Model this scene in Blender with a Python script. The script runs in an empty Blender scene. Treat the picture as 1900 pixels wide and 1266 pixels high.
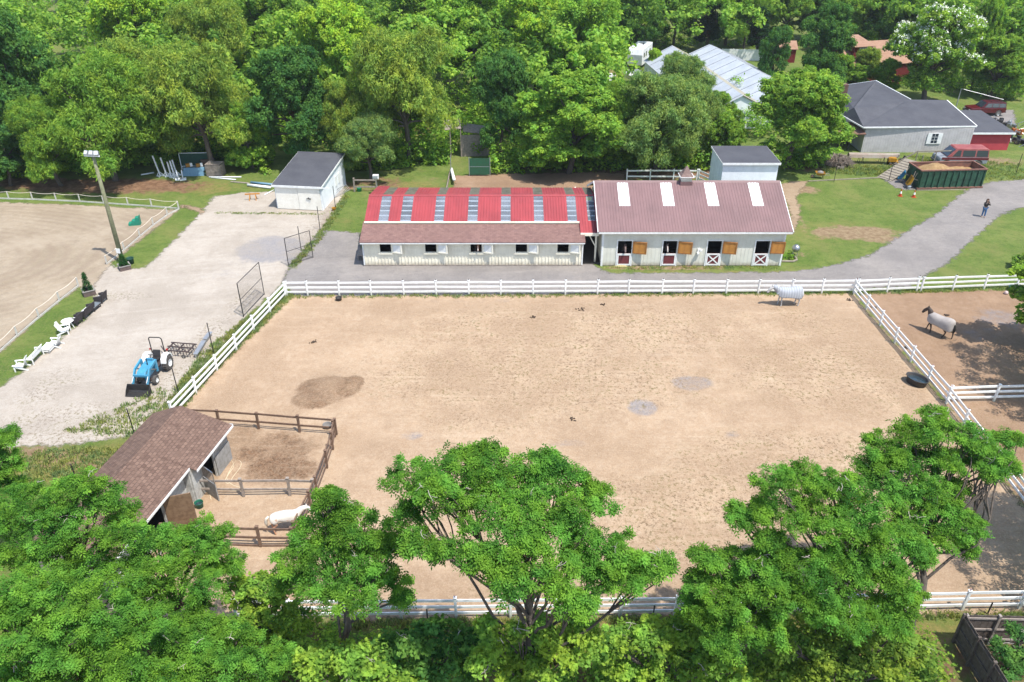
import bpy, bmesh, math, random
import numpy as np
from math import radians as R, sin, cos, tan, pi, atan2
from mathutils import Vector, Matrix
C = bpy.context.scene.collection
# ------------------------------------------------------------------ camera, sky, sun, exposure
TH = R(31.1); F = 1478.0; H = 28.2
cam = bpy.data.objects.new('camera', bpy.data.cameras.new('camera')); C.objects.link(cam)
cam.location = (0, 0, H); cam.rotation_euler = (pi/2-TH, 0, 0)
cam.data.sensor_width = 36; cam.data.lens = F/1900*36; cam.data.clip_end = 3000
bpy.context.scene.camera = cam
SUN = Vector((0.34, -0.30, 1.0)).normalized()
w = bpy.data.worlds.new('World'); bpy.context.scene.world = w; w.use_nodes = True
nt = w.node_tree; bg = nt.nodes['Background']
sky = nt.nodes.new('ShaderNodeTexSky'); sky.sky_type = 'NISHITA'; sky.sun_disc = False
sky.sun_elevation = math.asin(SUN.z); sky.sun_rotation = atan2(SUN.x, SUN.y)
nt.links.new(sky.outputs[0], bg.inputs[0]); bg.inputs[1].default_value = 0.15
sl = bpy.data.lights.new('sun', 'SUN'); sl.energy = 3.5; sl.angle = R(.53); sl.color = (1, .955, .89)
so = bpy.data.objects.new('sun', sl); C.objects.link(so); so.rotation_euler = SUN.to_track_quat('Z', 'Y').to_euler()
vs = bpy.context.scene.view_settings; vs.view_transform = 'Standard'; vs.look = 'None'; vs.exposure = 0.98; vs.gamma = 1
cy = bpy.context.scene.cycles; cy.max_bounces = 7; cy.transparent_max_bounces = 12; cy.diffuse_bounces = 5; cy.use_denoising = True

# ------------------------------------------------------------------ pixel <-> world helpers (photo survey: 1900 x 1266)
def ray(px, py):
    a = (px-950)/F; b = -(py-633)/F
    return Vector((a, cos(TH)+b*sin(TH), -sin(TH)+b*cos(TH)))
def G(px, py, h=0.0):
    r = ray(px, py); t = (h-H)/r.z
    return Vector((r.x*t, r.y*t, h))
def PY(px, py, Y):
    r = ray(px, py); t = Y/r.y
    return Vector((r.x*t, Y, H+r.z*t))
def hgt(base, px, py):
    """height above the ground of what shows at (px,py) over ground point base"""
    return PY(px, py, base.y).z
def scl(y, h=0): return F/(y*cos(TH)+(H-h)*sin(TH))

# ------------------------------------------------------------------ things
def tag(o, label=None, cat=None, group=None, kind=None):
    if label: o['label'] = label
    if cat: o['category'] = cat
    if group: o['group'] = group
    if kind: o['kind'] = kind
    return o
def thing(name, label, cat, loc=(0, 0, 0), rz=0, group=None):
    o = bpy.data.objects.new(name, None); C.objects.link(o); o.location = loc; o.rotation_euler = (0, 0, rz)
    o.empty_display_size = .2
    return tag(o, label, cat, group)
def copy_tree(o, parent=None, label=None, loc=None, rz=None):
    c = o.copy(); C.objects.link(c); c.parent = parent
    if label: c['label'] = label
    if loc is not None: c.location = loc
    if rz is not None: c.rotation_euler = (0, 0, rz)
    for ch in list(o.children): copy_tree(ch, c)
    return c

class MB:
    def __init__(s): s.v = []; s.f = []
    def add(s, vs, fs):
        n = len(s.v); s.v += [tuple(v) for v in vs]; s.f += [tuple(i+n for i in f) for f in fs]; return s
    def box(s, x0, x1, y0, y1, z0, z1, M=None):
        vs = [Vector((x, y, z)) for z in (z0, z1) for x, y in ((x0, y0), (x1, y0), (x1, y1), (x0, y1))]
        if M is not None: vs = [M @ v for v in vs]
        return s.add(vs, [(3, 2, 1, 0), (4, 5, 6, 7), (0, 1, 5, 4), (1, 2, 6, 5), (2, 3, 7, 6), (3, 0, 4, 7)])
    def beam(s, a, b, w, h, up=(0, 0, 1)):
        """box from a to b, cross-section w wide and h high"""
        a = Vector(a); b = Vector(b); d = (b-a)
        if d.length < 1e-6: return s
        d.normalize(); u = Vector(up)
        if abs(d.dot(u)) > .99: u = Vector((0, 1, 0))
        r = d.cross(u).normalized(); u = r.cross(d).normalized()
        vs = [p+r*(sx*w/2)+u*(sz*h/2) for p in (a, b) for sx, sz in ((-1, -1), (1, -1), (1, 1), (-1, 1))]
        return s.add(vs, [(0, 1, 2, 3), (7, 6, 5, 4), (0, 4, 5, 1), (1, 5, 6, 2), (2, 6, 7, 3), (3, 7, 4, 0)])
    def tube(s, pts, r, n=8, cap=True):
        pts = [Vector(p) for p in pts]
        rs = r if isinstance(r, (list, tuple)) else [r]*len(pts)
        n0 = len(s.v); prev = None
        for i, p in enumerate(pts):
            d = (pts[min(i+1, len(pts)-1)]-pts[max(i-1, 0)]).normalized()
            if prev is None:
                u = d.orthogonal().normalized()
            else:
                u = (prev-d*prev.dot(d)).normalized()
            prev = u; w_ = d.cross(u)
            for k in range(n):
                a = 2*pi*k/n
                s.v.append(tuple(p+(u*cos(a)+w_*sin(a))*rs[i]))
        for i in range(len(pts)-1):
            for k in range(n):
                a = n0+i*n+k; b = n0+i*n+(k+1) % n
                s.f.append((a, b, b+n, a+n))
        if cap:
            s.f.append(tuple(n0+k for k in reversed(range(n)))); s.f.append(tuple(n0+(len(pts)-1)*n+k for k in range(n)))
        return s
    def lathe(s, prof, n=20, o=(0, 0, 0), sx=1, sy=1, M=None, cap=True):
        """prof: list of (r,z)"""
        n0 = len(s.v)
        for r_, z in prof:
            for k in range(n):
                v = Vector((o[0]+r_*cos(2*pi*k/n)*sx, o[1]+r_*sin(2*pi*k/n)*sy, o[2]+z))
                s.v.append(tuple(M @ v if M is not None else v))
        for i in range(len(prof)-1):
            for k in range(n):
                a = n0+i*n+k; b = n0+i*n+(k+1) % n
                s.f.append((a, b, b+n, a+n))
        if cap: s.f.append(tuple(n0+k for k in reversed(range(n)))); s.f.append(tuple(n0+(len(prof)-1)*n+k for k in range(n)))
        return s
    def prism(s, poly, a, b, axis='y'):
        """poly in (x,z) extruded a..b along y, or (y,z) along x, or (x,y) along z"""
        def P(p, t):
            return {'y': (p[0], t, p[1]), 'x': (t, p[0], p[1]), 'z': (p[0], p[1], t)}[axis]
        n = len(poly)
        vs = [P(p, a) for p in poly]+[P(p, b) for p in poly]
        return s.add(vs, [tuple(range(n)), tuple(reversed(range(n, 2*n)))]+[(i, i+n, (i+1) % n+n, (i+1) % n) for i in range(n)])
    def quad(s, *p): return s.add(p, [tuple(range(len(p)))])
    def build(s, name, m, parent=None, loc=None, rz=0, smooth=False, bevel=0):
        me = bpy.data.meshes.new(name); me.from_pydata(s.v, [], s.f)
        bm = bmesh.new(); bm.from_mesh(me); bmesh.ops.recalc_face_normals(bm, faces=bm.faces); bm.to_mesh(me); bm.free()
        if smooth:
            me.polygons.foreach_set('use_smooth', [True]*len(me.polygons))
        me.materials.append(m)
        o = bpy.data.objects.new(name, me); C.objects.link(o)
        if parent: o.parent = parent
        if loc is not None: o.location = loc; o.rotation_euler = (0, 0, rz)
        if bevel:
            b = o.modifiers.new('b', 'BEVEL'); b.width = bevel; b.segments = 2; b.limit_method = 'ANGLE'
        return o
def slab(mb, p, q, r_, s_, t):
    """thick sheet through four corners, thickness t downwards along the normal"""
    P = [Vector(x) for x in (p, q, r_, s_)]; n = (P[1]-P[0]).cross(P[3]-P[0]).normalized()
    if n.z < 0: n = -n
    lo = [x-n*t for x in P]
    mb.add(P+lo, [(0, 1, 2, 3), (7, 6, 5, 4), (0, 4, 5, 1), (1, 5, 6, 2), (2, 6, 7, 3), (3, 7, 4, 0)])

# ------------------------------------------------------------------ materials
def lin(c): return tuple(((x/255)/12.92 if x <= 10 else ((x/255+.055)/1.055)**2.4) for x in c)
def alb(r, g, b, k=.49):
    """albedo of a surface seen as this sRGB colour in full sun"""
    return tuple(min(.9, x*k) for x in lin((r, g, b)))
class NT:
    def __init__(s, name):
        s.m = bpy.data.materials.new(name); s.m.use_nodes = True; s.t = s.m.node_tree; s.t.nodes.clear()
        s.out = s.n('ShaderNodeOutputMaterial')
    def n(s, t, **kw):
        x = s.t.nodes.new(t)
        for k, v in kw.items():
            if k.startswith('i_'):
                k = k[2:]; x.inputs[int(k) if k.isdigit() else k.replace('_', ' ')].default_value = v
            else: setattr(x, k, v)
        return x
    def l(s, a, b): s.t.links.new(a, b); return b
    def noise(s, scale, detail=4, rough=.6, co=None, dist=0):
        x = s.n('ShaderNodeTexNoise'); x.inputs['Scale'].default_value = scale; x.inputs['Detail'].default_value = detail
        x.inputs['Roughness'].default_value = rough; x.inputs['Distortion'].default_value = dist
        if co: s.l(co, x.inputs['Vector'])
        return x.outputs['Fac']
    def ramp(s, fac, a, b, lo=0., hi=1.):
        x = s.n('ShaderNodeMapRange'); x.interpolation_type = 'SMOOTHSTEP'
        s.l(fac, x.inputs[0]); x.inputs[1].default_value = a; x.inputs[2].default_value = b; x.inputs[3].default_value = lo; x.inputs[4].default_value = hi
        return x.outputs[0]
    def math(s, op, a, b=0., c=0.):
        x = s.n('ShaderNodeMath', operation=op)
        for i, v in enumerate((a, b, c)):
            if isinstance(v, (int, float)): x.inputs[i].default_value = v
            else: s.l(v, x.inputs[i])
        return x.outputs[0]
    def mix(s, fac, a, b, mode='MIX'):
        x = s.n('ShaderNodeMix', data_type='RGBA', blend_type=mode)
        for i, v in ((0, fac), (6, a), (7, b)):
            if isinstance(v, (int, float)): x.inputs[i].default_value = v
            elif isinstance(v, tuple): x.inputs[i].default_value = (*v, 1) if len(v) == 3 else v
            else: s.l(v, x.inputs[i])
        return x.outputs[2]
    def co(s, kind='Object'): return s.n('ShaderNodeTexCoord').outputs[kind]
    def attr(s, name): return s.n('ShaderNodeAttribute', attribute_name=name).outputs['Fac']
    def bump(s, h, strength=.3, dist=.02):
        x = s.n('ShaderNodeBump'); x.inputs['Strength'].default_value = strength; x.inputs['Distance'].default_value = dist
        s.l(h, x.inputs['Height']); return x.outputs[0]
    def prin(s, col, rough=.8, metal=0., bump=None, spec=.3, alpha=None):
        p = s.n('ShaderNodeBsdfPrincipled'); p.inputs['Metallic'].default_value = metal
        p.inputs['Specular IOR Level'].default_value = spec
        if isinstance(rough, (int, float)): p.inputs['Roughness'].default_value = rough
        else: s.l(rough, p.inputs['Roughness'])
        if isinstance(col, tuple): p.inputs['Base Color'].default_value = (*col[:3], 1)
        else: s.l(col, p.inputs['Base Color'])
        if bump is not None: s.l(bump, p.inputs['Normal'])
        if alpha is not None: s.l(alpha, p.inputs['Alpha'])
        s.l(p.outputs[0], s.out.inputs[0]); return s.m
_mc = {}
def M(name, c, c2=None, scale=3., rough=.75, metal=0., bump=.0, spec=.3, bscale=None):
    """weathered paint / wood / metal: two tones broken up by noise on two scales"""
    if name in _mc: return _mc[name]
    t = NT(name); co = t.co()
    c2 = c2 or tuple(x*.78 for x in c)
    a = t.noise(scale, 6, .65, co); f = t.ramp(a, .35, .68)
    col = t.mix(f, c, c2)
    g = t.noise(scale*7, 3, .6, co); col = t.mix(t.ramp(g, .3, .75, 0, .22), col, tuple(x*.55 for x in c))
    b = t.bump(t.noise(bscale or scale*10, 4, .6, co), bump, .02) if bump else None
    _mc[name] = t.prin(col, rough, metal, b, spec); return _mc[name]

def soiled(name, c, c2, scale=1.2, rough=.8, z0=.0, z1=.5, dirt=(.30, .25, .17), amt=.75, streak=0.):
    """paint with splash dirt and green staining near the ground (z of the thing) and faint vertical runs"""
    t = NT(name); co = t.co(); a = t.noise(scale, 6, .65, co); col = t.mix(t.ramp(a, .35, .68), c, c2)
    sx = t.n('ShaderNodeSeparateXYZ'); t.l(co, sx.inputs[0])
    low = t.ramp(t.math('ADD', sx.outputs[2], t.math('MULTIPLY', t.math('SUBTRACT', t.noise(3.5, 5, .7, co), .5), .5)), z0, z1, 1, 0)
    col = t.mix(t.math('MULTIPLY', low, amt), col, dirt)
    mp = t.n('ShaderNodeMapping'); t.l(co, mp.inputs[0]); mp.inputs['Scale'].default_value = (5, 5, .35)
    col = t.mix(t.ramp(t.noise(1.5, 5, .7, mp.outputs[0]), .52, .72, 0, .22+streak), col, tuple(x*.55 for x in c))
    m = t.prin(col, rough, 0, None, .3); _mc[name] = m; return m
def metal_roof(name, c, c2, rust=(.22, .12, .07), fade=None, amt=.4):
    """ribbed sheet: sun-faded bands, grime running down the slope, lap joints and a little rust"""
    t = NT(name); co = t.co(); col = t.mix(t.ramp(t.noise(.45, 5, .6, co), .35, .65), c, c2)
    mp = t.n('ShaderNodeMapping'); t.l(co, mp.inputs[0]); mp.inputs['Scale'].default_value = (3.5, .25, .25)
    st = t.noise(1.3, 6, .72, mp.outputs[0])
    col = t.mix(t.ramp(st, .48, .70, 0, amt), col, tuple(x*.6 for x in c)); col = t.mix(t.ramp(st, .28, .44, amt, 0), col, fade or tuple(min(.9, x*1.35+.03) for x in c))
    col = t.mix(t.ramp(t.noise(6, 6, .8, co), .63, .72, 0, .55), col, rust)
    m = t.prin(col, .55, 0, None, .4); _mc[name] = m; return m
def shingle(name, c1, c2, c3, bw=.3, bh=.14, mortar=.008):
    t = NT(name); co = t.co()
    br = t.n('ShaderNodeTexBrick'); t.l(co, br.inputs['Vector'])
    br.inputs['Scale'].default_value = 1; br.inputs['Brick Width'].default_value = bw; br.inputs['Row Height'].default_value = bh
    br.inputs['Mortar Size'].default_value = mortar; br.inputs['Mortar Smooth'].default_value = .3
    br.inputs['Color1'].default_value = (*c1, 1); br.inputs['Color2'].default_value = (*c2, 1); br.inputs['Mortar'].default_value = (*[x*.45 for x in c1], 1)
    v = t.n('ShaderNodeTexVoronoi'); v.inputs['Scale'].default_value = 5; t.l(co, v.inputs['Vector'])
    col = t.mix(t.ramp(v.outputs['Color'], .3, .8, 0, .3), br.outputs['Color'], c3)
    col = t.mix(t.ramp(t.noise(.6, 5, .6, co), .35, .7, 0, .4), col, tuple(x*.7 for x in c1))
    return t.prin(col, .92, 0, t.bump(br.outputs['Fac'], .5, -.01), .2)
# ------------------------------------------------------------------ ground sheets
def hull_pts(pix): return np.array([[*G(x, y).xy] for x, y in pix])
def sdist(P, poly):
    """signed distance of points P (N,2) to polygon, positive inside"""
    n = len(poly); d = np.full(len(P), 1e9); inside = np.zeros(len(P), bool)
    for i in range(n):
        a = poly[i]; b = poly[(i+1) % n]; e = b-a; L = max(e@e, 1e-9)
        t = np.clip(((P-a)@e)/L, 0, 1); q = a+t[:, None]*e
        d = np.minimum(d, np.hypot(*(P-q).T))
        c = ((a[1] > P[:, 1]) != (b[1] > P[:, 1])) & (P[:, 0] < (b[0]-a[0])*(P[:, 1]-a[1])/(b[1]-a[1]+1e-12)+a[0])
        inside ^= c
    return np.where(inside, d, -d)
def blobs(P, items):
    """soft ellipses given in photo pixels (cx,cy,rx,ry,strength) on the ground"""
    out = np.zeros(len(P))
    for cx, cy, rx, ry, k in items:
        c = G(cx, cy); X = abs(G(cx+rx, cy).x-c.x); Y = abs(G(cx, cy-ry).y-G(cx, cy+ry).y)/2
        r = np.hypot((P[:, 0]-c.x)/X, (P[:, 1]-c.y)/Y)
        out = np.maximum(out, k*np.clip(1.5-r, 0, 1))
    return out
def sheet(name, xs, ys, z, m, attrs, keep=None, zfun=None):
    X, Y = np.meshgrid(xs, ys); P = np.stack([X.ravel(), Y.ravel()], 1)
    nx, ny = len(xs), len(ys)
    i = (np.arange(ny-1)[:, None]*nx+np.arange(nx-1)[None, :]).ravel()
    q = np.stack([i, i+1, i+nx+1, i+nx], 1)
    if keep is not None:
        k = keep(P); q = q[k[q].any(1)]
        used = np.unique(q); re = np.full(len(P), -1); re[used] = np.arange(len(used)); q = re[q]; P = P[used]
    Z = np.full(len(P), z) if zfun is None else z+zfun(P)
    me = bpy.data.meshes.new(name); me.vertices.add(len(P)); me.vertices.foreach_set('co', np.column_stack([P, Z]).astype(np.float32).ravel())
    me.loops.add(q.size); me.loops.foreach_set('vertex_index', q.astype(np.int32).ravel())
    me.polygons.add(len(q)); me.polygons.foreach_set('loop_start', (np.arange(len(q))*4).astype(np.int32)); me.update(calc_edges=True)
    for an, fn in attrs.items():
        a = me.attributes.new(an, 'FLOAT', 'POINT'); a.data.foreach_set('value', fn(P).astype(np.float32))
    me.materials.append(m); o = bpy.data.objects.new(name, me); C.objects.link(o); o['kind'] = 'structure'
    return o
def area(name, pix, z, m, step=.35, attrs=None, margin=.9, zfun=None):
    poly = hull_pts(pix); lo = poly.min(0)-margin; hi = poly.max(0)+margin
    at = {'edge': lambda P: sdist(P, poly)}; at.update(attrs or {})
    return sheet(name, np.arange(lo[0], hi[0]+step, step), np.arange(lo[1], hi[1]+step, step), z, m, at, keep=lambda P: sdist(P, poly) > -margin, zfun=zfun)
def edge_alpha(t, co, amp=.8, soft=.22, scale=1.3):
    n = t.noise(scale, 6, .7, co)
    d = t.math('ADD', t.attr('edge'), t.math('MULTIPLY', t.math('SUBTRACT', n, .5), amp*2))
    return t.ramp(d, -soft, soft)

# lawn / forest floor
def mat_ground():
    t = NT('grass_ground'); co = t.co()
    g1 = alb(112, 148, 58); g2 = alb(146, 168, 82); g3 = alb(86, 124, 46)
    c = t.mix(t.ramp(t.noise(.35, 6, .62, co), .35, .65), g1, g2)
    c = t.mix(t.ramp(t.noise(1.6, 6, .7, co), .42, .7, 0, .8), c, g3)
    c = t.mix(t.ramp(t.noise(.22, 7, .7, co), .48, .66, 0, .55), c, alb(168, 168, 98))
    c = t.mix(t.ramp(t.noise(7, 5, .75, co), .42, .66, 0, .6), c, alb(170, 168, 104))
    n = t.noise(.9, 7, .72, co)
    def over(c, name, col, lo, hi, amp=1.):
        f = t.math('ADD', t.attr(name), t.math('MULTIPLY', t.math('SUBTRACT', n, .5), amp))
        return t.mix(t.ramp(f, lo, hi), c, col)
    dry = t.mix(t.ramp(t.noise(3, 5, .7, co), .35, .65), alb(186, 170, 104), alb(150, 152, 84))
    c = over(c, 'dry', dry, .35, .85, 1.5)
    bare = t.mix(t.ramp(t.noise(2.2, 6, .7, co), .35, .65), alb(205, 180, 142), alb(170, 140, 108))
    c = over(c, 'bare', bare, .4, .75, 1.5)
    mul = t.mix(t.ramp(t.noise(1.5, 7, .75, co), .35, .62), alb(194, 154, 122), alb(146, 112, 86))
    c = over(c, 'mulch', mul, .35, .7, 1.5)
    c = t.mix(t.ramp(t.noise(26, 3, .8, co), .35, .75, 0, .45), c, t.mix(1., c, (.35, .37, .33), 'MULTIPLY'))
    return t.prin(c, .95, 0, t.bump(t.noise(14, 5, .8, co), .9, .08), .15)
xs = np.concatenate([-np.geomspace(900, 75, 14)[:-1], np.arange(-75, 90, .5), np.geomspace(90, 900, 14)])
ys = np.concatenate([np.array([-200, -60, -10, 5]), np.arange(10, 190, .5), np.geomspace(190, 1600, 14)])
def g_bare(P):
    b = blobs(P, [(1585, 432, 95, 14, .9), (1640, 445, 60, 8, .7), (1480, 470, 30, 10, .5), (1240, 497, 160, 6, .7), (1620, 318, 120, 5, .3),
                  (1850, 300, 60, 10, .7), (60, 850, 140, 22, .85), (200, 862, 70, 20, .7), (600, 400, 14, 30, .55), (628, 372, 10, 14, .6),
                  (380, 640, 20, 70, .3), (300, 745, 60, 20, .4), (1850, 1215, 60, 26, .8), (1800, 1180, 40, 12, .5), (800, 335, 70, 10, .4), (1140, 130, 30, 12, .5),
                  (1480, 352, 45, 9, .9), (1478, 400, 14, 40, .55), (950, 1158, 400, 12, .45), (600, 1160, 200, 12, .45)])
    return b
def g_dry(P):
    return blobs(P, [(390, 350, 60, 14, .75), (330, 350, 80, 12, .5), (470, 350, 40, 10, .5), (100, 860, 220, 36, .95), (250, 800, 90, 50, .6), (440, 650, 25, 90, .5),
                     (360, 730, 60, 60, .5), (1560, 430, 150, 26, .55), (1130, 120, 40, 22, .9), (770, 345, 60, 12, .7), (1600, 300, 120, 16, .6), (1700, 400, 90, 30, .35),
                     (1180, 505, 500, 5, .6), (1150, 1160, 900, 20, .9), (1800, 1180, 130, 22, .9), (640, 410, 30, 10, .5), (780, 240, 60, 20, .8), (1800, 470, 120, 20, .35),
                     (930, 215, 60, 20, .6), (120, 600, 40, 20, .45), (320, 430, 40, 16, .4), (1060, 323, 200, 6, .5)])
def g_mulch(P):
    far = np.clip((P[:, 1]-84)/6, 0, 1)*.36
    lawn = blobs(P, [(1560, 330, 260, 60, 1), (1860, 200, 120, 60, 1.), (1135, 120, 50, 26, 1.), (780, 240, 60, 30, 1), (1400, 105, 60, 20, .8)])
    near = np.clip((24.5-P[:, 1])/3, 0, 1)*.6
    b = blobs(P, [(200, 345, 190, 14, .95), (60, 340, 100, 12, .8), (330, 352, 60, 8, .6), (620, 345, 90, 12, .6), (700, 340, 60, 14, .6), (1240, 322, 160, 12, .9), (1500, 310, 60, 12, .6), (1010, 315, 90, 8, .5)])
    return np.maximum(b, np.maximum((far-lawn).clip(0, 1), near))
gm = mat_ground()
sheet('ground', xs, ys, 0, gm, {'bare': g_bare, 'dry': g_dry, 'mulch': g_mulch})

def mat_sand(name, c1, c2, c3, tracks=None, weeds=False, ruts=None, worn=False):
    t = NT(name); co = t.co()
    c = t.mix(t.ramp(t.noise(.28, 7, .62, co), .32, .68), c1, c2)
    c = t.mix(t.ramp(t.noise(2.4, 6, .7, co), .38, .7, 0, .6), c, c3)
    nn = t.noise(.8, 7, .74, co)
    def over(c, a, col, lo=.35, hi=.8, amp=1.1, k=1.):
        f = t.math('ADD', t.attr(a), t.math('MULTIPLY', t.math('SUBTRACT', nn, .5), amp))
        return t.mix(t.ramp(f, lo, hi, 0, k), c, col)
    c = over(c, 'grey', t.mix(t.ramp(t.noise(3, 5, .7, co), .35, .65), alb(160, 160, 168), alb(182, 178, 178)), .25, .6, .9, .9)
    c = over(c, 'brown', t.mix(t.ramp(t.noise(4, 6, .7, co), .4, .6), alb(152, 114, 84), alb(112, 82, 58)), .35, .75, .9)
    if weeds:
        # small tufts of grass scattered through the dirt
        sp = t.ramp(t.noise(4.6, 6, .8, co), .50, .60)
        f = t.math('MULTIPLY', sp, t.ramp(t.math('ADD', t.attr('weed'), t.math('MULTIPLY', t.math('SUBTRACT', nn, .5), .9)), .1, .6, 0, 1.))
        c = t.mix(f, c, t.mix(t.ramp(t.noise(.7, 4, .6, co), .4, .6), alb(142, 130, 76), alb(128, 104, 72)))
    if worn:
        e_ = t.math('ADD', t.attr('edge'), t.math('MULTIPLY', t.math('SUBTRACT', t.noise(.5, 4, .6, co), .5), 3.))
        band = t.math('MULTIPLY', t.ramp(e_, .4, 1.2), t.ramp(e_, 2.2, 3.2, 1, 0)); c = t.mix(t.math('MULTIPLY', band, .45), c, tuple(x*.80 for x in c2))
        mp = t.n('ShaderNodeMapping'); t.l(co, mp.inputs[0]); mp.inputs['Rotation'].default_value = (0, 0, .35); mp.inputs['Scale'].default_value = (.12, 2.2, 1)
        c = t.mix(t.ramp(t.noise(1.1, 5, .65, mp.outputs[0], .6), .54, .68, 0, .3), c, tuple(min(.9, x*1.12) for x in c3))
        vo = t.n('ShaderNodeTexVoronoi'); vo.inputs['Scale'].default_value = 2.6; t.l(co, vo.inputs['Vector'])
        hoof = t.math('MULTIPLY', t.ramp(vo.outputs['Distance'], .10, .2, 1, 0), t.ramp(t.noise(.35, 5, .7, co), .45, .6)); c = t.mix(t.math('MULTIPLY', hoof, .45), c, tuple(x*.62 for x in c2))
    pit = t.noise(7, 5, .75, co)
    c = t.mix(t.ramp(pit, .52, .72, 0, .32), c, tuple(x*.55 for x in c2))
    c = t.mix(t.ramp(t.noise(26, 3, .8, co), .42, .66, 0, .3), c, tuple(x*.5 for x in c3))
    c = t.mix(t.ramp(t.noise(.16, 7, .75, co), .42, .62, 0, .7), c, tuple(x*.80 for x in c2))
    c = t.mix(t.ramp(t.noise(.7, 7, .78, co), .50, .68, 0, .5), c, tuple(x*.74 for x in c2))
    c = t.mix(t.ramp(t.noise(11, 5, .8, co), .42, .66, 0, .28), c, tuple(min(.85, x*1.25) for x in c3))
    h = pit
    if ruts:
        a_ = atan2(ruts[1], ruts[0]); mp = t.n('ShaderNodeMapping', vector_type='TEXTURE'); t.l(co, mp.inputs[0]); mp.inputs['Rotation'].default_value = (0, 0, a_); mp.inputs['Scale'].default_value = (14, .9, 1)
        rn = t.noise(1.2, 5, .6, mp.outputs[0], 1.2); c = t.mix(t.ramp(rn, .50, .70, 0, .20), c, tuple(x*.72 for x in c2)); c = t.mix(t.ramp(rn, .3, .42, .2, 0), c, tuple(min(.9, x*1.15) for x in c3))
    if tracks:
        cx, cy, sc = tracks
        mp = t.n('ShaderNodeMapping'); t.l(co, mp.inputs[0]); mp.inputs['Location'].default_value = (-cx, -cy, 0)
        mp2 = t.n('ShaderNodeMapping'); t.l(mp.outputs[0], mp2.inputs[0]); mp2.inputs['Scale'].default_value = (.72, 1.25, 1)
        wv = t.n('ShaderNodeTexWave', wave_type='RINGS', rings_direction='Z'); t.l(mp2.outputs[0], wv.inputs['Vector'])
        wv.inputs['Scale'].default_value = sc; wv.inputs['Distortion'].default_value = 9; wv.inputs['Detail'].default_value = 3; wv.inputs['Detail Scale'].default_value = .12
        wv.inputs['Detail Roughness'].default_value = .65
        k = t.math('MULTIPLY', t.ramp(wv.outputs['Fac'], .1, .95, 0, .30), t.ramp(t.noise(.16, 3, .6, co), .35, .6))
        c = t.mix(k, c, alb(176, 154, 134))
        h = t.math('ADD', h, t.math('MULTIPLY', wv.outputs['Fac'], .6))
    return t, t.prin(c, .95, 0, t.bump(h, .7, .06), .12, edge_alpha(t, co))
zero = lambda P: np.zeros(len(P))
# sand riding arena
ac = G(60, 470)
_, am = mat_sand('arena_sand', alb(212, 194, 168), alb(194, 174, 146), alb(220, 204, 180), tracks=(ac.x-10, ac.y-2, .35))
area('arena', [(-500, 368), (-100, 372), (0, 376), (150, 381), (330, 390), (314, 405), (260, 446), (205, 490), (196, 500), (170, 535), (146, 533), (110, 558), (72, 590), (32, 625), (-60, 700), (-300, 880), (-700, 1000)], .012, am,
     attrs={'grey': zero, 'brown': lambda P: blobs(P, [(-40, 560, 60, 200, .4)]), 'weed': zero})
# gravel yard
_, lm = mat_sand('yard_gravel', alb(230, 217, 200), alb(214, 200, 182), alb(236, 226, 212), weeds=True, ruts=(1., .22))
area('gravel_yard', [(376, 393), (396, 366), (450, 358), (505, 356), (560, 350), (640, 350), (636, 372), (600, 420), (560, 470), (540, 490), (524, 528), (470, 575), (435, 622), (400, 672), (345, 730), (262, 806), (120, 826), (0, 830), (-300, 860),
     (-200, 800), (-60, 745), (0, 718), (45, 688), (100, 640), (150, 600), (182, 566), (176, 548), (160, 520), (196, 492), (235, 500), (270, 497), (290, 480), (330, 440)], .008, lm,
     attrs={'grey': lambda P: blobs(P, [(505, 462, 58, 22, 1.05), (560, 480, 30, 16, .8), (430, 500, 60, 40, .3)]),
            'brown': lambda P: blobs(P, [(610, 400, 18, 34, .55), (440, 560, 30, 30, .35), (40, 400, 1, 1, 0), (380, 640, 20, 30, .3)]),
            'weed': lambda P: blobs(P, [(200, 790, 180, 40, .9), (90, 720, 60, 40, .5), (370, 670, 40, 90, .8), (300, 750, 60, 50, .9), (450, 560, 24, 30, .7), (230, 550, 60, 8, .8), (600, 420, 30, 40, .6)])})
# stone driveway
_, dm = mat_sand('driveway_stone', alb(184, 176, 168), alb(166, 160, 156), alb(196, 188, 180), ruts=(1., .12))
area('driveway', [(522, 527), (540, 492), (562, 468), (596, 428), (640, 430), (668, 434), (672, 480), (900, 482), (1090, 482), (1104, 495), (1130, 508), (1470, 505), (1540, 494), (1610, 476), (1680, 432), (1740, 396), (1796, 352), (1840, 338), (2050, 322), (2300, 318), (2300, 360), (2000, 376),
     (1890, 386), (1850, 402), (1800, 448), (1760, 488), (1716, 512), (1690, 532), (1500, 540), (900, 548), (540, 551)], .016, dm,
     attrs={'grey': zero, 'brown': lambda P: blobs(P, [(1560, 520, 200, 12, .25)]), 'weed': zero})
area('parking_apron', [(1790, 200), (1880, 205), (1885, 232), (1840, 240), (1788, 232)], .012, dm, attrs={'grey': zero, 'brown': zero, 'weed': zero})
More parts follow.
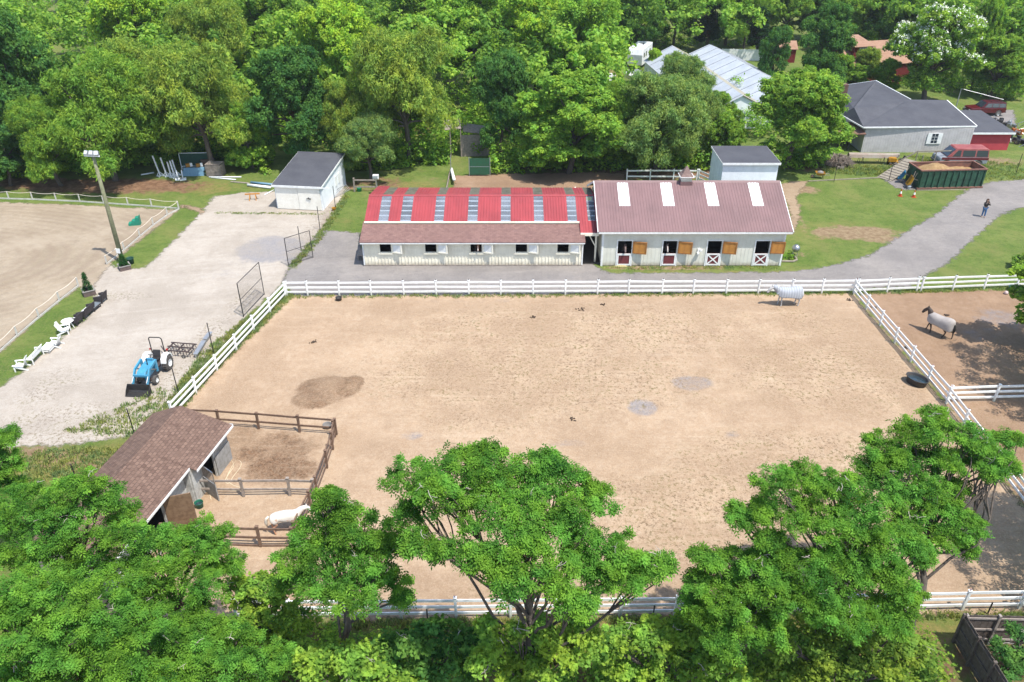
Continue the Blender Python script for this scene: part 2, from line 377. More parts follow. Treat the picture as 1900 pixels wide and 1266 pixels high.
# paddock
_, pm = mat_sand('paddock_dirt', alb(227, 195, 160), alb(210, 177, 143), alb(239, 213, 182), weeds=True, worn=True)
mound = [(612, 722, 52, 20, 1.), (585, 744, 40, 14, .95), (655, 712, 18, 12, .8)]
def rough_h(P):
    r = np.random.default_rng(4); o = np.zeros(len(P))
    for k in range(10):
        a = r.uniform(0, 2*pi); f = r.uniform(.5, 2.6); o += .006*np.sin((P[:, 0]*cos(a)+P[:, 1]*sin(a))*f+r.uniform(0, 6))
    return .03+np.maximum(o, -.026)+.22*blobs(P, mound).clip(0, 1)**1.5
area('paddock', [(540, 551), (800, 550), (1200, 548), (1583, 546), (1755, 752), (1900, 945), (2060, 1145), (1900, 1136), (1400, 1142), (900, 1146), (420, 1152), (150, 1160), (200, 1010), (330, 860), (345, 790), (322, 775), (400, 690)], .006, pm, step=.3, zfun=rough_h,
     attrs={'grey': lambda P: blobs(P, [(1285, 712, 36, 13, .85), (1192, 758, 26, 15, .9), (1360, 808, 18, 8, .5), (765, 808, 26, 10, .45), (1060, 825, 46, 10, .42), (870, 560, 300, 5, .3)]),
            'brown': lambda P: np.maximum(blobs(P, [(a, b, c, d, 1.5) for a, b, c, d, e in mound]+[(505, 836, 110, 44, .7), (440, 810, 60, 30, .65), (560, 760, 30, 12, .4), (520, 870, 90, 34, .8), (420, 890, 60, 20, .4)]), 0),
            'weed': lambda P: blobs(P, [(1090, 610, 360, 60, .55), (1540, 690, 180, 70, .75), (1480, 870, 220, 70, .8), (1300, 1000, 180, 70, .85), (1000, 700, 340, 70, .6), (1250, 930, 140, 50, .8), (1500, 600, 80, 40, .5), (1200, 1100, 400, 30, .6), (900, 780, 160, 30, .4)])})
_, sm = mat_sand('side_paddock_dirt', alb(198, 164, 132), alb(178, 144, 114), alb(206, 176, 148), weeds=True)
area('side_paddock', [(1588, 545), (1750, 542), (1900, 538), (2400, 530), (2500, 1150), (2064, 1144), (1903, 943), (1758, 750)], .010, sm,
     attrs={'grey': lambda P: blobs(P, [(1860, 590, 60, 20, .5), (1820, 620, 60, 20, .3)]), 'brown': lambda P: blobs(P, [(1850, 540, 60, 8, .3)]), 'weed': lambda P: blobs(P, [(1850, 780, 60, 40, .3)])})
area('sand_run', [(843, 326), (960, 322), (1120, 320), (1160, 322), (1160, 352), (843, 352)], .010, sm, attrs={'grey': zero, 'brown': zero, 'weed': zero})
_, fm = mat_sand('footpath_dirt', alb(206, 182, 150), alb(188, 160, 128), alb(214, 192, 164))
area('footpath', [(1440, 344), (1470, 337), (1500, 336), (1486, 352), (1476, 366), (1484, 385), (1482, 405), (1472, 432), (1462, 436), (1468, 405), (1462, 380), (1452, 360), (1440, 356)], .012, fm, margin=.5, attrs={'grey': zero, 'brown': zero, 'weed': zero})
area('footpath', [(330, 380), (352, 382), (380, 392), (376, 397), (350, 388), (330, 384)], .012, fm, margin=.4, step=.25, attrs={'grey': zero, 'brown': zero, 'weed': zero})
area('concrete_pad', [(1642, 336), (1668, 330), (1700, 340), (1700, 352), (1680, 353), (1664, 349)], .014, dm, margin=.3, step=.25, attrs={'grey': zero, 'brown': zero, 'weed': zero})
# ------------------------------------------------------------------ foliage
def mat_leaf(name='leaf'):
    t = NT(name)
    oc = t.n('ShaderNodeObjectInfo').outputs['Color']; tn = t.attr('tint')
    c = t.mix(1., oc, t.mix(tn, (.38, .45, .42), (1.95, 1.66, 1.3)), 'MULTIPLY')
    hv = t.noise(.9, 3, .6, t.co()); c = t.mix(1., c, t.mix(t.ramp(hv, .35, .65), (.84, .98, 1.12), (1.16, 1.03, .88)), 'MULTIPLY')
    d = t.n('ShaderNodeBsdfDiffuse'); t.l(c, d.inputs[0])
    tr = t.n('ShaderNodeBsdfTranslucent'); t.l(t.mix(1., c, (1.35, 1.45, .7), 'MULTIPLY'), tr.inputs[0])
    m1 = t.n('ShaderNodeMixShader'); m1.inputs[0].default_value = .45; t.l(d.outputs[0], m1.inputs[1]); t.l(tr.outputs[0], m1.inputs[2])
    t.l(m1.outputs[0], t.out.inputs[0]); return t.m
LEAF = mat_leaf()
BARK = M('bark', (.12, .098, .078), (.07, .057, .046), 6, .95, bump=.8)
def unit(v): return v/np.maximum(np.linalg.norm(v, axis=-1, keepdims=True), 1e-9)
def leaves(cc, cr, ct, n, L, W, rng, up=.8, out=.6, flat=.75, mode='leaf', droop=.2):
    """quads of leaves spread through clumps: centres cc, radii cr, tints ct; n sprays per clump"""
    K = len(cc); idx = np.repeat(np.arange(K), n)
    d = unit(rng.normal(size=(len(idx), 3))); rr = rng.uniform(0, 1, len(idx))**.45
    off = d*rr[:, None]*cr[idx][:, None]*np.array([1, 1, flat]); p = cc[idx]+off
    nrm = unit(np.array([0, 0, up])+d*out+rng.normal(size=d.shape)*.42)
    a = unit(np.cross(nrm, rng.normal(size=d.shape))+d*.35); a[:, 2] -= droop; a = unit(a)
    s = unit(np.cross(nrm, a)); t0 = ct[idx]+rng.normal(size=len(idx))*.17
    sz = rng.uniform(.5, 1.45, len(idx))[:, None]
    if mode == 'leaf':
        l = a*L*sz; s_ = s*W*sz
        V = np.stack([p-l*.5, p+s_*.5-l*.05, p+l*.5, p-s_*.5-l*.05], 1); T = t0
    else:
        # pinnate frond: two leaflet pairs and a tip, drooping outwards
        V = []; T = []
        for t_, sd in ((.25, 1), (.25, -1), (.6, 1), (.6, -1), (.8, 0)):
            b = p+a*L*sz*(t_-.5); b[:, 2] -= (t_**2)*L*.25
            dr = unit(a*(.55 if sd else 1)+s*sd*.9); ll = dr*L*.5*sz; ss = unit(np.cross(nrm, dr))*W*sz
            V.append(np.stack([b, b+ll*.45+ss*.5, b+ll, b+ll*.45-ss*.5], 1)); T.append(t0+rng.normal(size=len(t0))*.05)
        V = np.concatenate(V); T = np.concatenate(T)
    return V, T
def leaf_mesh(name, V, T, m=None):
    n = len(V); me = bpy.data.meshes.new(name)
    me.vertices.add(n*4); me.vertices.foreach_set('co', V.astype(np.float32).ravel())
    me.loops.add(n*4); me.loops.foreach_set('vertex_index', np.arange(n*4, dtype=np.int32))
    me.polygons.add(n); me.polygons.foreach_set('loop_start', np.arange(n, dtype=np.int32)*4); me.update(calc_edges=True)
    a = me.attributes.new('tint', 'FLOAT', 'FACE'); a.data.foreach_set('value', np.clip(T, 0, 1).astype(np.float32))
    me.materials.append(m or LEAF); return me
def mesh_obj(name, me, parent=None, color=None, loc=None):
    o = bpy.data.objects.new(name, me); C.objects.link(o); o.parent = parent
    if color: o.color = (*color, 1)
    if loc is not None: o.location = loc
    return o
def limb(mb, a, b, r0, r1, rng, bend=.15, n=5, k=6):
    a = np.array(a, float); b = np.array(b, float); L = np.linalg.norm(b-a)
    off = rng.normal(size=3)*L*bend; off[2] = abs(off[2])*.6
    pts = [a+(b-a)*t+off*4*t*(1-t)*.5+(rng.normal(size=3)*L*.02 if 0 < t < 1 else 0) for t in np.linspace(0, 1, n)]
    mb.tube(pts, [r0+(r1-r0)*t for t in np.linspace(0, 1, n)], k, cap=False); return pts
def crown_proto(seed, Rr=6., Ht=13., kind='maple'):
    """a full broadleaf crown; returns (crown mesh, trunk mesh)"""
    rng = np.random.default_rng(seed)
    z0 = {'maple': .04, 'feather': .10, 'locust': .25, 'pine': .12}[kind]*Ht
    lob = []
    nl = {'maple': 22, 'feather': 20, 'locust': 16, 'pine': 26}[kind]
    for i in range(nl*3):
        if len(lob) >= nl: break
        u = rng.uniform(0, 1)**.8; az = rng.uniform(0, 2*pi)
        z = z0+(Ht-z0)*(.1+.82*u)
        prof = math.sqrt(max(0.02, 1-((z-z0)/(Ht-z0)*1.55-.55)**2)) if kind != 'pine' else (1.05-(z-z0)/(Ht-z0))*.85
        r = Rr*prof*rng.uniform(.45, .86)
        c = np.array([r*cos(az), r*sin(az), z])
        if all(np.linalg.norm(c-q) > .26*Rr for q, _ in lob): lob.append((c, rng.uniform(.24, .40)*Rr*(.75 if kind == 'pine' else 1)))
    lob.append((np.array([0, 0, Ht*.84]), .3*Rr)); lob.append((np.array([0, 0, Ht*.55]), .5*Rr))
    cc = []; cr = []; ct = []
    for c, r in lob:
        lt = rng.uniform(-.1, .1)
        n = int(13*r**1.6)+10
        d = unit(rng.normal(size=(n, 3))); d[:, 2] = np.abs(d[:, 2])*rng.choice([1, 1, 1, -.6], n)
        q = c+d*r*rng.uniform(.62, 1.08, n)[:, None]*np.array([1, 1, .8])
        if kind == 'feather': q[:, 2] -= np.clip(np.hypot(q[:, 0], q[:, 1])/Rr-.6, 0, 1)*1.8
        q[:, 2] = np.maximum(q[:, 2], .5)
        cc.append(q); cr.append(rng.uniform(.42, .85, n)); ct.append(np.full(n, .42+lt)+rng.normal(size=n)*.1)
    cc = np.concatenate(cc); cr = np.concatenate(cr); ct = np.concatenate(ct)
    if kind == 'maple': V, T = leaves(cc, cr, ct, 78, .27, .21, rng, up=.75, out=.8, flat=.72)
    elif kind == 'feather': V, T = leaves(cc, cr*1.1, ct, 80, .34, .10, rng, up=.5, out=.7, flat=.9, droop=.75)
    elif kind == 'pine': V, T = leaves(cc, cr, ct, 60, .36, .12, rng, up=.6, out=.7, flat=.4, droop=.1)
    else: V, T = leaves(cc, cr, ct, 7, .42, .10, rng, mode='pin', up=.8, out=.5, flat=.6)
    mb = MB(); tr = .028*Ht
    base = [0, 0, -.1]; fork = [rng.normal()*.3, rng.normal()*.3, Ht*.3]
    limb(mb, base, fork, tr, tr*.75, rng, .04, 6, 9)
    top = [fork[0]*1.4, fork[1]*1.4, Ht*.8]; limb(mb, fork, top, tr*.7, .05, rng, .05, 6, 7)
    for c, r in lob[:-2]:
        s = np.array(fork)*(1-.0)+np.array([0, 0, rng.uniform(-.1, .35)*Ht*max(0, (c[2]/Ht-.3))])
        limb(mb, s, c, tr*.38, .04, rng, .1, 5, 5)
    cr_me = leaf_mesh('crown', V, T)
    o = mb.build('trunk', BARK, smooth=True); me = o.data; bpy.data.objects.remove(o)
    return cr_me, me
PROTO = {('maple', i): crown_proto(10+i, kind='maple') for i in range(4)}
PROTO.update({('feather', i): crown_proto(30+i, kind='feather', Ht=12) for i in range(3)})
PROTO.update({('pine', 0): crown_proto(50, Rr=4, Ht=15, kind='pine')})
GREEN = {'dark': (.085, .200, .055), 'mid': (.180, .320, .060), 'bright': (.265, .430, .06), 'olive': (.225, .335, .075), 'blue': (.078, .190, .056),
         'willow': (.190, .300, .105), 'fresh': (.195, .355, .062), 'yellow': (.145, .245, .050), 'pine': (.022, .060, .026), 'locust': (.104, .248, .044), 'grey': (.10, .12, .08)}
def far_tree(kind, var, px, by, ty, wpx, col, label, cat='tree', group=None, name=None, rz=None, rng=random.Random(7)):
    b = G(px, by); ht = hgt(b, px, ty); r = wpx/2/scl(b.y, ht*.6)
    cm, tm = PROTO[(kind, var)]; R0 = 4 if kind == 'pine' else 6; H0 = {'pine': 15, 'feather': 12}.get(kind, 13)
    t = thing(name or {'maple': 'broadleaf_tree', 'feather': 'feathery_tree', 'pine': 'conifer_tree'}[kind], label, cat, b, rng.uniform(0, 6.28) if rz is None else rz, group)
    t.scale = (r/R0*.92, r/R0*.92, ht/H0)
    mesh_obj('crown', cm, t, GREEN[col]); mesh_obj('trunk', tm, t); return t
FT = [
 # kind, var, px, base y, top y, width, colour, label
 ('maple', 0, 52, 318, 2, 190, 'dark', 'tall dark green maple at the left edge, behind the arena'),
 ('maple', 1, 20, 345, 200, 130, 'blue', 'lower dark tree at the left edge beneath the tall dark maple'),
 ('feather', 0, 215, 335, 110, 250, 'mid', 'spreading feathery tree with forked trunk behind the light pole'),
 ('feather', 1, 115, 345, 195, 150, 'mid', 'low feathery tree drooping over the arena fence, left of the forked one'),
 ('maple', 2, 290, 215, -20, 175, 'bright', 'bright lime green maple rising behind the olive trees on the left'),
 ('feather', 2, 395, 318, 82, 220, 'olive', 'olive green feathery tree behind the stacked jump standards'),
 ('feather', 0, 300, 290, 75, 190, 'olive', 'olive feathery tree just below the lime green maple'),
 ('feather', 1, 415, 225, 5, 190, 'olive', 'olive tree behind, between the lime maple and the dark round one'),
 ('maple', 3, 560, 305, 88, 170, 'blue', 'dense blue-green round tree behind the grey roofed shed'),
 ('maple', 1, 470, 312, 190, 95, 'fresh', 'small light green tree with pale stem left of the grey roofed shed'),
 ('maple', 0, 640, 225, -5, 175, 'bright', 'bright green tall tree behind the blue-green round one'),
 ('maple', 2, 520, 190, -30, 170, 'mid', 'mid green tree at the top edge between the two brightest trees'),
 ('feather', 2, 762, 305, 52, 225, 'olive', 'big olive feathery tree standing behind the red roof'),
 ('feather', 1, 690, 335, 225, 130, 'willow', 'low drooping tree beside the shed and white floodlight'),
 ('feather', 0, 650, 300, 150, 120, 'olive', 'slender olive tree between the blue-green one and the big olive one'),
 ('maple', 3, 930, 290, 98, 118, 'blue', 'dark round maple above the rusty wooden lean-to'),
 ('maple', 0, 880, 180, -40, 200, 'fresh', 'fresh green tree at top centre behind the olive one'),
 ('maple', 1, 990, 190, -25, 190, 'bright', 'bright tall tree at top centre, right of the dark maple'),
 ('maple', 2, 1080, 205, -10, 170, 'fresh', 'tall light green tree left of the white camper'),
 ('maple', 3, 790, 150, -45, 160, 'mid', 'mid green tree cut by the top edge left of centre'),
 ('maple', 1, 1055, 322, 140, 220, 'fresh', 'broad fresh green tree hanging over the sandy run'),
 ('maple', 2, 1000, 316, 215, 100, 'mid', 'small bushy tree left of the broad fresh green one'),
 ('feather', 2, 1215, 318, 140, 190, 'willow', 'grey-green willow like tree behind the mauve roof'),
 ('feather', 1, 1150, 300, 160, 120, 'mid', 'leaning green tree between the broad one and the willow'),
 ('feather', 0, 1290, 300, 160, 100, 'willow', 'thin grey-green tree in front of the long glasshouse roofs'),
 ('feather', 1, 1262, 232, 108, 120, 'willow', 'loose willowy tree hiding the front of the old greenhouse'),
 ('maple', 2, 1330, 240, 172, 70, 'mid', 'low round tree at the front corner of the long greenhouse'),
 ('maple', 0, 1340, 312, 205, 80, 'mid', 'small tree between the willow and the round maple by the white shed'),
 ('maple', 3, 1460, 312, 132, 190, 'mid', 'round full maple beside the dark slate building'),
 ('maple', 2, 1428, 175, 52, 66, 'blue', 'narrow blue-green tree between glasshouses and red playhouse'),
 ('maple', 1, 1518, 168, 5, 112, 'dark', 'dark green oval tree left of the orange roofed house'),
 ('maple', 0, 1712, 196, 8, 185, 'mid', 'large flowering tree with white blossom behind the slate building'),
 ('maple', 3, 1800, 170, -5, 60, 'fresh', 'slim tree at the right shoulder of the flowering one'),
 ('maple', 2, 1838, 182, 70, 110, 'mid', 'bushy green tree beyond the red off-roader'),
 ('maple', 1, 1885, 150, -20, 110, 'yellow', 'yellow-green tree in the top right corner'),
 ('maple', 1, 1586, 176, 120, 60, 'mid', 'bush-like tree hiding the red wall of the orange roofed house, left one'),
 ('maple', 2, 1636, 176, 112, 62, 'fresh', 'bush-like tree hiding the red wall beside the flowering tree'),
 ('feather', 1, 1598, 160, 92, 60, 'olive', 'small olive tree in front of the orange roof'),
 ('maple', 0, 1560, 158, 100, 50, 'fresh', 'little bushy tree left of the small olive one by the orange roof'),
 ('maple', 3, 1212, 140, 92, 34, 'bright', 'little lime green tree beside the white camper'),
 ('maple', 2, 1190, 200, 150, 60, 'mid', 'shrubby tree hiding the wrecked boats'),
 ('pine', 0, 1402, 110, 5, 70, 'pine', 'dark pine with layered boughs behind the white fence'),
 ('pine', 0, 1310, 100, -10, 80, 'pine', 'dark pine behind the ridge of the glasshouses'),
 ('maple', 2, 1180, 95, -35, 110, 'dark', 'dark tree behind the white camper'),
 ('maple', 0, 1250, 92, -40, 100, 'dark', 'dark tree left of the pines, behind the first glasshouse'),
 ('maple', 1, 1640, 100, -40, 120, 'dark', 'dark tree behind the orange roofed house and its red chimney'),
 ('feather', 2, 1380, 90, -50, 90, 'mid', 'mid green tree at the top edge above the playhouse'),
 ('maple', 0, 1505, 78, -45, 120, 'dark', 'dark tree at the top edge behind the oval dark one'),
 ('maple', 2, 1575, 98, -30, 110, 'mid', 'tree at the top edge left of the red chimney'),
 ('maple', 3, 1345, 84, -60, 110, 'dark', 'dark tree between the two layered pines at the top edge'),
 ('maple', 1, 1135, 84, -50, 90, 'mid', 'tree at the top edge above the white camper, left one'),
 ('feather', 0, 1215, 78, -50, 90, 'mid', 'tree at the top edge above the old greenhouse ridge'),
 ('maple', 0, 1700, 90, -45, 120, 'mid', 'tree at the top edge behind the white-flowered one'),
 ('maple', 3, 1455, 85, -40, 90, 'mid', 'tree at the top edge just left of the oval dark one'),
]
for f in FT: far_tree(*f)
# white flower heads on the flowering tree
def flower_heads():
    t = [o for o in C.objects if o.get('label', '').startswith('large flowering')][0]
    rng = np.random.default_rng(3); cm = PROTO[('maple', 0)][0]
    n = len(cm.vertices); co = np.empty(n*3, np.float32); cm.vertices.foreach_get('co', co); co = co.reshape(-1, 3)
    p = co[rng.choice(n, 5200, replace=False)]; p = p[(p[:, 2] > 6.0)]
    r = np.hypot(p[:, 0], p[:, 1]); p = p[(r > 2.2) | (p[:, 2] > 10)][:1500]
    V, T = leaves(p+np.array([0, 0, .25]), np.full(len(p), .19), np.full(len(p), .7), 12, .16, .13, rng, flat=1.5)
    me = leaf_mesh('blossom', V, T, M('blossom', (.78, .80, .66), (.7, .74, .6))); mesh_obj('blossom', me, t)
flower_heads()
# the far wood: one mass of crowns reaching back from the tree line
def woodland():
    rng = np.random.default_rng(12); VV = []; TT = []
    x = []
    for row, (yy, ht) in enumerate(((97, 11), (108, 12), (120, 13), (132, 13), (146, 14), (160, 15), (176, 15), (196, 16), (220, 17))):
        for xx in np.arange(-125-row*8, 140+row*10, 8.2+row*.8):
            x.append((xx+rng.uniform(-3, 3), yy+rng.uniform(-6, 6), ht+rng.uniform(-3, 2)))
    for k, (px, py, h_) in enumerate(x):
        p = (px/(py*cos(TH)+(H)*sin(TH)))*F+950
        if 1090 < p < 1700 and py < 134: continue
        if p > 1640 and py < 112: continue      # clearing with the glasshouses and house
        if p > 1930+60 or p < -90: continue
        R0 = rng.uniform(4.2, 6.4)
        m = 60; d = unit(rng.normal(size=(m, 3))); d[:, 2] = np.abs(d[:, 2])
        lump = 1+.18*np.sin(d[:, 0]*5+k)+.14*np.cos(d[:, 1]*6+k*2)
        c = np.array([px, py, h_*.45])+d*np.array([R0, R0, h_*.52])*(lump*rng.uniform(.75, 1.02, m))[:, None]
        V, T = leaves(c, rng.uniform(.8, 1.35, m), np.full(m, rng.uniform(.12, .62))+rng.normal(size=m)*.09, 52, .52, .36, rng, up=.6, out=.8)
        VV.append(V); TT.append(T)
    me = leaf_mesh('woodland', np.concatenate(VV), np.concatenate(TT)); o = mesh_obj('woodland', me, None, (.190, .340, .068)); o['kind'] = 'stuff'
    tag(o, 'dense green wood stretching away behind the tree line', 'woodland')
woodland()

# ---- foreground trees: lobes surveyed from the photo, each given its own depth around the trunk
def lobe_tree(name, label, cat, base, lobes, col, seed, mode='pin', dens=1., trunk_r=.24, group=None, trunk=True, leaf=(.205, .043), crad=(.26, .64)):
    rng = np.random.default_rng(seed); b = G(*base); t = thing(name, label, cat, b, 0, group)
    cc = []; cr = []; ct = []; L = []
    for px, py, rp, dy in lobes:
        dz = dy+rng.uniform(-.3, .3)
        p = PY(px, py, b.y+dz); p = np.array(p)-np.array(b); p[2] = max(p[2], .5)
        r = .9*rp/scl(b.y+dz, p[2]); L.append((p, r))
    for p, r in L:
        n = int((11*r**2+8)*dens); d = unit(rng.normal(size=(n, 3))); d[:, 2] = np.where(rng.uniform(size=n) < .75, np.abs(d[:, 2]), d[:, 2])
        q = p+d*(r*rng.uniform(.35, 1.12, n)**.8)[:, None]*np.array([1, 1.15, .78]); q[:, 2] = np.maximum(q[:, 2], .25)
        cc.append(q); cr.append(rng.uniform(*crad, n)*min(1, .6+r*.45)); ct.append(np.full(n, .42+rng.uniform(-.08, .08))+rng.normal(size=n)*.2)
        m_ = int(4+5*r); d = unit(rng.normal(size=(m_, 3))); d[:, 2] = np.abs(d[:, 2])*.7   # stray sprigs past the outline
        cc.append(p+d*r*rng.uniform(1.1, 1.5, m_)[:, None]*np.array([1, 1, .8])); cr.append(rng.uniform(.14, .3, m_)); ct.append(rng.normal(size=m_)*.15+.6)
    cc = np.concatenate(cc); cr = np.concatenate(cr); ct = np.concatenate(ct)
    V, T = leaves(cc, cr, ct, 44 if mode == 'pin' else 60, leaf[0], leaf[1], rng, mode=mode, up=.8, out=.45, flat=.6, droop=.3)
    # a dead spray here and there
    mesh_obj('crown', leaf_mesh('crown', V, T), t, GREEN[col] if isinstance(col, str) else col)
    if trunk:
        mb = MB(); zc = np.mean([p[2] for p, r in L]); xc = np.mean([p[0] for p, r in L]); yc = np.mean([p[1] for p, r in L])
        fork = np.array([xc*.2, yc*.2, max(.8, zc*.46)]); mid = np.array([xc*.85, yc*.85, zc*.80])
        limb(mb, [0, 0, -.15], fork, trunk_r*.85, trunk_r*.65, rng, .05, 6, 10); limb(mb, fork, mid, trunk_r*.6, trunk_r*.3, rng, .08, 6, 8)
        for i, (p, r) in enumerate(L):
            s = fork+(mid-fork)*rng.uniform(0, 1)
            pts = limb(mb, s, p, trunk_r*.28, .03, rng, .10, 6, 6)
            for k in range(5):
                dd = unit(rng.normal(size=3)); dd[2] = abs(dd[2])*.6
                limb(mb, pts[rng.integers(2, 5)], p+dd*r*1.02, .035, .012, rng, .12, 4, 4)
        mb.build('trunk', BARK, t, smooth=True)
        mb = MB()
        for i in range(len(L)//2):
            p, r = L[rng.integers(len(L))]; q = p+unit(rng.normal(size=3))*np.array([1, 1, .2])*r*.6+np.array([0, 0, r*.75]); d = unit(rng.normal(size=3)+np.array([0, -.3, .3]))*rng.uniform(.25, .6)
            limb(mb, q, q+d, .014, .006, rng, .2, 4, 4); limb(mb, q+d*.5, q+d*.5+unit(rng.normal(size=3))*.25, .010, .005, rng, .2, 3, 4)
        mb.build('dead_branch', M('bleached_twig', (.45, .40, .34), (.34, .3, .26), 5, .9), t)['kind'] = 'stuff'
    return t
lobe_tree('locust_tree', 'wide umbrella shaped tree with vine-wrapped trunk in front of the near white fence', 'tree', (985, 1385),
 [(765, 892, 44, 1.5), (800, 915, 40, .8), (835, 878, 42, 2), (880, 862, 38, 2.2), (905, 850, 28, 2.5), (925, 900, 50, 1.5), (985, 880, 44, 2), (1015, 858, 26, 2.2), (1050, 890, 40, 1.5), (1100, 925, 32, 1.4), (860, 945, 46, .8),
  (930, 965, 52, 0), (1000, 950, 52, .4), (1065, 965, 48, .3), (1090, 1015, 44, 0), (1145, 1030, 42, -.3), (1195, 1060, 34, -.3), (1225, 1050, 18, -.2), (790, 1010, 32, -.3), (845, 1030, 40, -.8), (905, 1045, 44, -1.2), (985, 1030, 48, -1),
  (1035, 1065, 42, -1.4), (950, 1085, 36, -1.8), (755, 950, 26, 1), (1105, 1070, 34, -.8), (1160, 1078, 30, -.8), (1055, 1120, 30, -2), (1085, 1120, 20, -2)], 'locust', 101, trunk_r=.2)
lobe_tree('locust_tree', 'leafy green tree right of the small paddock, at the near fence', 'tree', (645, 1330),
 [(608, 925, 20, 1), (632, 950, 30, 1), (590, 985, 36, .8), (645, 985, 42, .7), (700, 990, 30, .6), (560, 1035, 38, .3), (615, 1040, 48, 0), (680, 1045, 45, 0), (735, 1010, 24, .6), (600, 1095, 42, -.5), (665, 1105, 42, -.6), (725, 1075, 26, 0), (540, 1080, 30, 0), (630, 960, 18, 1.4), (745, 1110, 14, 0)], 'locust', 102, trunk_r=.2)
lobe_tree('locust_tree', 'broad green tree reaching left over the big dirt paddock from the near fence', 'tree', (1560, 1290),
 [(1372, 958, 24, .8), (1410, 950, 28, .8), (1448, 900, 36, 1.2), (1500, 895, 40, 1.5), (1555, 915, 42, 1.2), (1610, 955, 44, .8), (1480, 965, 44, .5), (1550, 985, 50, .2), (1620, 1010, 46, 0), (1680, 1010, 36, .4), (1715, 1030, 22, .4), (1455, 1030, 32, 0), (1520, 1060, 46, -.6), (1590, 1075, 46, -.8),
  (1655, 1075, 36, -.4), (1430, 1000, 22, .3), (1470, 1095, 34, -.8), (1540, 1125, 36, -1.2), (1620, 1130, 34, -1), (1680, 1110, 30, -.6), (1500, 1130, 34, -1), (1580, 1150, 34, -1.4), (1660, 1150, 30, -1.2), (1570, 1040, 40, 0), (1640, 1050, 34, 0)], 'locust', 103, dens=1.1)
lobe_tree('locust_tree', 'tree with bare inner limbs spreading across the right-hand white fence', 'tree', (1672, 1235),
 [(1630, 835, 34, 3), (1680, 810, 36, 3.4), (1735, 800, 36, 3.6), (1790, 815, 34, 3.4), (1835, 835, 28, 3.2), (1875, 815, 18, 3.4), (1870, 865, 16, 3), (1640, 880, 36, 2.4), (1700, 865, 34, 2.8), (1790, 860, 28, 2.8), (1835, 875, 22, 2.6), (1600, 880, 24, 2.4),
  (1700, 935, 36, 1.6), (1755, 940, 30, 1.8), (1790, 975, 28, 1.4), (1800, 1020, 18, 1.2), (1755, 1000, 26, 1), (1660, 920, 30, 1.8), (1740, 775, 20, 3.8), (1775, 905, 16, 2.4), (1680, 970, 30, 1), (1720, 900, 26, 2), (1660, 850, 30, 2.6), (1745, 850, 28, 3)], 'locust', 104, dens=1.05)
lobe_tree('locust_tree', 'smaller tree between the wide umbrella tree and the broad one', 'tree', (1360, 1310),
 [(1312, 1035, 24, .4), (1350, 1050, 32, .3), (1400, 1045, 26, .5), (1300, 1085, 28, 0), (1345, 1110, 38, -.4), (1400, 1100, 34, -.2), (1420, 1140, 30, -.5), (1370, 1160, 40, -.8), (1280, 1125, 20, -.2), (1440, 1070, 26, 0), (1440, 1110, 34, -.6), (1320, 1140, 30, -.8), (1420, 1175, 34, -1), (1340, 1190, 30, -1.2)], 'locust', 105, trunk_r=.16, dens=1.2)
lobe_tree('locust_tree', 'full green tree whose top hides the lower left end of the shingled shed', 'tree', (150, 1235),
 [(60, 935, 44, .6), (110, 935, 38, .8), (158, 900, 32, 1.2), (190, 925, 34, 1), (228, 960, 28, .8), (90, 985, 48, .3), (160, 975, 48, .4), (215, 1010, 42, 0), (40, 1020, 48, 0), (110, 1050, 52, -.4), (180, 1060, 50, -.5), (240, 1060, 36, -.3), (20, 960, 36, .5)], 'locust', 106)
lobe_tree('locust_tree', 'tree in front of the shed end, reaching toward the bottom rail of the pony pen', 'tree', (330, 1250),
 [(282, 1015, 30, .5), (320, 1000, 30, .7), (365, 985, 26, .9), (405, 1005, 28, .7), (355, 1035, 38, .2), (300, 1065, 42, -.2), (370, 1080, 40, -.3), (420, 1050, 22, .4), (290, 1120, 44, -.7), (360, 1135, 42, -.8), (250, 1100, 34, -.4)], 'locust', 107)
lobe_tree('locust_tree', 'large leafy tree filling the bottom left corner', 'tree', (120, 1480),
 [(30, 1110, 54, 1), (100, 1125, 56, 1), (170, 1130, 56, 1.2), (240, 1160, 50, 1), (50, 1190, 58, .3), (130, 1200, 60, .4), (210, 1215, 56, .2), (20, 1260, 54, -.3), (100, 1270, 58, -.4), (180, 1280, 54, -.4), (260, 1260, 50, 0), (-30, 1150, 50, .6)], 'locust', 108)
lobe_tree('locust_tree', 'low tree at the bottom edge between the corner tree and the darker gap', 'tree', (430, 1400),
 [(320, 1190, 44, .8), (380, 1180, 42, 1), (440, 1190, 42, .9), (350, 1240, 48, .2), (420, 1245, 48, .2), (300, 1265, 44, 0), (490, 1230, 38, .5), (470, 1275, 42, 0), (390, 1290, 44, -.2)], 'locust', 109)
lobe_tree('bushy_tree', 'yellow-tinged bushy tree just right of the shed-end tree', 'tree', (500, 1250),
 [(440, 1100, 28, .5), (480, 1090, 28, .6), (520, 1100, 24, .6), (460, 1140, 34, .1), (510, 1145, 34, .1), (555, 1150, 30, .2), (550, 1200, 34, -.2), (490, 1190, 36, -.3)], 'mid', 110, mode='leaf', leaf=(.17, .10))
lobe_tree('locust_tree', 'branch tips of a tree at the left edge beside the dry grass', 'tree', (-60, 1080),
 [(8, 812, 22, 1.5), (-10, 850, 34, 1.2), (12, 870, 22, 1), (-30, 900, 40, .6), (18, 905, 20, .6), (-60, 860, 40, 1)], 'locust', 111)
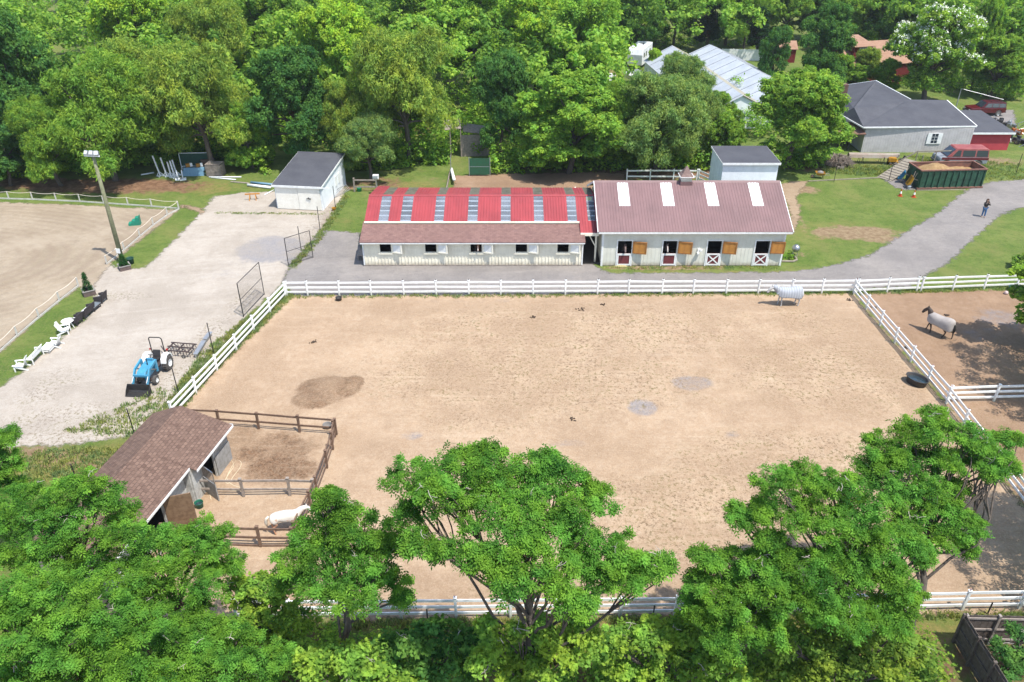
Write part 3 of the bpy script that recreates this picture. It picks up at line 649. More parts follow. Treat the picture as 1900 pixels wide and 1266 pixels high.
lobe_tree('bushy_tree', 'yellow-green bushy tree at the bottom, left of the dark board fence', 'tree', (1560, 1330),
 [(1440, 1190, 36, .8), (1490, 1175, 36, 1), (1545, 1180, 38, 1), (1600, 1175, 34, 1.1), (1650, 1185, 34, 1), (1695, 1215, 30, .8), (1470, 1235, 42, .2), (1530, 1230, 44, .3), (1595, 1235, 44, .3), (1655, 1240, 40, .3), (1500, 1280, 42, -.3), (1580, 1285, 44, -.3), (1650, 1285, 42, -.2), (1720, 1265, 34, .2), (1410, 1240, 36, .2)], 'yellow', 112, mode='leaf', leaf=(.15, .09), dens=1.1)
lobe_tree('bushy_tree', 'fresh green bushy tree at the bottom, right of the vine-wrapped trunk', 'tree', (1230, 1330),
 [(1120, 1200, 32, .6), (1165, 1185, 34, .8), (1215, 1185, 36, .8), (1262, 1170, 30, 1), (1300, 1190, 34, .8), (1150, 1240, 38, .1), (1210, 1240, 40, .2), (1270, 1235, 40, .2), (1330, 1240, 38, .2), (1180, 1285, 38, -.3), (1250, 1285, 40, -.3), (1320, 1285, 40, -.3), (1380, 1270, 38, 0)], 'mid', 113, mode='leaf', leaf=(.17, .10))
lobe_tree('shrub', 'dark low shrub in the gap left of the vine-wrapped trunk', 'shrub', (790, 1370),
 [(720, 1205, 26, .3), (765, 1190, 28, .4), (815, 1180, 30, .5), (860, 1190, 28, .4), (740, 1245, 34, 0), (800, 1235, 36, 0), (860, 1240, 34, 0), (700, 1255, 30, 0)], 'dark', 114, mode='leaf', leaf=(.16, .10), trunk_r=.06)
lobe_tree('shrub', 'dark leafy bush growing over the foot of the vine-wrapped trunk', 'shrub', (960, 1400),
 [(905, 1165, 20, .3), (925, 1200, 26, .1), (960, 1225, 24, 0), (1030, 1195, 24, .2), (1060, 1165, 22, .4), (1065, 1215, 28, 0), (900, 1235, 30, -.2), (1010, 1250, 26, -.3), (960, 1170, 12, .3), (1000, 1150, 12, .4), (1090, 1180, 22, .2), (985, 1215, 24, .1), (1005, 1185, 18, .2), (975, 1250, 28, 0), (940, 1255, 26, 0)], 'mid', 119, mode='leaf', leaf=(.15, .09), trunk_r=.05, dens=.8)
lobe_tree('shrub', 'bright low shrub at the bottom edge under the tree by the small paddock', 'shrub', (640, 1400),
 [(580, 1235, 30, .2), (630, 1225, 32, .3), (680, 1230, 30, .2), (600, 1270, 34, 0), (660, 1270, 34, 0), (720, 1275, 32, 0), (780, 1280, 30, 0)], 'mid', 115, mode='leaf', leaf=(.15, .10), trunk_r=.05)
lobe_tree('shrub', 'leafy shrub inside the board fence at the lower right corner', 'shrub', (1880, 1260),
 [(1860, 1205, 20, .2), (1890, 1185, 22, .4), (1885, 1225, 26, 0), (1915, 1215, 28, 0), (1870, 1245, 22, -.2)], 'blue', 116, mode='leaf', leaf=(.14, .06), trunk_r=.05)
lobe_tree('broadleaf_tree', 'branches poking in at the right edge beside the two side paddocks', 'tree', (1975, 640),
 [(1905, 510, 22, 0), (1890, 545, 14, .2), (1912, 560, 24, 0), (1925, 520, 30, 0), (1900, 590, 14, 0), (1940, 590, 40, 0), (1990, 560, 46, 0), (1970, 500, 40, .4), (2040, 620, 60, 0), (2000, 640, 50, -.4)], 'mid', 117, mode='leaf', leaf=(.22, .14), crad=(.35, .6))
lobe_tree('broadleaf_tree', 'yellow-green shrub in the lawn at the right edge, above the gate fence', 'shrub', (1905, 500),
 [(1890, 492, 12, 0), (1905, 485, 16, 0), (1925, 490, 18, 0)], 'yellow', 118, mode='leaf', leaf=(.18, .12), trunk_r=.05)
OPEN = crown_proto(77, kind='locust')
# trees just outside the frame on the right whose shade falls on the side paddock
for lab, bx, by, s_ in (('tree right of the frame shading the side paddock', 36.6, 40.2, 1.0), ('second tree right of the frame shading the lower side paddock', 27.6, 25.0, .8)):
    t = thing('broadleaf_tree', lab, 'tree', (bx, by, 0), bx); t.scale = (s_, s_, s_*.95)
    mesh_obj('crown', OPEN[0], t, GREEN['mid']); mesh_obj('trunk', OPEN[1], t)

# ---- undergrowth: uncountable low foliage
def undergrowth(name, label, areas, col, seed, leaf=(.2, .13)):
    rng = np.random.default_rng(seed); cc = []; cr = []; ct = []
    for pix, n, h0, h1 in areas:
        poly = hull_pts(pix); lo = poly.min(0); hi = poly.max(0)
        P = rng.uniform(lo, hi, (n*6, 2)); P = P[sdist(P, poly) > 0][:n]
        z = rng.uniform(h0, h1, len(P))*rng.uniform(.3, 1, len(P)); cc.append(np.column_stack([P, z])); cr.append(rng.uniform(.35, .8, len(P))); ct.append(rng.normal(size=len(P))*.16+.42)
    cc = np.concatenate(cc); cr = np.concatenate(cr); ct = np.concatenate(ct)
    V, T = leaves(cc, cr, ct, 34, leaf[0], leaf[1], rng, up=.8, out=.5)
    o = mesh_obj(name, leaf_mesh(name, V, T), None, GREEN[col]); tag(o, label, 'undergrowth', kind='stuff')
undergrowth('undergrowth', 'tangled low growth beneath the far tree line', [
 ([(-60, 338), (100, 330), (230, 318), (400, 300), (500, 325), (500, 290), (230, 290), (-60, 310)], 900, .3, 3.2),
 ([(640, 322), (830, 305), (835, 290), (640, 300)], 320, .3, 3.0), ([(912, 325), (1160, 320), (1320, 318), (1320, 296), (912, 298)], 620, .3, 3.2), ([(1452, 318), (1530, 312), (1560, 290), (1450, 290)], 120, .3, 2.2),
 ([(1130, 300), (1560, 240), (1560, 180), (1130, 200)], 900, .3, 4), ([(230, 290), (1130, 290), (1130, 200), (230, 200)], 2400, .4, 5), ([(1560, 152), (1900, 190), (1900, 160), (1560, 130)], 240, .3, 2), ([(1100, 100), (1500, 85), (1700, 95), (1700, 70), (1100, 70)], 400, .3, 3)], 'fresh', 201, (.27, .2))
undergrowth('undergrowth', 'weedy thicket on the ground at the bottom edge', [
 ([(-100, 1130), (560, 1165), (720, 1190), (900, 1195), (1100, 1185), (1500, 1180), (1740, 1190), (1760, 1400), (-200, 1400)], 1500, .1, 1.1)], 'mid', 202, (.16, .09))
def weeds():
    rng = np.random.default_rng(77); VV = []; TT = []
    for pix, n, h_ in (([(375, 655), (530, 535), (545, 551), (400, 690), (330, 770), (240, 815), (300, 760)], 2600, .22), ([(595, 428), (640, 360), (648, 366), (600, 440), (545, 500), (538, 492)], 700, .2),
                       ([(560, 1158), (1900, 1140), (1900, 1146), (560, 1166)], 700, .25), ([(540, 549), (1583, 543), (1583, 549), (540, 555)], 700, .18), ([(1590, 543), (1885, 533), (1885, 538), (1590, 548)], 200, .2),
                       ([(0, 840), (240, 830), (230, 870), (60, 900)], 900, .2), ([(120, 800), (300, 720), (330, 750), (250, 815)], 500, .2), ([(1520, 306), (1680, 312), (1660, 330), (1530, 322)], 700, .35), ([(1680, 290), (1900, 306), (1900, 335), (1830, 335)], 800, .3),
                       ([(1115, 496), (1450, 492), (1450, 500), (1115, 500)], 300, .12), ([(396, 394), (600, 396), (600, 399), (396, 397)], 260, .08)):
        poly = hull_pts(pix); lo = poly.min(0); hi = poly.max(0); P = rng.uniform(lo, hi, (n*8, 2)); P = P[sdist(P, poly) > 0][:int(n*.5)]
        P = np.repeat(P, 12, 0)+rng.normal(size=(len(P)*12, 2))*.10; m = len(P); az = rng.uniform(0, 2*pi, m); hh = h_*rng.uniform(.3, 1, m)
        d = np.column_stack([np.cos(az), np.sin(az), np.zeros(m)]); b = np.column_stack([P, np.full(m, .01)]); wv = np.column_stack([-np.sin(az), np.cos(az), np.zeros(m)])*.022
        tip = b+d*hh[:, None]*.6+np.array([0, 0, 1])*hh[:, None]; mid = b+d*hh[:, None]*.2+np.array([0, 0, .6])*hh[:, None]
        VV.append(np.stack([b-wv, b+wv, mid+wv, tip], 1)); TT.append(rng.normal(size=m)*.25+.5)
    o = mesh_obj('weeds', leaf_mesh('weeds', np.concatenate(VV), np.concatenate(TT)), None, (.19, .25, .11)); tag(o, 'straggly weeds and grass tufts along fences and yard edges', 'weeds', kind='stuff')
weeds()
# ------------------------------------------------------------------ building helpers
CREAM = soiled('cream_siding', (.84, .79, .64), (.74, .69, .55))
SAGE = soiled('sage_siding', (.66, .65, .56), (.58, .57, .48))
WHITEP = M('white_paint', (.80, .80, .77), (.66, .67, .64), 2.5, .6, bump=.05)
VINYL = soiled('white_vinyl', (.80, .80, .79), (.70, .71, .67), 1.6, .45, .02, .42, (.34, .33, .22), .6)
SIDE = M('pale_siding', (.80, .83, .85), (.70, .73, .75), 1.5, .7)
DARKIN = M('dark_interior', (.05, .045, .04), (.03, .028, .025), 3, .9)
GREYP = M('grey_metal', (.42, .43, .44), (.34, .35, .36), 4, .45, .6)
BLACKM = M('black_metal', (.03, .03, .032), (.05, .045, .04), 5, .5, .3)
STEEL = M('steel', (.45, .46, .47), (.3, .3, .3), 5, .35, .9)
REDR = metal_roof('red_metal_roof', alb(206, 86, 90, .5), alb(188, 80, 84, .5))
MAUVE = metal_roof('mauve_metal_roof', alb(170, 132, 130, .46), alb(156, 122, 120, .46), amt=.3)
WHITESKY = metal_roof('white_panel', (.80, .81, .80), (.74, .75, .73), (.5, .48, .4), (.86, .86, .86), .2)
MAROON = M('maroon_wood', (.17, .035, .04), (.11, .03, .03), 3, .7)
ORANGEW = M('orange_wood', (.50, .23, .05), (.36, .15, .035), 2.5, .6, bump=.2)
BROWNW = M('brown_wood', (.19, .12, .08), (.11, .07, .05), 4, .85, bump=.3)
GREYW = M('grey_wood', (.32, .27, .23), (.2, .17, .14), 4, .9, bump=.3)
SHING = shingle('mauve_shingles', alb(176, 138, 128), alb(152, 118, 112), alb(196, 158, 144), .32, .16)
SHING2 = shingle('brown_shingles', alb(164, 134, 118), alb(128, 102, 90), alb(174, 144, 126), .24, .17, .02)
SLATE = M('slate_roof', alb(108, 109, 115, .5), alb(96, 97, 104, .5), .6, .85, bump=.15)
def glass(name, c=(.03, .04, .05)):
    t = NT(name); return t.prin(c, .08, 0, None, .8)
GLASS = glass('window_glass')
def clear_panel():
    t = NT('clear_panel'); co = t.co()
    p = t.n('ShaderNodeBsdfPrincipled'); p.inputs['Base Color'].default_value = (.40, .43, .47, 1); p.inputs['Roughness'].default_value = .25
    tr = t.n('ShaderNodeBsdfTransparent'); tr.inputs[0].default_value = (.9, .93, .96, 1)
    mx = t.n('ShaderNodeMixShader'); t.l(t.ramp(t.noise(.5, 2, .5, co), .3, .7, .16, .30), mx.inputs[0]); t.l(tr.outputs[0], mx.inputs[1]); t.l(p.outputs[0], mx.inputs[2])
    t.l(mx.outputs[0], t.out.inputs[0]); return t.m
CLEAR = clear_panel()
OLIVEP = M('weathered_panel', alb(150, 146, 128, .5), alb(112, 110, 92, .5), 2.2, .6)

def ribbed(mb, x0, x1, p0, p1, sp=.3, rh=.025, rw=.05, th=.03, skip=()):
    """metal sheet between x0..x1 from (y,z)=p0 to p1 with raised ribs; skip = x-intervals left open"""
    cuts = [x0]+[c for s in skip for c in s]+[x1]
    d = Vector((0, p1[0]-p0[0], p1[1]-p0[1])).normalized(); n = Vector((0, -d.z, d.y));  n = n if n.z > 0 else -n
    for a, b in zip(cuts[::2], cuts[1::2]):
        if b-a < .02: continue
        prof = [(a, 0)]; x = math.ceil(a/sp)*sp
        while x < b-rw:
            if x-rw > a: prof += [(x-rw/2, 0), (x-rw/4, rh), (x+rw/4, rh), (x+rw/2, 0)]
            x += sp
        prof.append((b, 0))
        top = [[Vector((x, p[0], p[1]))+n*z for x, z in prof] for p in (p0, p1)]
        bot = [[Vector((x, p[0], p[1]))-n*th for x, z in prof] for p in (p0, p1)]
        m = len(prof); V = top[0]+top[1]+bot[0]+bot[1]; f = []
        for i in range(m-1): f += [(i, i+1, m+i+1, m+i), (2*m+i, 3*m+i, 3*m+i+1, 2*m+i+1), (i, 2*m+i, 2*m+i+1, i+1), (m+i, m+i+1, 3*m+i+1, 3*m+i)]
        f += [(0, m, 3*m, 2*m), (m-1, 3*m-1, 4*m-1, 2*m-1)]
        mb.add(V, f)
def wall(mb, x0, x1, z0, z1, y, th=.12, op=(), bat=0, bw=.04, bd=.02, ax='x'):
    """wall along x (or y) facing -y (or +-x), with openings (xa,xb,za,zb) and vertical battens"""
    xs = sorted({x0, x1, *[v for o in op for v in o[:2]]}); zs = sorted({z0, z1, *[v for o in op for v in o[2:]]})
    def bx(a, b, y0, y1, c, d):
        if ax == 'x': mb.box(a, b, y0, y1, c, d)
        else: mb.box(y0, y1, a, b, c, d)
    for a, b in zip(xs, xs[1:]):
        for c, d in zip(zs, zs[1:]):
            m_, n_ = (a+b)/2, (c+d)/2
            if any(o[0] < m_ < o[1] and o[2] < n_ < o[3] for o in op): continue
            bx(a, b, y, y+th, c, d)
    if bat:
        x = x0+bat/2
        while x < x1-.05:
            seg = [(z0, z1)]
            for o in op:
                if o[0]-bw < x < o[1]+bw:
                    seg = [s for q in seg for s in ((q[0], min(q[1], o[2])), (max(q[0], o[3]), q[1])) if s[1]-s[0] > .05]
            for s in seg: bx(x-bw/2, x+bw/2, *( (y-bd, y-.001) if th > 0 else (y+.001, y+bd)), s[0], s[1]-.003)
            x += bat
def frame(mb, x0, x1, z0, z1, y, w_=.08, d=.05):
    mb.box(x0-w_, x0, y-d, y+.02, z0-w_, z1+w_); mb.box(x1, x1+w_, y-d, y+.02, z0-w_, z1+w_)
    mb.box(x0, x1, y-d, y+.02, z1, z1+w_); mb.box(x0, x1, y-d, y+.02, z0-w_, z0)

# ------------------------------------------------------------------ cream stable with the red roof
YF = 58.55
X = lambda px, py, Y=YF: PY(px, py, Y).x
def cream_stable():
    x0, x1 = X(674, 470), X(1081, 470); L = x1-x0
    t = thing('stable', 'long cream board-and-batten stable with red metal roof and clear skylight strips', 'stable', (x0, YF, 0))
    op = []
    for a in (704.7, 788.8, 873, 957, 1034.2):
        xa = X(a, 460)-x0; op.append((xa, xa+.90, 1.22, 2.04))
    mb = MB(); wall(mb, 0, L, 0.12, 2.26, 0, .12, op, bat=.27, bw=.06, bd=.045)
    wall(mb, .12, 9.9, .12, 2.26, 0, .12, (), bat=.3, ax='y')  # left end
    wall(mb, .12, 9.9, .12, 2.26, L-.12, .12, (), ax='y')
    mb.box(0.001, L-.001, 9.78, 9.9, .12, 2.9)
    mb.prism([(1.9, 2.26), (9.3, 2.26), (9.3, 3.3), (5, 4.0), (1.9, 3.0)], .0, .12, 'x'); mb.prism([(1.9, 2.26), (9.3, 2.26), (9.3, 3.3), (5, 4.0), (1.9, 3.0)], L-.12, L, 'x')
    mb.build('wall', CREAM, t)
    mb = MB(); mb.box(-.02, L+.02, -.04, 9.9, -.1, .12); mb.build('foundation', GREYW, t)
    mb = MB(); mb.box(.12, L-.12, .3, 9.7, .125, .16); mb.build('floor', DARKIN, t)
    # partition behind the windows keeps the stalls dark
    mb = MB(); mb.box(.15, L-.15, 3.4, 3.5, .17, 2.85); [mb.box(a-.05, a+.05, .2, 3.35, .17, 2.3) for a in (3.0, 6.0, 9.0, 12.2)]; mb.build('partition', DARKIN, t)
    # eave, corner trim
    mb = MB(); mb.box(-.12, L+.12, -.40, -.34, 2.10, 2.24); mb.box(-.03, .07, -.05, .05, .1, 2.24); mb.box(L-.07, L+.03, -.05, .05, .1, 2.24); mb.box(-.12, L+.12, -.34, .02, 2.245, 2.26); mb.build('trim', WHITEP, t)
    sh = MB(); slab(sh, (-.15, -.42, 2.26), (L+.15, -.42, 2.26), (L+.15, 2.1, 3.02), (-.15, 2.1, 3.02), .05); sh.build('shingle_roof', SHING, t)
    # red upper roof with clear strips
    sk = [(700, 721), (740.8, 763), (804, 823.7), (866, 887), (928, 948.7), (990, 1010.5), (1052.6, 1072.5)]
    e0 = (1.85, 3.10); rdg = (5.0, 4.16); bk = (8.8, 3.42)
    Ye = YF+e0[0]; sx = [(X(a+1.2, 408, Ye)-x0, X(b-1.2, 408, Ye)-x0) for a, b in sk]
    xl = X(676, 412, Ye)-x0; xr = X(1075, 412, Ye)-x0; xr2 = X(1112, 400, Ye)-x0-.1
    last = (X(1092, 395, Ye)-x0, X(1109, 395, Ye)-x0-.1)
    mb = MB(); ribbed(mb, xl, xr, e0, rdg, .23, .03, .06, skip=sx); ribbed(mb, xl, xr, rdg, bk, .23, .03, .06, skip=sx)
    f0 = (.55, 2.84-.16); ribbed(mb, xr+.01, xr2, (f0[0], rdg[1]-(rdg[0]-f0[0])*.336), (1.95, rdg[1]-(rdg[0]-1.95)*.336), .23, .03, .06)
    ribbed(mb, xr+.01, xr2, (1.951, rdg[1]-(rdg[0]-1.951)*.336), rdg, .23, .03, .06, skip=[last]); ribbed(mb, xr+.01, xr2, rdg, bk, .23, .03, .06, skip=[last])
    ribbed(mb, xl, sx[0][0]-.02, (8.81, 3.415), (9.7, 3.24), .23, .03, .06)
    # ridge cap
    mb.prism([(4.84, 4.135), (5.0, 4.21), (5.16, 4.155), (5.0, 4.175)], xl, xr2, 'x'); mb.build('red_roof', REDR, t)
    allsk = sx+[last]
    for a, b in allsk:
        mb = MB(); ribbed(mb, a+.005, b-.005, e0 if (a, b) != last else (1.951, rdg[1]-(rdg[0]-1.951)*.336), rdg, .23, .02, .06, th=.006); mb.build('skylight', CLEAR, t)
        mb = MB(); ribbed(mb, a+.005, b-.005, rdg, bk, .115, .03, .05, th=.006); mb.build('skylight', OLIVEP, t)['label'] = 'dirty olive clear panel behind the ridge'
    # purlins seen through the clear panels, and the dark loft below
    mb = MB()
    for k in range(6):
        u = .06+k*.185; y = e0[0]+(rdg[0]-e0[0])*u; z = e0[1]+(rdg[1]-e0[1])*u-.10
        mb.box(xl+.1, xr2-.1, y, y+.12, z-.03, z+.03)
    for k in range(5):
        u = .1+k*.21; y = rdg[0]+(bk[0]-rdg[0])*u; z = rdg[1]+(bk[1]-rdg[1])*u-.10; mb.box(xl+.1, xr2-.1, y, y+.08, z-.08, z)
    mb.build('purlins', WHITEP, t)['kind'] = 'stuff'
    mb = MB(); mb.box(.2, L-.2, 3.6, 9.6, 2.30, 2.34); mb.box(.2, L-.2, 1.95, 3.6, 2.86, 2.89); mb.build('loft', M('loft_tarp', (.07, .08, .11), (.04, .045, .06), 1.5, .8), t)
    mb = MB(); mb.box(xl, xr, 1.74, 1.86, 2.99, 3.10); mb.box(xr+.02, xr2, f0[0]-.08, f0[0]-.005, 2.42, 2.66); mb.prism([(1.85, 2.95), (9, 3.05), (5, 4.05)], xl+.06, xl+.10, 'x'); mb.build('gutter', CREAM, t)
    # breezeway posts and braces
    mb = MB(); xb = xr2-.25; mb.box(xb, xb+.14, .7, .84, 0, 2.6); mb.beam((xb+.05, .72, 1.4), (xb-.55, .72, 2.5), .08, .08); mb.box(xr+.1, xr2-.06, .62, .7, 2.42, 2.6); mb.build('breezeway_frame', CREAM, t)
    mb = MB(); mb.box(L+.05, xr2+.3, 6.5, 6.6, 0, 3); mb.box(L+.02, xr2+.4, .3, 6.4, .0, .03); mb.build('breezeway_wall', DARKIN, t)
    # window: frame, sill; open shutter
    for i, o in enumerate(op):
        mb = MB(); frame(mb, o[0], o[1], o[2], o[3], -.02, .06, .035); wf = mb.build('window_frame', CREAM, t)
        mb = MB(); mb.box(o[0]-.12, o[1]+.14, -.14, -.03, o[2]-.13, o[2]-.065); mb.build('sill', CREAM, wf)
        wd = .88; S = thing('shutter', None, None, (o[1]+.07, -.06, 0), R(-16)); S.parent = t
        for k in ('label', 'category'):
            if k in S: del S[k]
        mb = MB(); mb.box(0, wd, -.05, 0, o[2]-.02, o[3]+.02); sb = mb.build('panel', WHITEP, S)
        mb = MB(); mb.box(.02, wd-.02, -.075, -.052, o[2], o[2]+.10); mb.box(.02, wd-.02, -.075, -.052, o[3]-.10, o[3]); mb.box(.02, .11, -.075, -.052, o[2]+.1, o[3]-.1); mb.box(wd-.11, wd-.02, -.075, -.052, o[2]+.1, o[3]-.1); mb.build('moulding', CREAM, S)
    # hitching bench left of the stable
    b = thing('bench', 'small grey wooden bench against the left end of the cream stable', 'bench', (x0-.75, YF+1.0, 0))
    mb = MB(); mb.box(0, .5, 0, 1.2, .42, .48); mb.build('seat', GREYW, b)
    for u in (0.02, 1.1): mb = MB(); mb.box(.02, .1, u, u+.08, 0, .42); mb.box(.4, .48, u, u+.08, 0, .42); mb.build('leg', GREYW, b)
cream_stable()

def sage_stable():
    x0, x1 = X(1116, 470), X(1452, 470); L = x1-x0; Z = 3.0
    t = thing('stable', 'sage green stable with mauve metal roof, four white skylight panels and Dutch doors', 'stable', (x0, YF, 0))
    op = []
    for a in (1146, 1230, 1312.5, 1401.5):
        xa = X(a, 460)-x0; op.append((xa, xa+1.12, .06, 2.22))
    mb = MB(); wall(mb, 0, L, .05, Z, 0, .14, op, bat=.3, bw=.03, bd=.014)
    wall(mb, .14, 9.9, .05, Z, 0, .14, (), bat=.3, bw=.03, bd=.014, ax='y'); wall(mb, .14, 9.9, .05, Z, L-.14, .14, (), ax='y'); mb.box(.001, L-.001, 9.9, 10, .05, Z)
    for xx in (0, L-.14): mb.prism([(0.0, Z), (10, Z), (4.95, 5.35)], xx+.001, xx+.139, 'x')
    mb.build('wall', SAGE, t)
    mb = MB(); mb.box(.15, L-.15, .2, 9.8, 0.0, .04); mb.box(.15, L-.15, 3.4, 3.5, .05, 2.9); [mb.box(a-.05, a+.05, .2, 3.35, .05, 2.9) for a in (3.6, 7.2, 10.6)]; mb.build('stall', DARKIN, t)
    mb = MB()
    for a in (-.02, L-.13): mb.box(a, a+.15, -.05, .1, .0, Z-.1)
    mb.box(-.35, L+.35, -.42, -.34, Z-.02, Z+.13); mb.box(-.3, L+.3, -.34, .02, Z-.01, Z+.01); mb.build('trim', WHITEP, t)
    e = (-.42, Z+.16); r_ = (4.75, 5.48); b = (10.3, Z+.1); xa, xb = -.4, L+.4
    sk = []
    for a, c in ((1144.7, 1164.6), (1224.6, 1245.3), (1305.8, 1326), (1387, 1407)):
        Yr = YF+4.6; sk.append((X(a, 338, Yr)-x0, X(c, 338, Yr)-x0))
    mb = MB(); um = .50; mid = (e[0]+(r_[0]-e[0])*um, e[1]+(r_[1]-e[1])*um); up = (e[0]+(r_[0]-e[0])*.975, e[1]+(r_[1]-e[1])*.975)
    ribbed(mb, xa, xb, e, mid, .23, .018, .05); ribbed(mb, xa, xb, mid, up, .23, .018, .05, skip=sk); ribbed(mb, xa, xb, up, r_, .23, .018, .05); ribbed(mb, xa, xb, r_, b, .23, .018, .05)
    mb.prism([(4.55, 5.40), (4.75, 5.54), (4.95, 5.44), (4.75, 5.50)], xa, xb, 'x'); mb.build('mauve_roof', MAUVE, t)
    for s in sk: mb = MB(); ribbed(mb, s[0]+.004, s[1]-.004, mid, up, .23, .02, .06, th=.02); mb.build('skylight', WHITESKY, t)
    # rake trim
    mb = MB()
    for xx in (xa-.03, xb): mb.beam((xx, e[0], e[1]-.06), (xx, r_[0], r_[1]-.06), .05, .16); mb.beam((xx, r_[0], r_[1]-.06), (xx, b[0], b[1]-.06), .05, .16)
    mb.build('rake_board', WHITEP, t)
    for i, o in enumerate(op):
        mb = MB(); w_ = .09
        mb.box(o[0]-w_, o[0], -.05, .02, .02, 2.30); mb.box(o[1], o[1]+w_, -.05, .02, .02, 2.30); mb.box(o[0], o[1], -.05, .02, 2.22, 2.30); mb.build('door_frame', WHITEP, t)
        D = thing('lower_door', None, None, (o[0], 0, 0)); D.parent = t
        D['label'] = 'plain maroon lower door with white border' if i < 2 else 'maroon lower door with white X brace'
        wd = 1.12; mb = MB(); mb.box(.01, wd-.01, -.03, .02, .08, 1.12); mb.build('panel', MAROON, D)
        mb = MB(); f_ = .12
        mb.box(.01, f_, -.06, -.031, .08, 1.12); mb.box(wd-f_, wd-.01, -.06, -.031, .08, 1.12); mb.box(f_, wd-f_, -.06, -.031, .08, .08+f_); mb.box(f_, wd-f_, -.06, -.031, 1.12-f_*(1 if i > 1 else 1.3), 1.12)
        if i > 1:
            mb.beam((f_, -.046, .2), (wd-f_, -.046, 1.0), .022, .10, up=(0, 0, 1)); mb.beam((f_, -.051, 1.0), (wd-f_, -.051, .2), .022, .10, up=(0, 0, 1))
        mb.build('border', WHITEP, D)
        S = thing('upper_door', None, None, (o[1]+.08, -.06, 0), R(-12 if i < 3 else -6)); S.parent = t
        for q in (D, S):
            if 'category' in q: del q['category']
        mb = MB(); mb.box(0, 1.12, -.05, 0, 1.16, 2.2); mb.build('panel', ORANGEW, S)
        mb = MB()
        mb.box(.01, .1, -.08, -.052, 1.17, 2.19); mb.box(1.02, 1.11, -.08, -.052, 1.17, 2.19); mb.box(.1, 1.02, -.08, -.052, 2.10, 2.19); mb.box(.1, 1.02, -.08, -.052, 1.17, 1.26)
        mb.build('border', M('dark_orange_wood', (.34, .15, .035), (.24, .10, .03), 3, .6), S)
    # cupola
    c = thing('cupola', None, None, (X(1272, 336, YF+4.75)-x0, 4.75, 5.35)); c.parent = t
    mb = MB(); mb.box(-.5, .5, -.5, .5, -.2, .22); mb.build('base', MAUVE, c)
    mb = MB(); mb.box(-.42, .42, -.42, .42, .22, .62); [mb.box(-.36, .36, -.44, -.421, .27+k*.08, .31+k*.08) for k in range(4)]; mb.build('louvre_box', SAGE, c)
    mb = MB(); mb.lathe([(.78, .62), (.5, .86), (.06, 1.42)], 4, M=Matrix.Rotation(pi/4, 4, 'Z')); mb.build('cap', M('cupola_shingle', alb(176, 150, 140), alb(150, 124, 116), 6, .9), c)
    mb = MB(); mb.box(-.57, .57, -.57, .57, .60, .64); mb.build('eave', WHITEP, c)
    for k in ('label', 'category'):
        if k in c: del c[k]
    # wall lamp
    mb = MB(); xl = X(1296, 468)-x0; mb.box(xl-.1, xl+.1, -.14, -.02, 1.35, 1.55); mb.box(xl-.18, xl+.0, -.34, -.12, 1.18, 1.32); mb.box(xl+.05, xl+.22, -.3, -.12, 1.42, 1.54); mb.build('wall_lamp', WHITEP, t)
sage_stable()

# ------------------------------------------------------------------ generic box shed with one-slope roof in a local frame
def pitched(name, label, cat, p0, p1, depth, h0, h1, wallm, roofm, over=.15, rib=0, trimm=None, th=.08, sideway=1):
    """front wall from ground point p0 to p1, running back by depth; front height h0, back height h1"""
    p0, p1 = Vector(p0), Vector(p1); L = (p1-p0).xy.length; rz = atan2(p1.y-p0.y, p1.x-p0.x)
    t = thing(name, label, cat, (p0.x, p0.y, 0), rz)
    mb = MB(); wall(mb, 0, L, 0, h0, 0, .1, bat=rib, bw=.02, bd=.012); wall(mb, 0, L, 0, h1, depth-.1, .1)
    wall(mb, .1, depth-.1, 0, min(h0, h1), 0, .1, bat=rib, bw=.02, bd=.012, ax='y'); wall(mb, .1, depth-.1, 0, min(h0, h1), L-.1, .1, ax='y')
    hi = max(h0, h1); lo = min(h0, h1); tri = [(.1, lo), (depth-.1, lo), (depth-.1 if h1 > h0 else .1, hi-.02)]
    for xx in (.001, L-.099): mb.prism(tri, xx, xx+.098, 'x')
    mb.build('wall', wallm, t)
    k = (h1-h0)/depth
    mb = MB(); slab(mb, (-over, -over*1.5, h0-over*1.5*k+th), (L+over, -over*1.5, h0-over*1.5*k+th), (L+over, depth+over, h1+over*k+th), (-over, depth+over, h1+over*k+th), th*.8); mb.build('roof', roofm, t)
    if trimm:
        mb = MB(); z = h0-over*1.5*k
        mb.box(-over, L+over, -over*1.5-.04, -over*1.5-.002, z-.12, z+th)
        for xx in (-over-.03, L+over+.001): mb.beam((xx+.014, -over*1.5, z-.02), (xx+.014, depth+over, h1+over*k-.02), .03, .16)
        mb.build('trim', trimm, t)
    return t, L
# left shed with sliding doors
a, b = G(515, 387), G(600, 391)
s1, L = pitched('shed', 'beige shed with dark grey roof and sliding doors in the gravel yard', 'shed', a, b, 7.2, 2.35, 3.1, SIDE, SLATE, trimm=WHITEP)
mb = MB(); mb.box(.1, L*.5, -.10, -.04, .06, 2.2); mb.build('sliding_door', M('beige_door', (.82, .79, .70), (.74, .70, .61), 2, .8), s1)
mb = MB(); mb.box(L*.5+.03, L-.1, -.13, -.05, .06, 2.2); d_ = mb.build('sliding_door', M('beige_door', None), s1)
mb = MB(); mb.tube([(L*.72, -.18, 1.3), (L*.76, -.18, 1.1)], .04, 6); mb.box(L*.68, L*.78, -.2, -.14, 1.16, 1.2); mb.build('latch', BLACKM, d_)
mb = MB(); mb.box(.3, L+1.0, -.16, -.11, 2.22, 2.30); mb.build('door_rail', WHITEP, s1)
mb = MB()
for yy in (4.0, 4.9): mb.box(L+.001, L+.06, yy, yy+.55, .9, 1.9)
mb.build('side_window', WHITEP, s1)
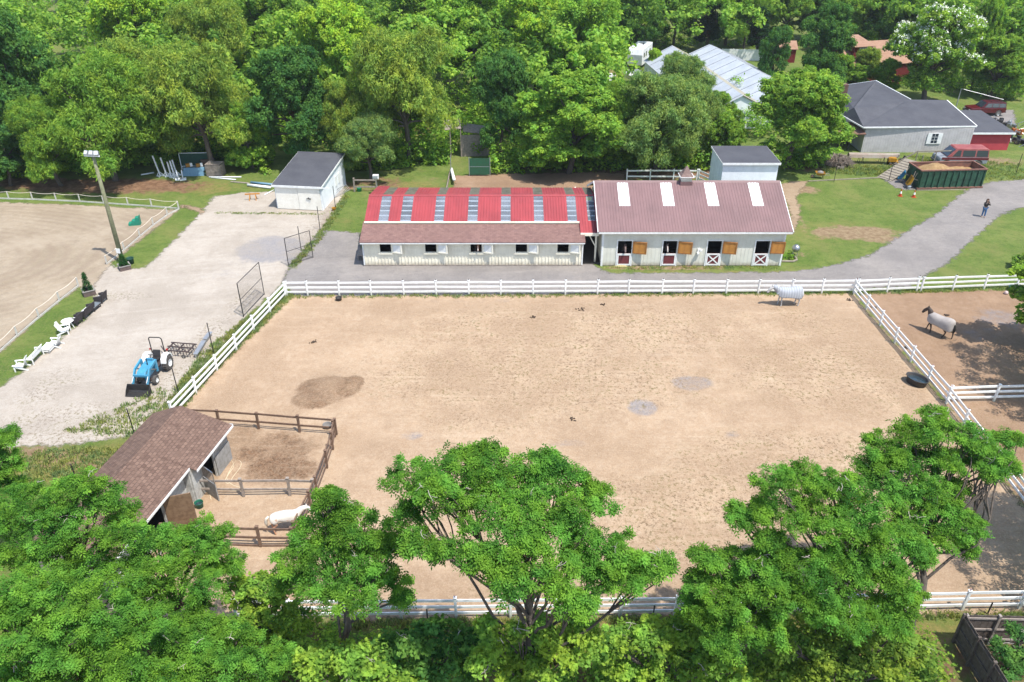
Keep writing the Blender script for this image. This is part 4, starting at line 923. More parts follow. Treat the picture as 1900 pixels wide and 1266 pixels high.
# white shed behind the sage stable
Yw = 71.0
a = PY(1343, 300, Yw); b = PY(1446, 300, Yw)
s2, L = pitched('shed', 'white sided run-in shed with dark grey roof behind the sage stable', 'shed', (a.x, Yw, 0), (b.x, Yw, 0), 4.6, hgt(Vector((0, Yw, 0)), 1395, 303), hgt(Vector((0, Yw+4.6, 0)), 1395, 273), SIDE, SLATE, over=.12, trimm=WHITEP)
mb = MB(); zz = .3
while zz < 2.5: mb.box(0.12, L-.12, -.02, -.002, zz, zz+.02); zz += .2
mb.build('siding_lines', SIDE, s2)
# leaning wooden lean-to among bushes behind the run
a = G(838, 300); t = thing('lean_to', 'collapsing grey wooden lean-to overgrown with vines behind the sandy run', 'shed', (a.x, a.y, 0), R(8))
mb = MB(); wall(mb, 1.2, 4.3, 0, 2.4, 1.5, .08, bat=.25, bw=.03); mb.box(.0, .1, 1.5, 1.6, 0, 3.2); mb.box(1.15, 1.25, 1.45, 1.55, 0, 3.2); mb.build('wall', GREYW, t)
mb = MB(); slab(mb, (-.5, 1.4, 3.1), (1.3, 1.4, 3.2), (1.3, 3.4, 3.7), (-.5, 3.4, 3.6), .07); slab(mb, (1.5, 1.3, 2.9), (4.5, 1.3, 2.4), (4.5, 3.2, 2.8), (1.5, 3.2, 3.3), .07); mb.build('roof', GREYW, t)
mb = MB(); mb.box(3.4, 4.55, 1.18, 1.28, 2.38, 2.48); mb.build('eave_board', WHITEP, t)

# ------------------------------------------------------------------ run-in shed with brown shingles
def runin():
    c = G(430, 851); e = G(288, 1040)   # foot of the front wall
    d = (e-c); d.z = 0; L = d.length; rz = atan2(d.y, d.x)
    # local x runs from the far corner towards the camera-left; local y points into the shed (away from the pens)
    t = thing('run_in_shed', 'brown shingled run-in shed with two open stalls facing the wooden pens', 'shed', (c.x, c.y, 0), rz)
    s = -1  # shed interior lies to local -y
    D = 4.0; z0 = 2.15; zr = 3.0; zb = 2.3
    op = [(1.55, 2.75, 0, 2.0), (5.6, 7.0, 0, 2.0)]
    def Y(v): return s*v
    mb = MB()
    for a, b in ((0, 1.55), (2.75, 3.6)): mb.box(a, b, Y(.1), Y(0), 0, z0)
    mb.box(1.55, 2.75, Y(.1), Y(0), 1.98, z0); mb.box(3.6, 5.6, Y(.55), Y(.45), 0, z0); mb.box(5.6, 7.0, Y(.55), Y(.45), 1.98, z0); mb.box(7.0, L+2.2, Y(.55), Y(.45), 0, z0); mb.box(3.55, 3.65, Y(.55), Y(.1), 0, z0)
    for k in range(int((L+2.2-7)/.25)): mb.box(7.05+k*.25, 7.08+k*.25, Y(.449), Y(.43), 0.02, z0-.05)
    mb.build('front_wall', M('whitewashed_boards', alb(196, 196, 190, .92), alb(160, 158, 152, .92), 3, .85, bump=.3), t)
    mb = MB(); mb.box(0, L+2.2, Y(D), Y(D-.1), 0, zb); mb.box(0, .1, Y(D-.1), Y(.1), 0, z0); mb.box(L+2.1, L+2.2, Y(D-.1), Y(.55), 0, z0); mb.box(3.6, 3.7, Y(D-.1), Y(.55), 0, z0)
    mb.prism([(Y(.0), z0), (Y(D), zb), (Y(D*.62), zr)], 0.0, .1, 'x'); mb.build('back_wall', GREYW, t)
    mb = MB(); mb.box(.1, L+2.1, Y(D-.1), Y(.6), 0.0, .05); mb.build('floor', DARKIN, t)
    mb = MB(); ry = D*.62
    slab(mb, (-.25, Y(-.35), z0+.02), (3.55, Y(-.35), z0+.02), (3.55, Y(ry), zr+.1), (-.25, Y(ry), zr+.1), .06)
    slab(mb, (3.551, Y(.02), z0+.12), (L+2.4, Y(.02), z0+.12), (L+2.4, Y(ry), zr+.1), (3.551, Y(ry), zr+.1), .06)
    slab(mb, (-.25, Y(ry+.001), zr+.1), (L+2.4, Y(ry+.001), zr+.1), (L+2.4, Y(D+.3), zb+.05), (-.25, Y(D+.3), zb+.05), .06)
    mb.build('roof', SHING2, t)
    mb = MB(); mb.box(-.25, 3.55, Y(-.352), Y(-.38), z0-.10, z0+.03); mb.box(3.56, L+2.4, Y(.017), Y(-.01), z0, z0+.13); mb.box(-.28, -.25, Y(.9), Y(-.35), z0-.06, z0+.06); mb.build('fascia', WHITEP, t)
    # stall doors
    mb = MB(); mb.box(0.03, 1.5, 0.03, .08, .05, 1.25); mb.build('stall_panel', M('pale_panel', alb(206, 204, 198), alb(176, 172, 164), 4, .8), t)
    mb = MB(); [mb.box(.08+k*.13, .10+k*.13, .04, .06, 1.25, 1.95) for k in range(11)]; mb.box(.03, 1.5, .03, .07, 1.93, 1.98); mb.build('stall_bars', STEEL, t)
    D2 = thing('stall_door', None, None, (2.8, .05, 0), R(62)); D2.parent = t
    mb = MB(); mb.box(0, 1.1, -.03, .03, .05, 1.15); mb.build('panel', M('pale_panel', None), D2)
    mb = MB(); [mb.box(.05+k*.12, .07+k*.12, -.01, .01, 1.15, 1.9) for k in range(9)]; mb.box(0, 1.1, -.02, .02, 1.88, 1.94); mb.box(0, .05, -.02, .02, 1.15, 1.9); mb.box(1.05, 1.1, -.02, .02, 1.15, 1.9); mb.build('bars', STEEL, D2)
    D3 = thing('stall_door', None, None, (5.55, -.40, 0), R(118)); D3.parent = t; D3['label'] = 'brown wooden stall door swung open'
    mb = MB(); mb.box(0, 1.3, -.03, .03, .05, 2.0); mb.build('panel', M('brown_panel', alb(172, 142, 112), alb(140, 112, 86), 4, .8, bump=.2), D3)
    mb = MB(); mb.box(0, 1.3, .031, .06, 1.1, 1.2); mb.box(0, .1, .031, .06, .05, 2.0); mb.box(1.2, 1.3, .031, .06, .05, 2.0); mb.build('batten', GREYW, D3)
    for q in (D2, D3):
        if 'category' in q: del q['category']
    return t
runin()

# ------------------------------------------------------------------ far buildings
def slate_building():
    Yb = G(1640, 283).y; xa = X(1597, 283, Yb); xb = X(1796, 280, Yb)
    t = thing('workshop', 'big dark slate roofed workshop with grey siding and one shuttered window', 'building', (xa, Yb, 0))
    L = xb-xa; z0 = hgt(Vector((0, Yb, 0)), 1700, 238)
    mb = MB(); wall(mb, 0, L, 0, z0, 0, .15, bat=.3, bw=.03, bd=.02); mb.box(0, .15, .15, 9.8, 0, z0-.02); mb.box(L-.15, L, .15, 10, 0, z0-.02); mb.box(-3.2, -3.05, 5, 17, 0, z0-.02)
    mb.build('wall', M('grey_siding', (.50, .475, .465), (.42, .395, .385), 1.2, .85, bump=.1), t)
    # roof outline surveyed at eave / ridge heights
    def P(px, py, h): g = G(px, py, h); return (g.x-xa, g.y-Yb, h)
    zt = z0+.2; zr = z0+1.6
    f0 = P(1602, 236, zt); f1 = P(1812, 234, zt); r0 = P(1560, 212, zt+.2); b1 = P(1756, 186, zr); b0 = P(1690, 185, zr); tp = P(1625, 150, zr+.2); tl = P(1555, 160, zt+.3)
    j = P(1585, 200, zr-.1)
    mb = MB()
    def sheet_(*p): mb.add(list(p)+[(a, b, c-.14) for a, b, c in p], [tuple(range(len(p))), tuple(reversed(range(len(p), 2*len(p))))]+[(i, (i+1) % len(p), (i+1) % len(p)+len(p), i+len(p)) for i in range(len(p))])
    sheet_(f0, f1, b1, b0); sheet_(f0, b0, tp, j); sheet_(f0, j, r0); sheet_(r0, j, tp, tl)
    sheet_(b1, f1, (f1[0]-.2, b1[1]+6, zt)); mb.build('roof', SLATE, t)
    mb = MB(); mb.beam((f0[0], f0[1]-.05, zt-.05), (f1[0], f1[1]-.05, zt-.05), .08, .14); mb.beam((f1[0]+.05, f1[1], zt-.03), (b1[0]+.05, b1[1], zr-.03), .1, .12); mb.beam((b0[0], b0[1]+.05, zr), (tp[0], tp[1]+.05, zr+.2), .1, .1); mb.beam(tl, tp, .1, .08); mb.beam((f0[0]-.04, f0[1], zt-.06), (r0[0]-.04, r0[1], zt+.14), .08, .14); mb.build('trim', WHITEP, t)
    Yc = Yb+9; c = PY(1563, 170, Yc); mb = MB(); mb.box(c.x-xa-.45, c.x-xa+.45, 8.6, 9.5, 2.5, hgt(Vector((0, Yc, 0)), 1563, 156)); mb.build('chimney', M('brick', alb(150, 116, 100), alb(120, 92, 80), 6, .9), t)
    mb = MB(); wx = X(1734, 255, Yb)-xa; z = hgt(Vector((0, Yb, 0)), 1734, 257); mb.box(wx-.35, wx+.35, -.06, -.03, z-.55, z+.55); wp = mb.build('window', GLASS, t)
    mb = MB(); [mb.box(wx-.35, wx+.35, -.075, -.061, z+q, z+q+.03) for q in (-.2, .15)]; mb.box(wx-.015, wx+.015, -.08, -.062, z-.55, z+.55); frame(mb, wx-.35, wx+.35, z-.55, z+.55, -.04, .06); mb.build('frame', WHITEP, wp)
    for q in (-1, 1): mb = MB(); mb.box(wx+q*.62-.2, wx+q*.62+.2, -.08, -.035, z-.6, z+.6); mb.build('shutter', WHITEP, t)
    # open porch on the left with rusty roof
    mb = MB(); slab(mb, (-2.6, .6, z0-.9), (-.1, -.6, z0-.5), (-.1, 2.4, z0+.0), (-2.6, 3.4, z0-.3), .08); mb.build('porch_roof', M('rusty_sheet', alb(176, 136, 120), alb(150, 110, 92), 4, .9), t)
    mb = MB(); mb.box(-3, -.05, 3.4, 3.5, 0, z0-.4); [mb.box(a, a+.1, .9, 1.0, 0, z0-.7) for a in (-2.4, -1.2)]; mb.build('porch_wall', DARKIN, t)
    # red annex
    Yr = G(1850, 279).y; ra, rb = X(1793, 279, Yr), X(1868, 279, Yr)
    t2, L2 = pitched('annex', 'red painted annex with dark roof at the right of the slate workshop', 'shed', (ra, Yr, 0), (rb, Yr, 0), 7.5, hgt(Vector((0, Yr, 0)), 1830, 246), hgt(Vector((0, Yr, 0)), 1830, 246)+.35, M('red_boards', (.42, .05, .06), (.34, .04, .05), 1.5, .8), SLATE, trimm=WHITEP, over=.2)
slate_building()

def gable(name, label, cat, c0, c1, width, h, hr, wallm, roofm, endm=None, two=None):
    """ridge building: axis from c0 to c1 (ground points on the centre line)"""
    c0, c1 = Vector((c0[0], c0[1], 0)), Vector((c1[0], c1[1], 0)); L = (c1-c0).length; rz = atan2(c1.y-c0.y, c1.x-c0.x)
    t = thing(name, label, cat, c0, rz); W = width/2
    mb = MB(); mb.box(0, L, -W, -W+.1, 0, h); mb.box(0, L, W-.1, W, 0, h)
    for xx in (0.001, L-.101): mb.prism([(-W+.1, 0), (W-.1, 0), (W-.1, h), (0, hr-.03), (-W+.1, h)], xx, xx+.1, 'x')
    mb.build('wall', wallm, t)
    for sg, m in ((-1, roofm), (1, two or roofm)):
        mb = MB(); k = (hr-h)/W; slab(mb, (-.2, sg*(W+.25), h-.25*k+.1), (L+.2, sg*(W+.25), h-.25*k+.1), (L+.2, sg*.002, hr+.1), (-.2, sg*.002, hr+.1), .06); mb.build('roof_slope', m, t)
    return t, L
GH = M('milky_sheet', (.42, .45, .48), (.34, .37, .40), .5, .5)
GH2 = M('tan_sheet', (.32, .30, .23), (.26, .24, .18), .8, .7)
def from_ridge(px0, py0, px1, py1, hr): a = G(px0, py0, hr); b = G(px1, py1, hr); return (a.x, a.y), (b.x, b.y)
a, b = from_ridge(1317, 84, 1462, 165, 4.2); g1, Lg = gable('greenhouse', 'long milky white greenhouse roof, the right one of two', 'greenhouse', a, b, 9.5, 2.2, 4.2, SIDE, GH)
mb = MB(); k = (4.2-2.2)/4.75
for i in range(11):
    x_ = .3+i*(Lg-.6)/10
    for sg in (-1, 1): mb.beam((x_, sg*4.9, 2.28), (x_, sg*.05, 4.33), .05, .04)
mb.build('glazing_bars', GREYP, g1)
a, b = from_ridge(1248, 86, 1378, 178, 4.0); g2, Lg = gable('greenhouse', 'old greenhouse with one tan slope, left of the milky white one, half hidden by trees', 'greenhouse', a, b, 8.2, 2.0, 4.0, SIDE, GH, two=GH2)
mb = MB(); [mb.beam((.3+i*(Lg-.6)/9, -4.2, 2.08), (.3+i*(Lg-.6)/9, -.05, 4.12), .05, .04) for i in range(10)]; mb.build('glazing_bars', GREYP, g2)
# orange roofed house with red chimney
a = G(1560, 118, 3); hs, Lh = gable('house', 'house with salmon orange roof and brick red chimney, half hidden by trees', 'house', (a.x, a.y+3), (a.x+11, a.y+6), 10, 3.0, 5.2, M('house_red', alb(150, 52, 48), alb(130, 46, 44), 2, .8), M('salmon_shingle', alb(208, 166, 138, .5), alb(190, 146, 118, .5), 1.5, .9, bump=.2))
mb = MB(); mb.box(2.0, 3.2, 1.4, 2.2, 3.0, 7.0); mb.build('chimney', M('red_brick', alb(170, 60, 60), alb(140, 50, 50), 5, .9), hs)
mb = MB(); mb.box(.8, 3.8, -3.2, .6, 3.6, 5.3); mb.build('dormer', M('house_red', None), hs)
mb = MB(); slab(mb, (.5, -3.5, 5.3), (4.1, -3.5, 5.3), (4.1, 1, 6.1), (.5, 1, 6.1), .08); mb.build('dormer_roof', M('salmon_shingle', None), hs)
mb = MB(); mb.box(1.7, 2.8, -3.26, -3.21, 4.1, 5.0); pn = mb.build('window', GLASS, hs); mb = MB(); frame(mb, 1.7, 2.8, 4.1, 5.0, -3.23, .1); mb.box(2.22, 2.28, -3.28, -3.262, 4.1, 5.0); mb.build('frame', WHITEP, pn)
# red playhouse
a = G(1458, 117); ph, Lp = gable('playhouse', 'small red playhouse with white gridded window by the trees', 'shed', (a.x-1.2, a.y+1.4), (a.x+1.4, a.y+1.4), 2.6, 2.2, 3.1, M('house_red', None), M('salmon_shingle', None))
mb = MB(); frame(mb, .3, 1.5, 1.1, 2.1, -1.3, .12); [mb.box(.3, 1.5, -1.36, -1.31, 1.1+k*.33, 1.14+k*.33) for k in (1, 2)]; [mb.box(.3+k*.4, .34+k*.4, -1.37, -1.32, 1.1, 2.1) for k in (1, 2)]; wf_ = mb.build('window_frame', WHITEP, ph)
mb = MB(); mb.box(.3, 1.5, -1.33, -1.305, 1.1, 2.1); mb.build('pane', GLASS, wf_)
# white solid fence behind the greenhouses
def panel_fence(label, a, b, h, m, n, back=None):
    a, b = Vector(a), Vector(b); L = (b-a).length; t = thing('board_fence', label, 'fence', (a.x, a.y, 0), atan2(b.y-a.y, b.x-a.x))
    for i in range(n):
        mb = MB(); x0 = i*L/n+.06; x1 = (i+1)*L/n-.06; k = 0
        x = x0
        while x < x1: mb.box(x, min(x+.135, x1), -.012+(.006 if k % 2 else 0), .012+(.006 if k % 2 else 0), .05, h+(.015 if k % 3 == 0 else 0)); x += .14; k += 1
        mb.build('panel', m, t)
        [MB().box(x0-.05, x1+.05, .02, .06, z, z+.09).build('rail', back or m, t) for z in (.25, h*.5, h-.2)]
    for i in range(n+1): mb = MB(); mb.box(i*L/n-.05, i*L/n+.05, -.04, .10, 0, h+.06); mb.build('post', back or m, t)
    return t
a, b = G(1338, 112), G(1420, 114); panel_fence('white solid fence running behind the glasshouses to the playhouse', a, b, 1.8, WHITEP, 4)
a, b = G(1528, 162), G(1556, 163); panel_fence('short white fence left of the slate workshop chimney', a, b, 1.6, WHITEP, 2)
DW = M('dark_stained_boards', (.085, .065, .055), (.13, .11, .095), 5, .85, bump=.3)
RW = M('rail_boards', (.34, .30, .27), (.24, .2, .17), 5, .85, bump=.3)
a = G(1772, 1192); b = G(2010, 1198); f_ = panel_fence('dark stained board fence, back run at the lower right corner', b, a, 1.7, DW, 4, RW)
a = G(1770, 1192); b = G(1852, 1330); panel_fence('dark board fence turning toward the bottom edge at lower right', b, a, 1.7, DW, 3, DW)
# ------------------------------------------------------------------ fences
def rail_fence(label, pts, m, h=1.22, rails=(.32, .70, 1.08), post=.11, rail=(.045, .14), spacing=2.44, capm=None, name='rail_fence', posts=None, group=None, face=1, tilt=0):
    pts = [Vector((p[0], p[1], 0)) for p in pts]
    t = thing(name, label, 'fence', pts[0], 0, group); o = pts[0]; pos = []
    for a, b in zip(pts, pts[1:]):
        n = max(1, round((b-a).length/spacing)); pos += [a+(b-a)*i/n for i in range(n)]
    pos.append(pts[-1])
    if posts: pos = [Vector((p[0], p[1], 0)) for p in posts]
    rg = random.Random(len(pos)); base = None
    for i, p in enumerate(pos):
        if base is None:
            mb = MB(); q = post/2; mb.box(-q, q, -q, q, 0, h); mb.box(-q-.02, q+.02, -q-.02, q+.02, h, h+.025); base = mb.build('post', m, t)
            if capm: mb = MB(); mb.box(-.02, .02, -.02, .02, h+.026, h+.14); capo = mb.build('insulator', capm, base)
            ob = base
        else:
            ob = base.copy(); C.objects.link(ob)
            if capm: c = capo.copy(); C.objects.link(c); c.parent = ob
        ob.location = p-o; ob.rotation_euler = (rg.uniform(-.03, .03), rg.uniform(-.03, .03), atan2((pts[-1]-pts[0]).y, (pts[-1]-pts[0]).x))
    nb = 0
    for z in rails:
        for a, b in zip(pos, pos[1:]):
            if (b-a).length < post*1.8: continue
            d = (b-a).normalized()*(post/2+.001); j = rg.uniform(-.022, .022); j2 = rg.uniform(-.022, .022)
            mb = MB(); mb.beam(a-o+d+Vector((0, 0, z+j)), b-o-d+Vector((0, 0, z+j2)), rail[0], rail[1]); mb.build('rail', m, t)
    return t
pxs = [533, 571.6, 630, 689.5, 750, 810, 870.5, 929.5, 989.5, 1049, 1108.5, 1166, 1228, 1286, 1347, 1406, 1467, 1524, 1583]
fy = lambda x: 549+(x-533)*(545-549)/1050
CAPM = M('pink_insulator', (.35, .2, .2), None, 3)
rail_fence('long white three-rail fence between the stables and the big dirt paddock', [G(533, 549), G(1583, 545)], VINYL, posts=[G(x, fy(x)) for x in pxs], capm=BLACKM)
fx = [1588, 1645, 1700, 1708, 1767, 1825, 1885, 1945]
rail_fence('white three-rail fence with a gate along the top of the right side paddock', [G(1588, 545), G(1945, 532)], VINYL, posts=[G(x, 545-(x-1588)*.036) for x in fx], capm=BLACKM)
rail_fence('white three-rail fence slanting beside the weedy verge, down to the shingled shed', [G(530, 551), G(322, 777)], VINYL)
rail_fence('white three-rail fence running down the right side of the big paddock, by the black trough', [G(1583, 547), G(1755, 750), G(1903, 944), G(2050, 1130)], VINYL, capm=CAPM, spacing=2.5)
rail_fence('white cross fence dividing the shady side paddocks', [G(1757, 747), G(2100, 737)], VINYL, spacing=2.6)
rail_fence('white three-rail fence at the near edge of the paddock, behind the foreground trees', [G(440, 1150), G(1251, 1143), G(2100, 1126)], VINYL, capm=CAPM, spacing=2.5)
Yb = G(1220, 338).y
rail_fence('white two-rail fence behind the mauve roof, beneath the willow', [(PY(1163, 335, Yb).x, Yb), (PY(1292, 335, Yb).x, Yb)], VINYL, rails=(.6, 1.2), h=1.35)
rail_fence('short white fence leading to the white sided shed', [(PY(1296, 330, Yb).x, Yb), (PY(1322, 330, Yb).x, Yb-2.4)], VINYL, rails=(.4, .8, 1.2), h=1.35)
# weathered wooden pens
def wp(*q): return [G(*p) for p in q]
rail_fence('brown two-rail wooden fence along the far side of the shingled shed pens', wp((372, 792), (480.6, 797), (556.5, 803), (624.7, 808)), BROWNW, rails=(.55, 1.1), post=.12, rail=(.05, .12), h=1.2, posts=wp((335, 788), (408, 792), (480.6, 797), (556.5, 803), (624.7, 808)))
rail_fence('brown wooden fence closing the right side of the pens', wp((624.7, 808), (549, 1003)), BROWNW, rails=(.3, .7, 1.1), post=.12, rail=(.05, .12), h=1.25, posts=wp((622, 812), (618, 835), (607, 869), (589, 918), (577, 945), (549, 1003)))
rail_fence('brown wooden fence dividing the two pens beneath the hose', wp((367, 921), (586, 921)), GREYW, rails=(.5, 1.05), post=.12, rail=(.05, .12), h=1.2, posts=wp((367, 921), (453, 922), (539, 921), (584, 922)))
rail_fence('brown three-rail wooden fence behind which the white pony stands', wp((300, 1012), (546, 1015)), BROWNW, rails=(.08, .6, 1.15), post=.12, rail=(.05, .12), h=1.3, posts=wp((310, 1010), (396, 1012), (484, 1015), (546, 1015)))
rail_fence('grey wooden fence with green bucket between shed and red roof', wp((658, 356), (700, 356)), GREYW, rails=(.5, 1.2), post=.14, rail=(.05, .14), h=1.4, spacing=2)
# arena rope fence
WWHITE = M('weathered_white', (.55, .53, .48), (.42, .40, .35), 3, .8)
ROPE = M('cream_rope', (.68, .60, .50), (.6, .52, .42), 4, .9)
def rope_fence(label, posts, sag=.12, board=True, h=.78):
    P = [G(*p) for p in posts]; o = P[0]; t = thing('rope_fence', label, 'fence', o); base = None
    for p in P:
        if base is None: mb = MB(); mb.box(-.045, .045, -.045, .045, 0, h); base = ob = mb.build('post', WWHITE, t)
        else: ob = base.copy(); C.objects.link(ob)
        ob.location = p-o
    for a, b in zip(P, P[1:]):
        mb = MB(); mb.tube([a-o+(b-a)*u+Vector((0, 0, h+.01-sag*4*u*(1-u))) for u in np.linspace(0, 1, 7)], .02, 6); mb.build('rope', ROPE, t)
        mb = MB(); mb.beam(a-o+Vector((0, 0, .07)), b-o+Vector((0, 0, .07)), .04, .13); mb.build('kick_board', WWHITE, t)
    return t
rope_fence('low white rope fence along the far side of the sand arena', [(-71, 366), (-27, 368), (17, 370), (61, 371), (105, 373), (149, 375), (193, 378), (238, 381), (282, 384), (332, 388)])
rope_fence('rope fence on the right side of the sand arena, up to the light pole', [(332, 389), (311, 400), (285, 419), (260, 440), (231, 465), (199, 491)])
rope_fence('rope fence in front of the row of chairs at the lower left of the arena', [(146, 532), (111, 559), (73, 590), (33, 624), (-12, 664), (-60, 706)])
# ------------------------------------------------------------------ wire fence: posts and two gates
def wire_post(i, bx, by, tx, ty, where):
    b = G(bx, by); h = hgt(b, tx, ty); mb = MB(); mb.tube([(0, 0, 0), (0, 0, h)], .032, 8); mb.lathe([(.04, h), (.03, h+.03), (.005, h+.05)], 8)
    tag(mb.build('fence_post', BLACKM, loc=b), 'thin black metal post '+where, 'post', 'black metal posts of the wire fence')
for i, a in enumerate([(254, 820, 236, 759, 'left of the shingled roof, in dry grass'), (331, 729, 320, 684, 'at the rear wheel of the blue tractor'), (397, 657, 388, 600, 'beside the grey steel beams'), (451, 582, 446, 548, 'under the open gate, nearest the tractor side'), (559, 465, 555, 421, 'crossing the upper wire gate'), (594, 427, 588, 384, 'between upper gate and beige shed'), (623, 390, 620, 346, 'next to the beige shed corner by the yellow tub'),
                       (147, 905, 142, 862, 'among dry grass at the far lower left'), (1547, 338, 1558, 287, 'beside the brush pile'), (1649, 336, 1655, 308, 'near the canoe and yellow mower'), (1885, 322, 1897, 286, 'in weeds right of the green skip'), (1832, 1140, 1840, 1119, 'outside the near white fence at lower right'), (796, 1183, 794, 1132, 'beside the dark shrub under the wide tree'), (1211, 1150, 1212, 1125, 'below the near white fence, right of the wide tree')]):
    wire_post(i, *a)
def wire_gate(label, q0, q1, t0, t1):
    """two foot points and two head points"""
    a, b = G(*q0), G(*q1); h = (hgt(a, *t0)+hgt(b, *t1))/2; L = (b-a).length; t = thing('wire_gate', label, 'gate', a, atan2(b.y-a.y, b.x-a.x))
    mb = MB(); r_ = .026
    mb.tube([(0, 0, 0), (0, 0, h)], .035, 8); mb.tube([(L, 0, .0), (L, 0, h)], .03, 8); mb.tube([(0, 0, h), (L, 0, h)], r_, 8); mb.tube([(0, 0, h*.52), (L, 0, h*.52)], .02, 8); mb.tube([(0, 0, .1), (L, 0, .1)], .02, 8); mb.build('frame', BLACKM, t)
    mb = MB(); s_ = .16; n = int((L+h)/s_)
    for k in range(1, n):
        for sg in (0, 1):
            x0, z0 = (k*s_, .1) if k*s_ < L else (L, .1+k*s_-L); x1, z1 = (0, .1+k*s_) if k*s_ < h-.1 else (k*s_-(h-.1), h)
            if sg: x0, x1 = L-x0, L-x1
            if z1 <= h+.001 and 0 <= x1 <= L: mb.beam((x0, 0, z0), (x1, 0, z1), .004, .004)
    mb.build('mesh', BLACKM, t); return t
wire_gate('open black wire gate nearer the tractor, at the mouth of the stone drive', (452, 588.5), (490.6, 547), (436, 518), (480.6, 494.7))
wire_gate('open black wire gate nearer the beige shed, by the grey gravel stain', (535.5, 493.7), (581, 478.6), (529, 442.6), (575.4, 428))
b0 = G(871, 327); b1 = G(909, 325); GG = M('green_gate', (.02, .10, .05), (.03, .08, .04), 3, .7)
L = (b1-b0).length; t = thing('yard_gate', 'dark green screened gate at the back of the sandy run', 'gate', b0, 0); h = hgt(b0, 871, 292)
mb = MB(); mb.tube([(0, 0, 0), (0, 0, h)], .04, 8); mb.tube([(L, 0, 0), (L, 0, h)], .04, 8); mb.tube([(0, 0, h*.5), (L, 0, h*.5)], .02, 8); mb.tube([(-1.9, 0, 0), (-1.9, 0, h+.2)], .04, 8); mb.build('frame', GREYP, t)
mb = MB(); mb.box(.04, L-.04, -.01, .01, .15, h-.1); mb.build('screen', GG, t)
# sagging white barrier and blocks beside the sandy run
a = G(838, 322); mb = MB(); mb.tube([(0, 0, .5), (.1, -1, .62), (.35, -2.4, .5), (.5, -3.6, .6)], .16, 8); mb.build; o = mb.build('tarp_roll', WHITEP, loc=a, smooth=True); tag(o, 'white rolled tarp lying on the low board at the left of the sandy run', 'tarp')
mb = MB(); mb.box(-.03, .03, -5.5, .4, 0, .42); tag(mb.build('edge_board', GREYW, loc=a-Vector((.15, 0, 0))), 'low wooden board edging the left of the sandy run', 'board')
# ------------------------------------------------------------------ light pole
def light_pole():
    b = G(228, 488); h = hgt(b, 163, 286); t = thing('light_pole', 'tall wooden pole with a rack of floodlights at the arena corner', 'light pole', b, R(-8))
    mb = MB(); mb.tube([(0, 0, -.1), (0, 0, h*.5), (0, 0, h)], [.19, .16, .12], 12); mb.build('pole', M('pole_wood', alb(176, 178, 140), alb(146, 146, 112), 5, .9, bump=.2), t, smooth=True)
    mb = MB(); mb.beam((-.62, -.15, h-.1), (.62, -.15, h-.1), .09, .09); mb.build('crossarm', WHITEP, t)
    for i, x in enumerate((-.42, 0, .42)):
        f = thing('floodlight', None, None, (x, -.2, h+.16)); f.parent = t; f.rotation_euler = (R(-35), 0, R((i-1)*14)); 
        if 'category' in f: del f['category']
        mb = MB(); mb.prism([(-.18, -.16), (.18, -.16), (.14, .18), (-.14, .18)], 0, .26, 'y'); mb.build('housing', GREYP, f)
        mb = MB(); mb.box(-.14, .14, -.02, -.001, -.13, .15); mb.build('lens', M('lamp_lens', (.6, .62, .6), None, 2, .2), f)
    mb = MB(); mb.box(-.16, .16, -.22, -.16, .95, 1.35); mb.build('notice_box', WHITEP, t)
light_pole()
# planters
def planter(label, px, py, hh, seed, rr=.35, ht=1.3):
    g = G(px, py); t = thing('planter', label, 'planter', g, R(35))
    mb = MB(); s_ = .42
    mb.box(-s_, s_, -s_, -s_+.07, 0, hh); mb.box(-s_, s_, s_-.07, s_, 0, hh); mb.box(-s_, -s_+.07, -s_+.07, s_-.07, 0, hh); mb.box(s_-.07, s_, -s_+.07, s_-.07, 0, hh); mb.build('box', M('paver_block', alb(150, 130, 122), alb(120, 104, 98), 6, .9), t)
    mb = MB(); mb.box(-s_-.03, s_+.03, -s_-.03, -s_+.09, hh, hh+.05); mb.box(-s_-.03, s_+.03, s_-.09, s_+.03, hh, hh+.05); mb.box(-s_-.03, -s_+.09, -s_+.09, s_-.09, hh, hh+.05); mb.box(s_-.09, s_+.03, -s_+.09, s_-.09, hh, hh+.05); mb.build('cap', M('cap_stone', alb(190, 184, 176), None, 4, .9), t)
    mb = MB(); mb.box(-s_+.07, s_-.07, -s_+.07, s_-.07, 0, hh-.05); mb.build('soil', M('soil', (.07, .05, .035), None, 8, .95, bump=.5), t)
    rng = np.random.default_rng(seed); n = 60; z = rng.uniform(0, 1, n); az = rng.uniform(0, 6.28, n); r = rr*(1-z)*rng.uniform(.4, 1, n)+.03
    c = np.column_stack([r*np.cos(az), r*np.sin(az), hh+.05+z*ht]); V, T = leaves(c, np.full(n, .13), rng.normal(size=n)*.15+.4, 26, .14, .035, rng, up=.9, out=.6, flat=1.3)
    mesh_obj('evergreen', leaf_mesh('evergreen', V, T), t, (.035, .105, .035)); mb = MB(); mb.tube([(0, 0, hh-.1), (0, 0, hh+ht*.9)], [.03, .01], 6); mb.build('stem', BARK, t)
planter('square block planter with pointed evergreen at the upper end of the chair row', 166, 546, .38, 5)
planter('square block planter with bushy plant at the foot of the light pole', 232, 499, .34, 6, .42, .8)
def tub(name, label, px, py, r, h, m, sx=1, sy=1, rz=0, cat='tub', water=None, wall_t=.05, group=None):
    g = G(px, py); t = thing(name, label, cat, g, rz, group)
    mb = MB(); mb.lathe([(r*.82, 0), (r*.95, h*.9), (r*1.04, h), (r*.98, h+.015), (r*.90, h*.9), (r*.80, wall_t), (.001, wall_t)], 28, sx=sx, sy=sy); mb.build('shell', m, t, smooth=True)
    if water: mb = MB(); mb.lathe([(.001, h*.6), (r*.875, h*.62)], 28, sx=sx, sy=sy); mb.build('water', water, t)
    return t
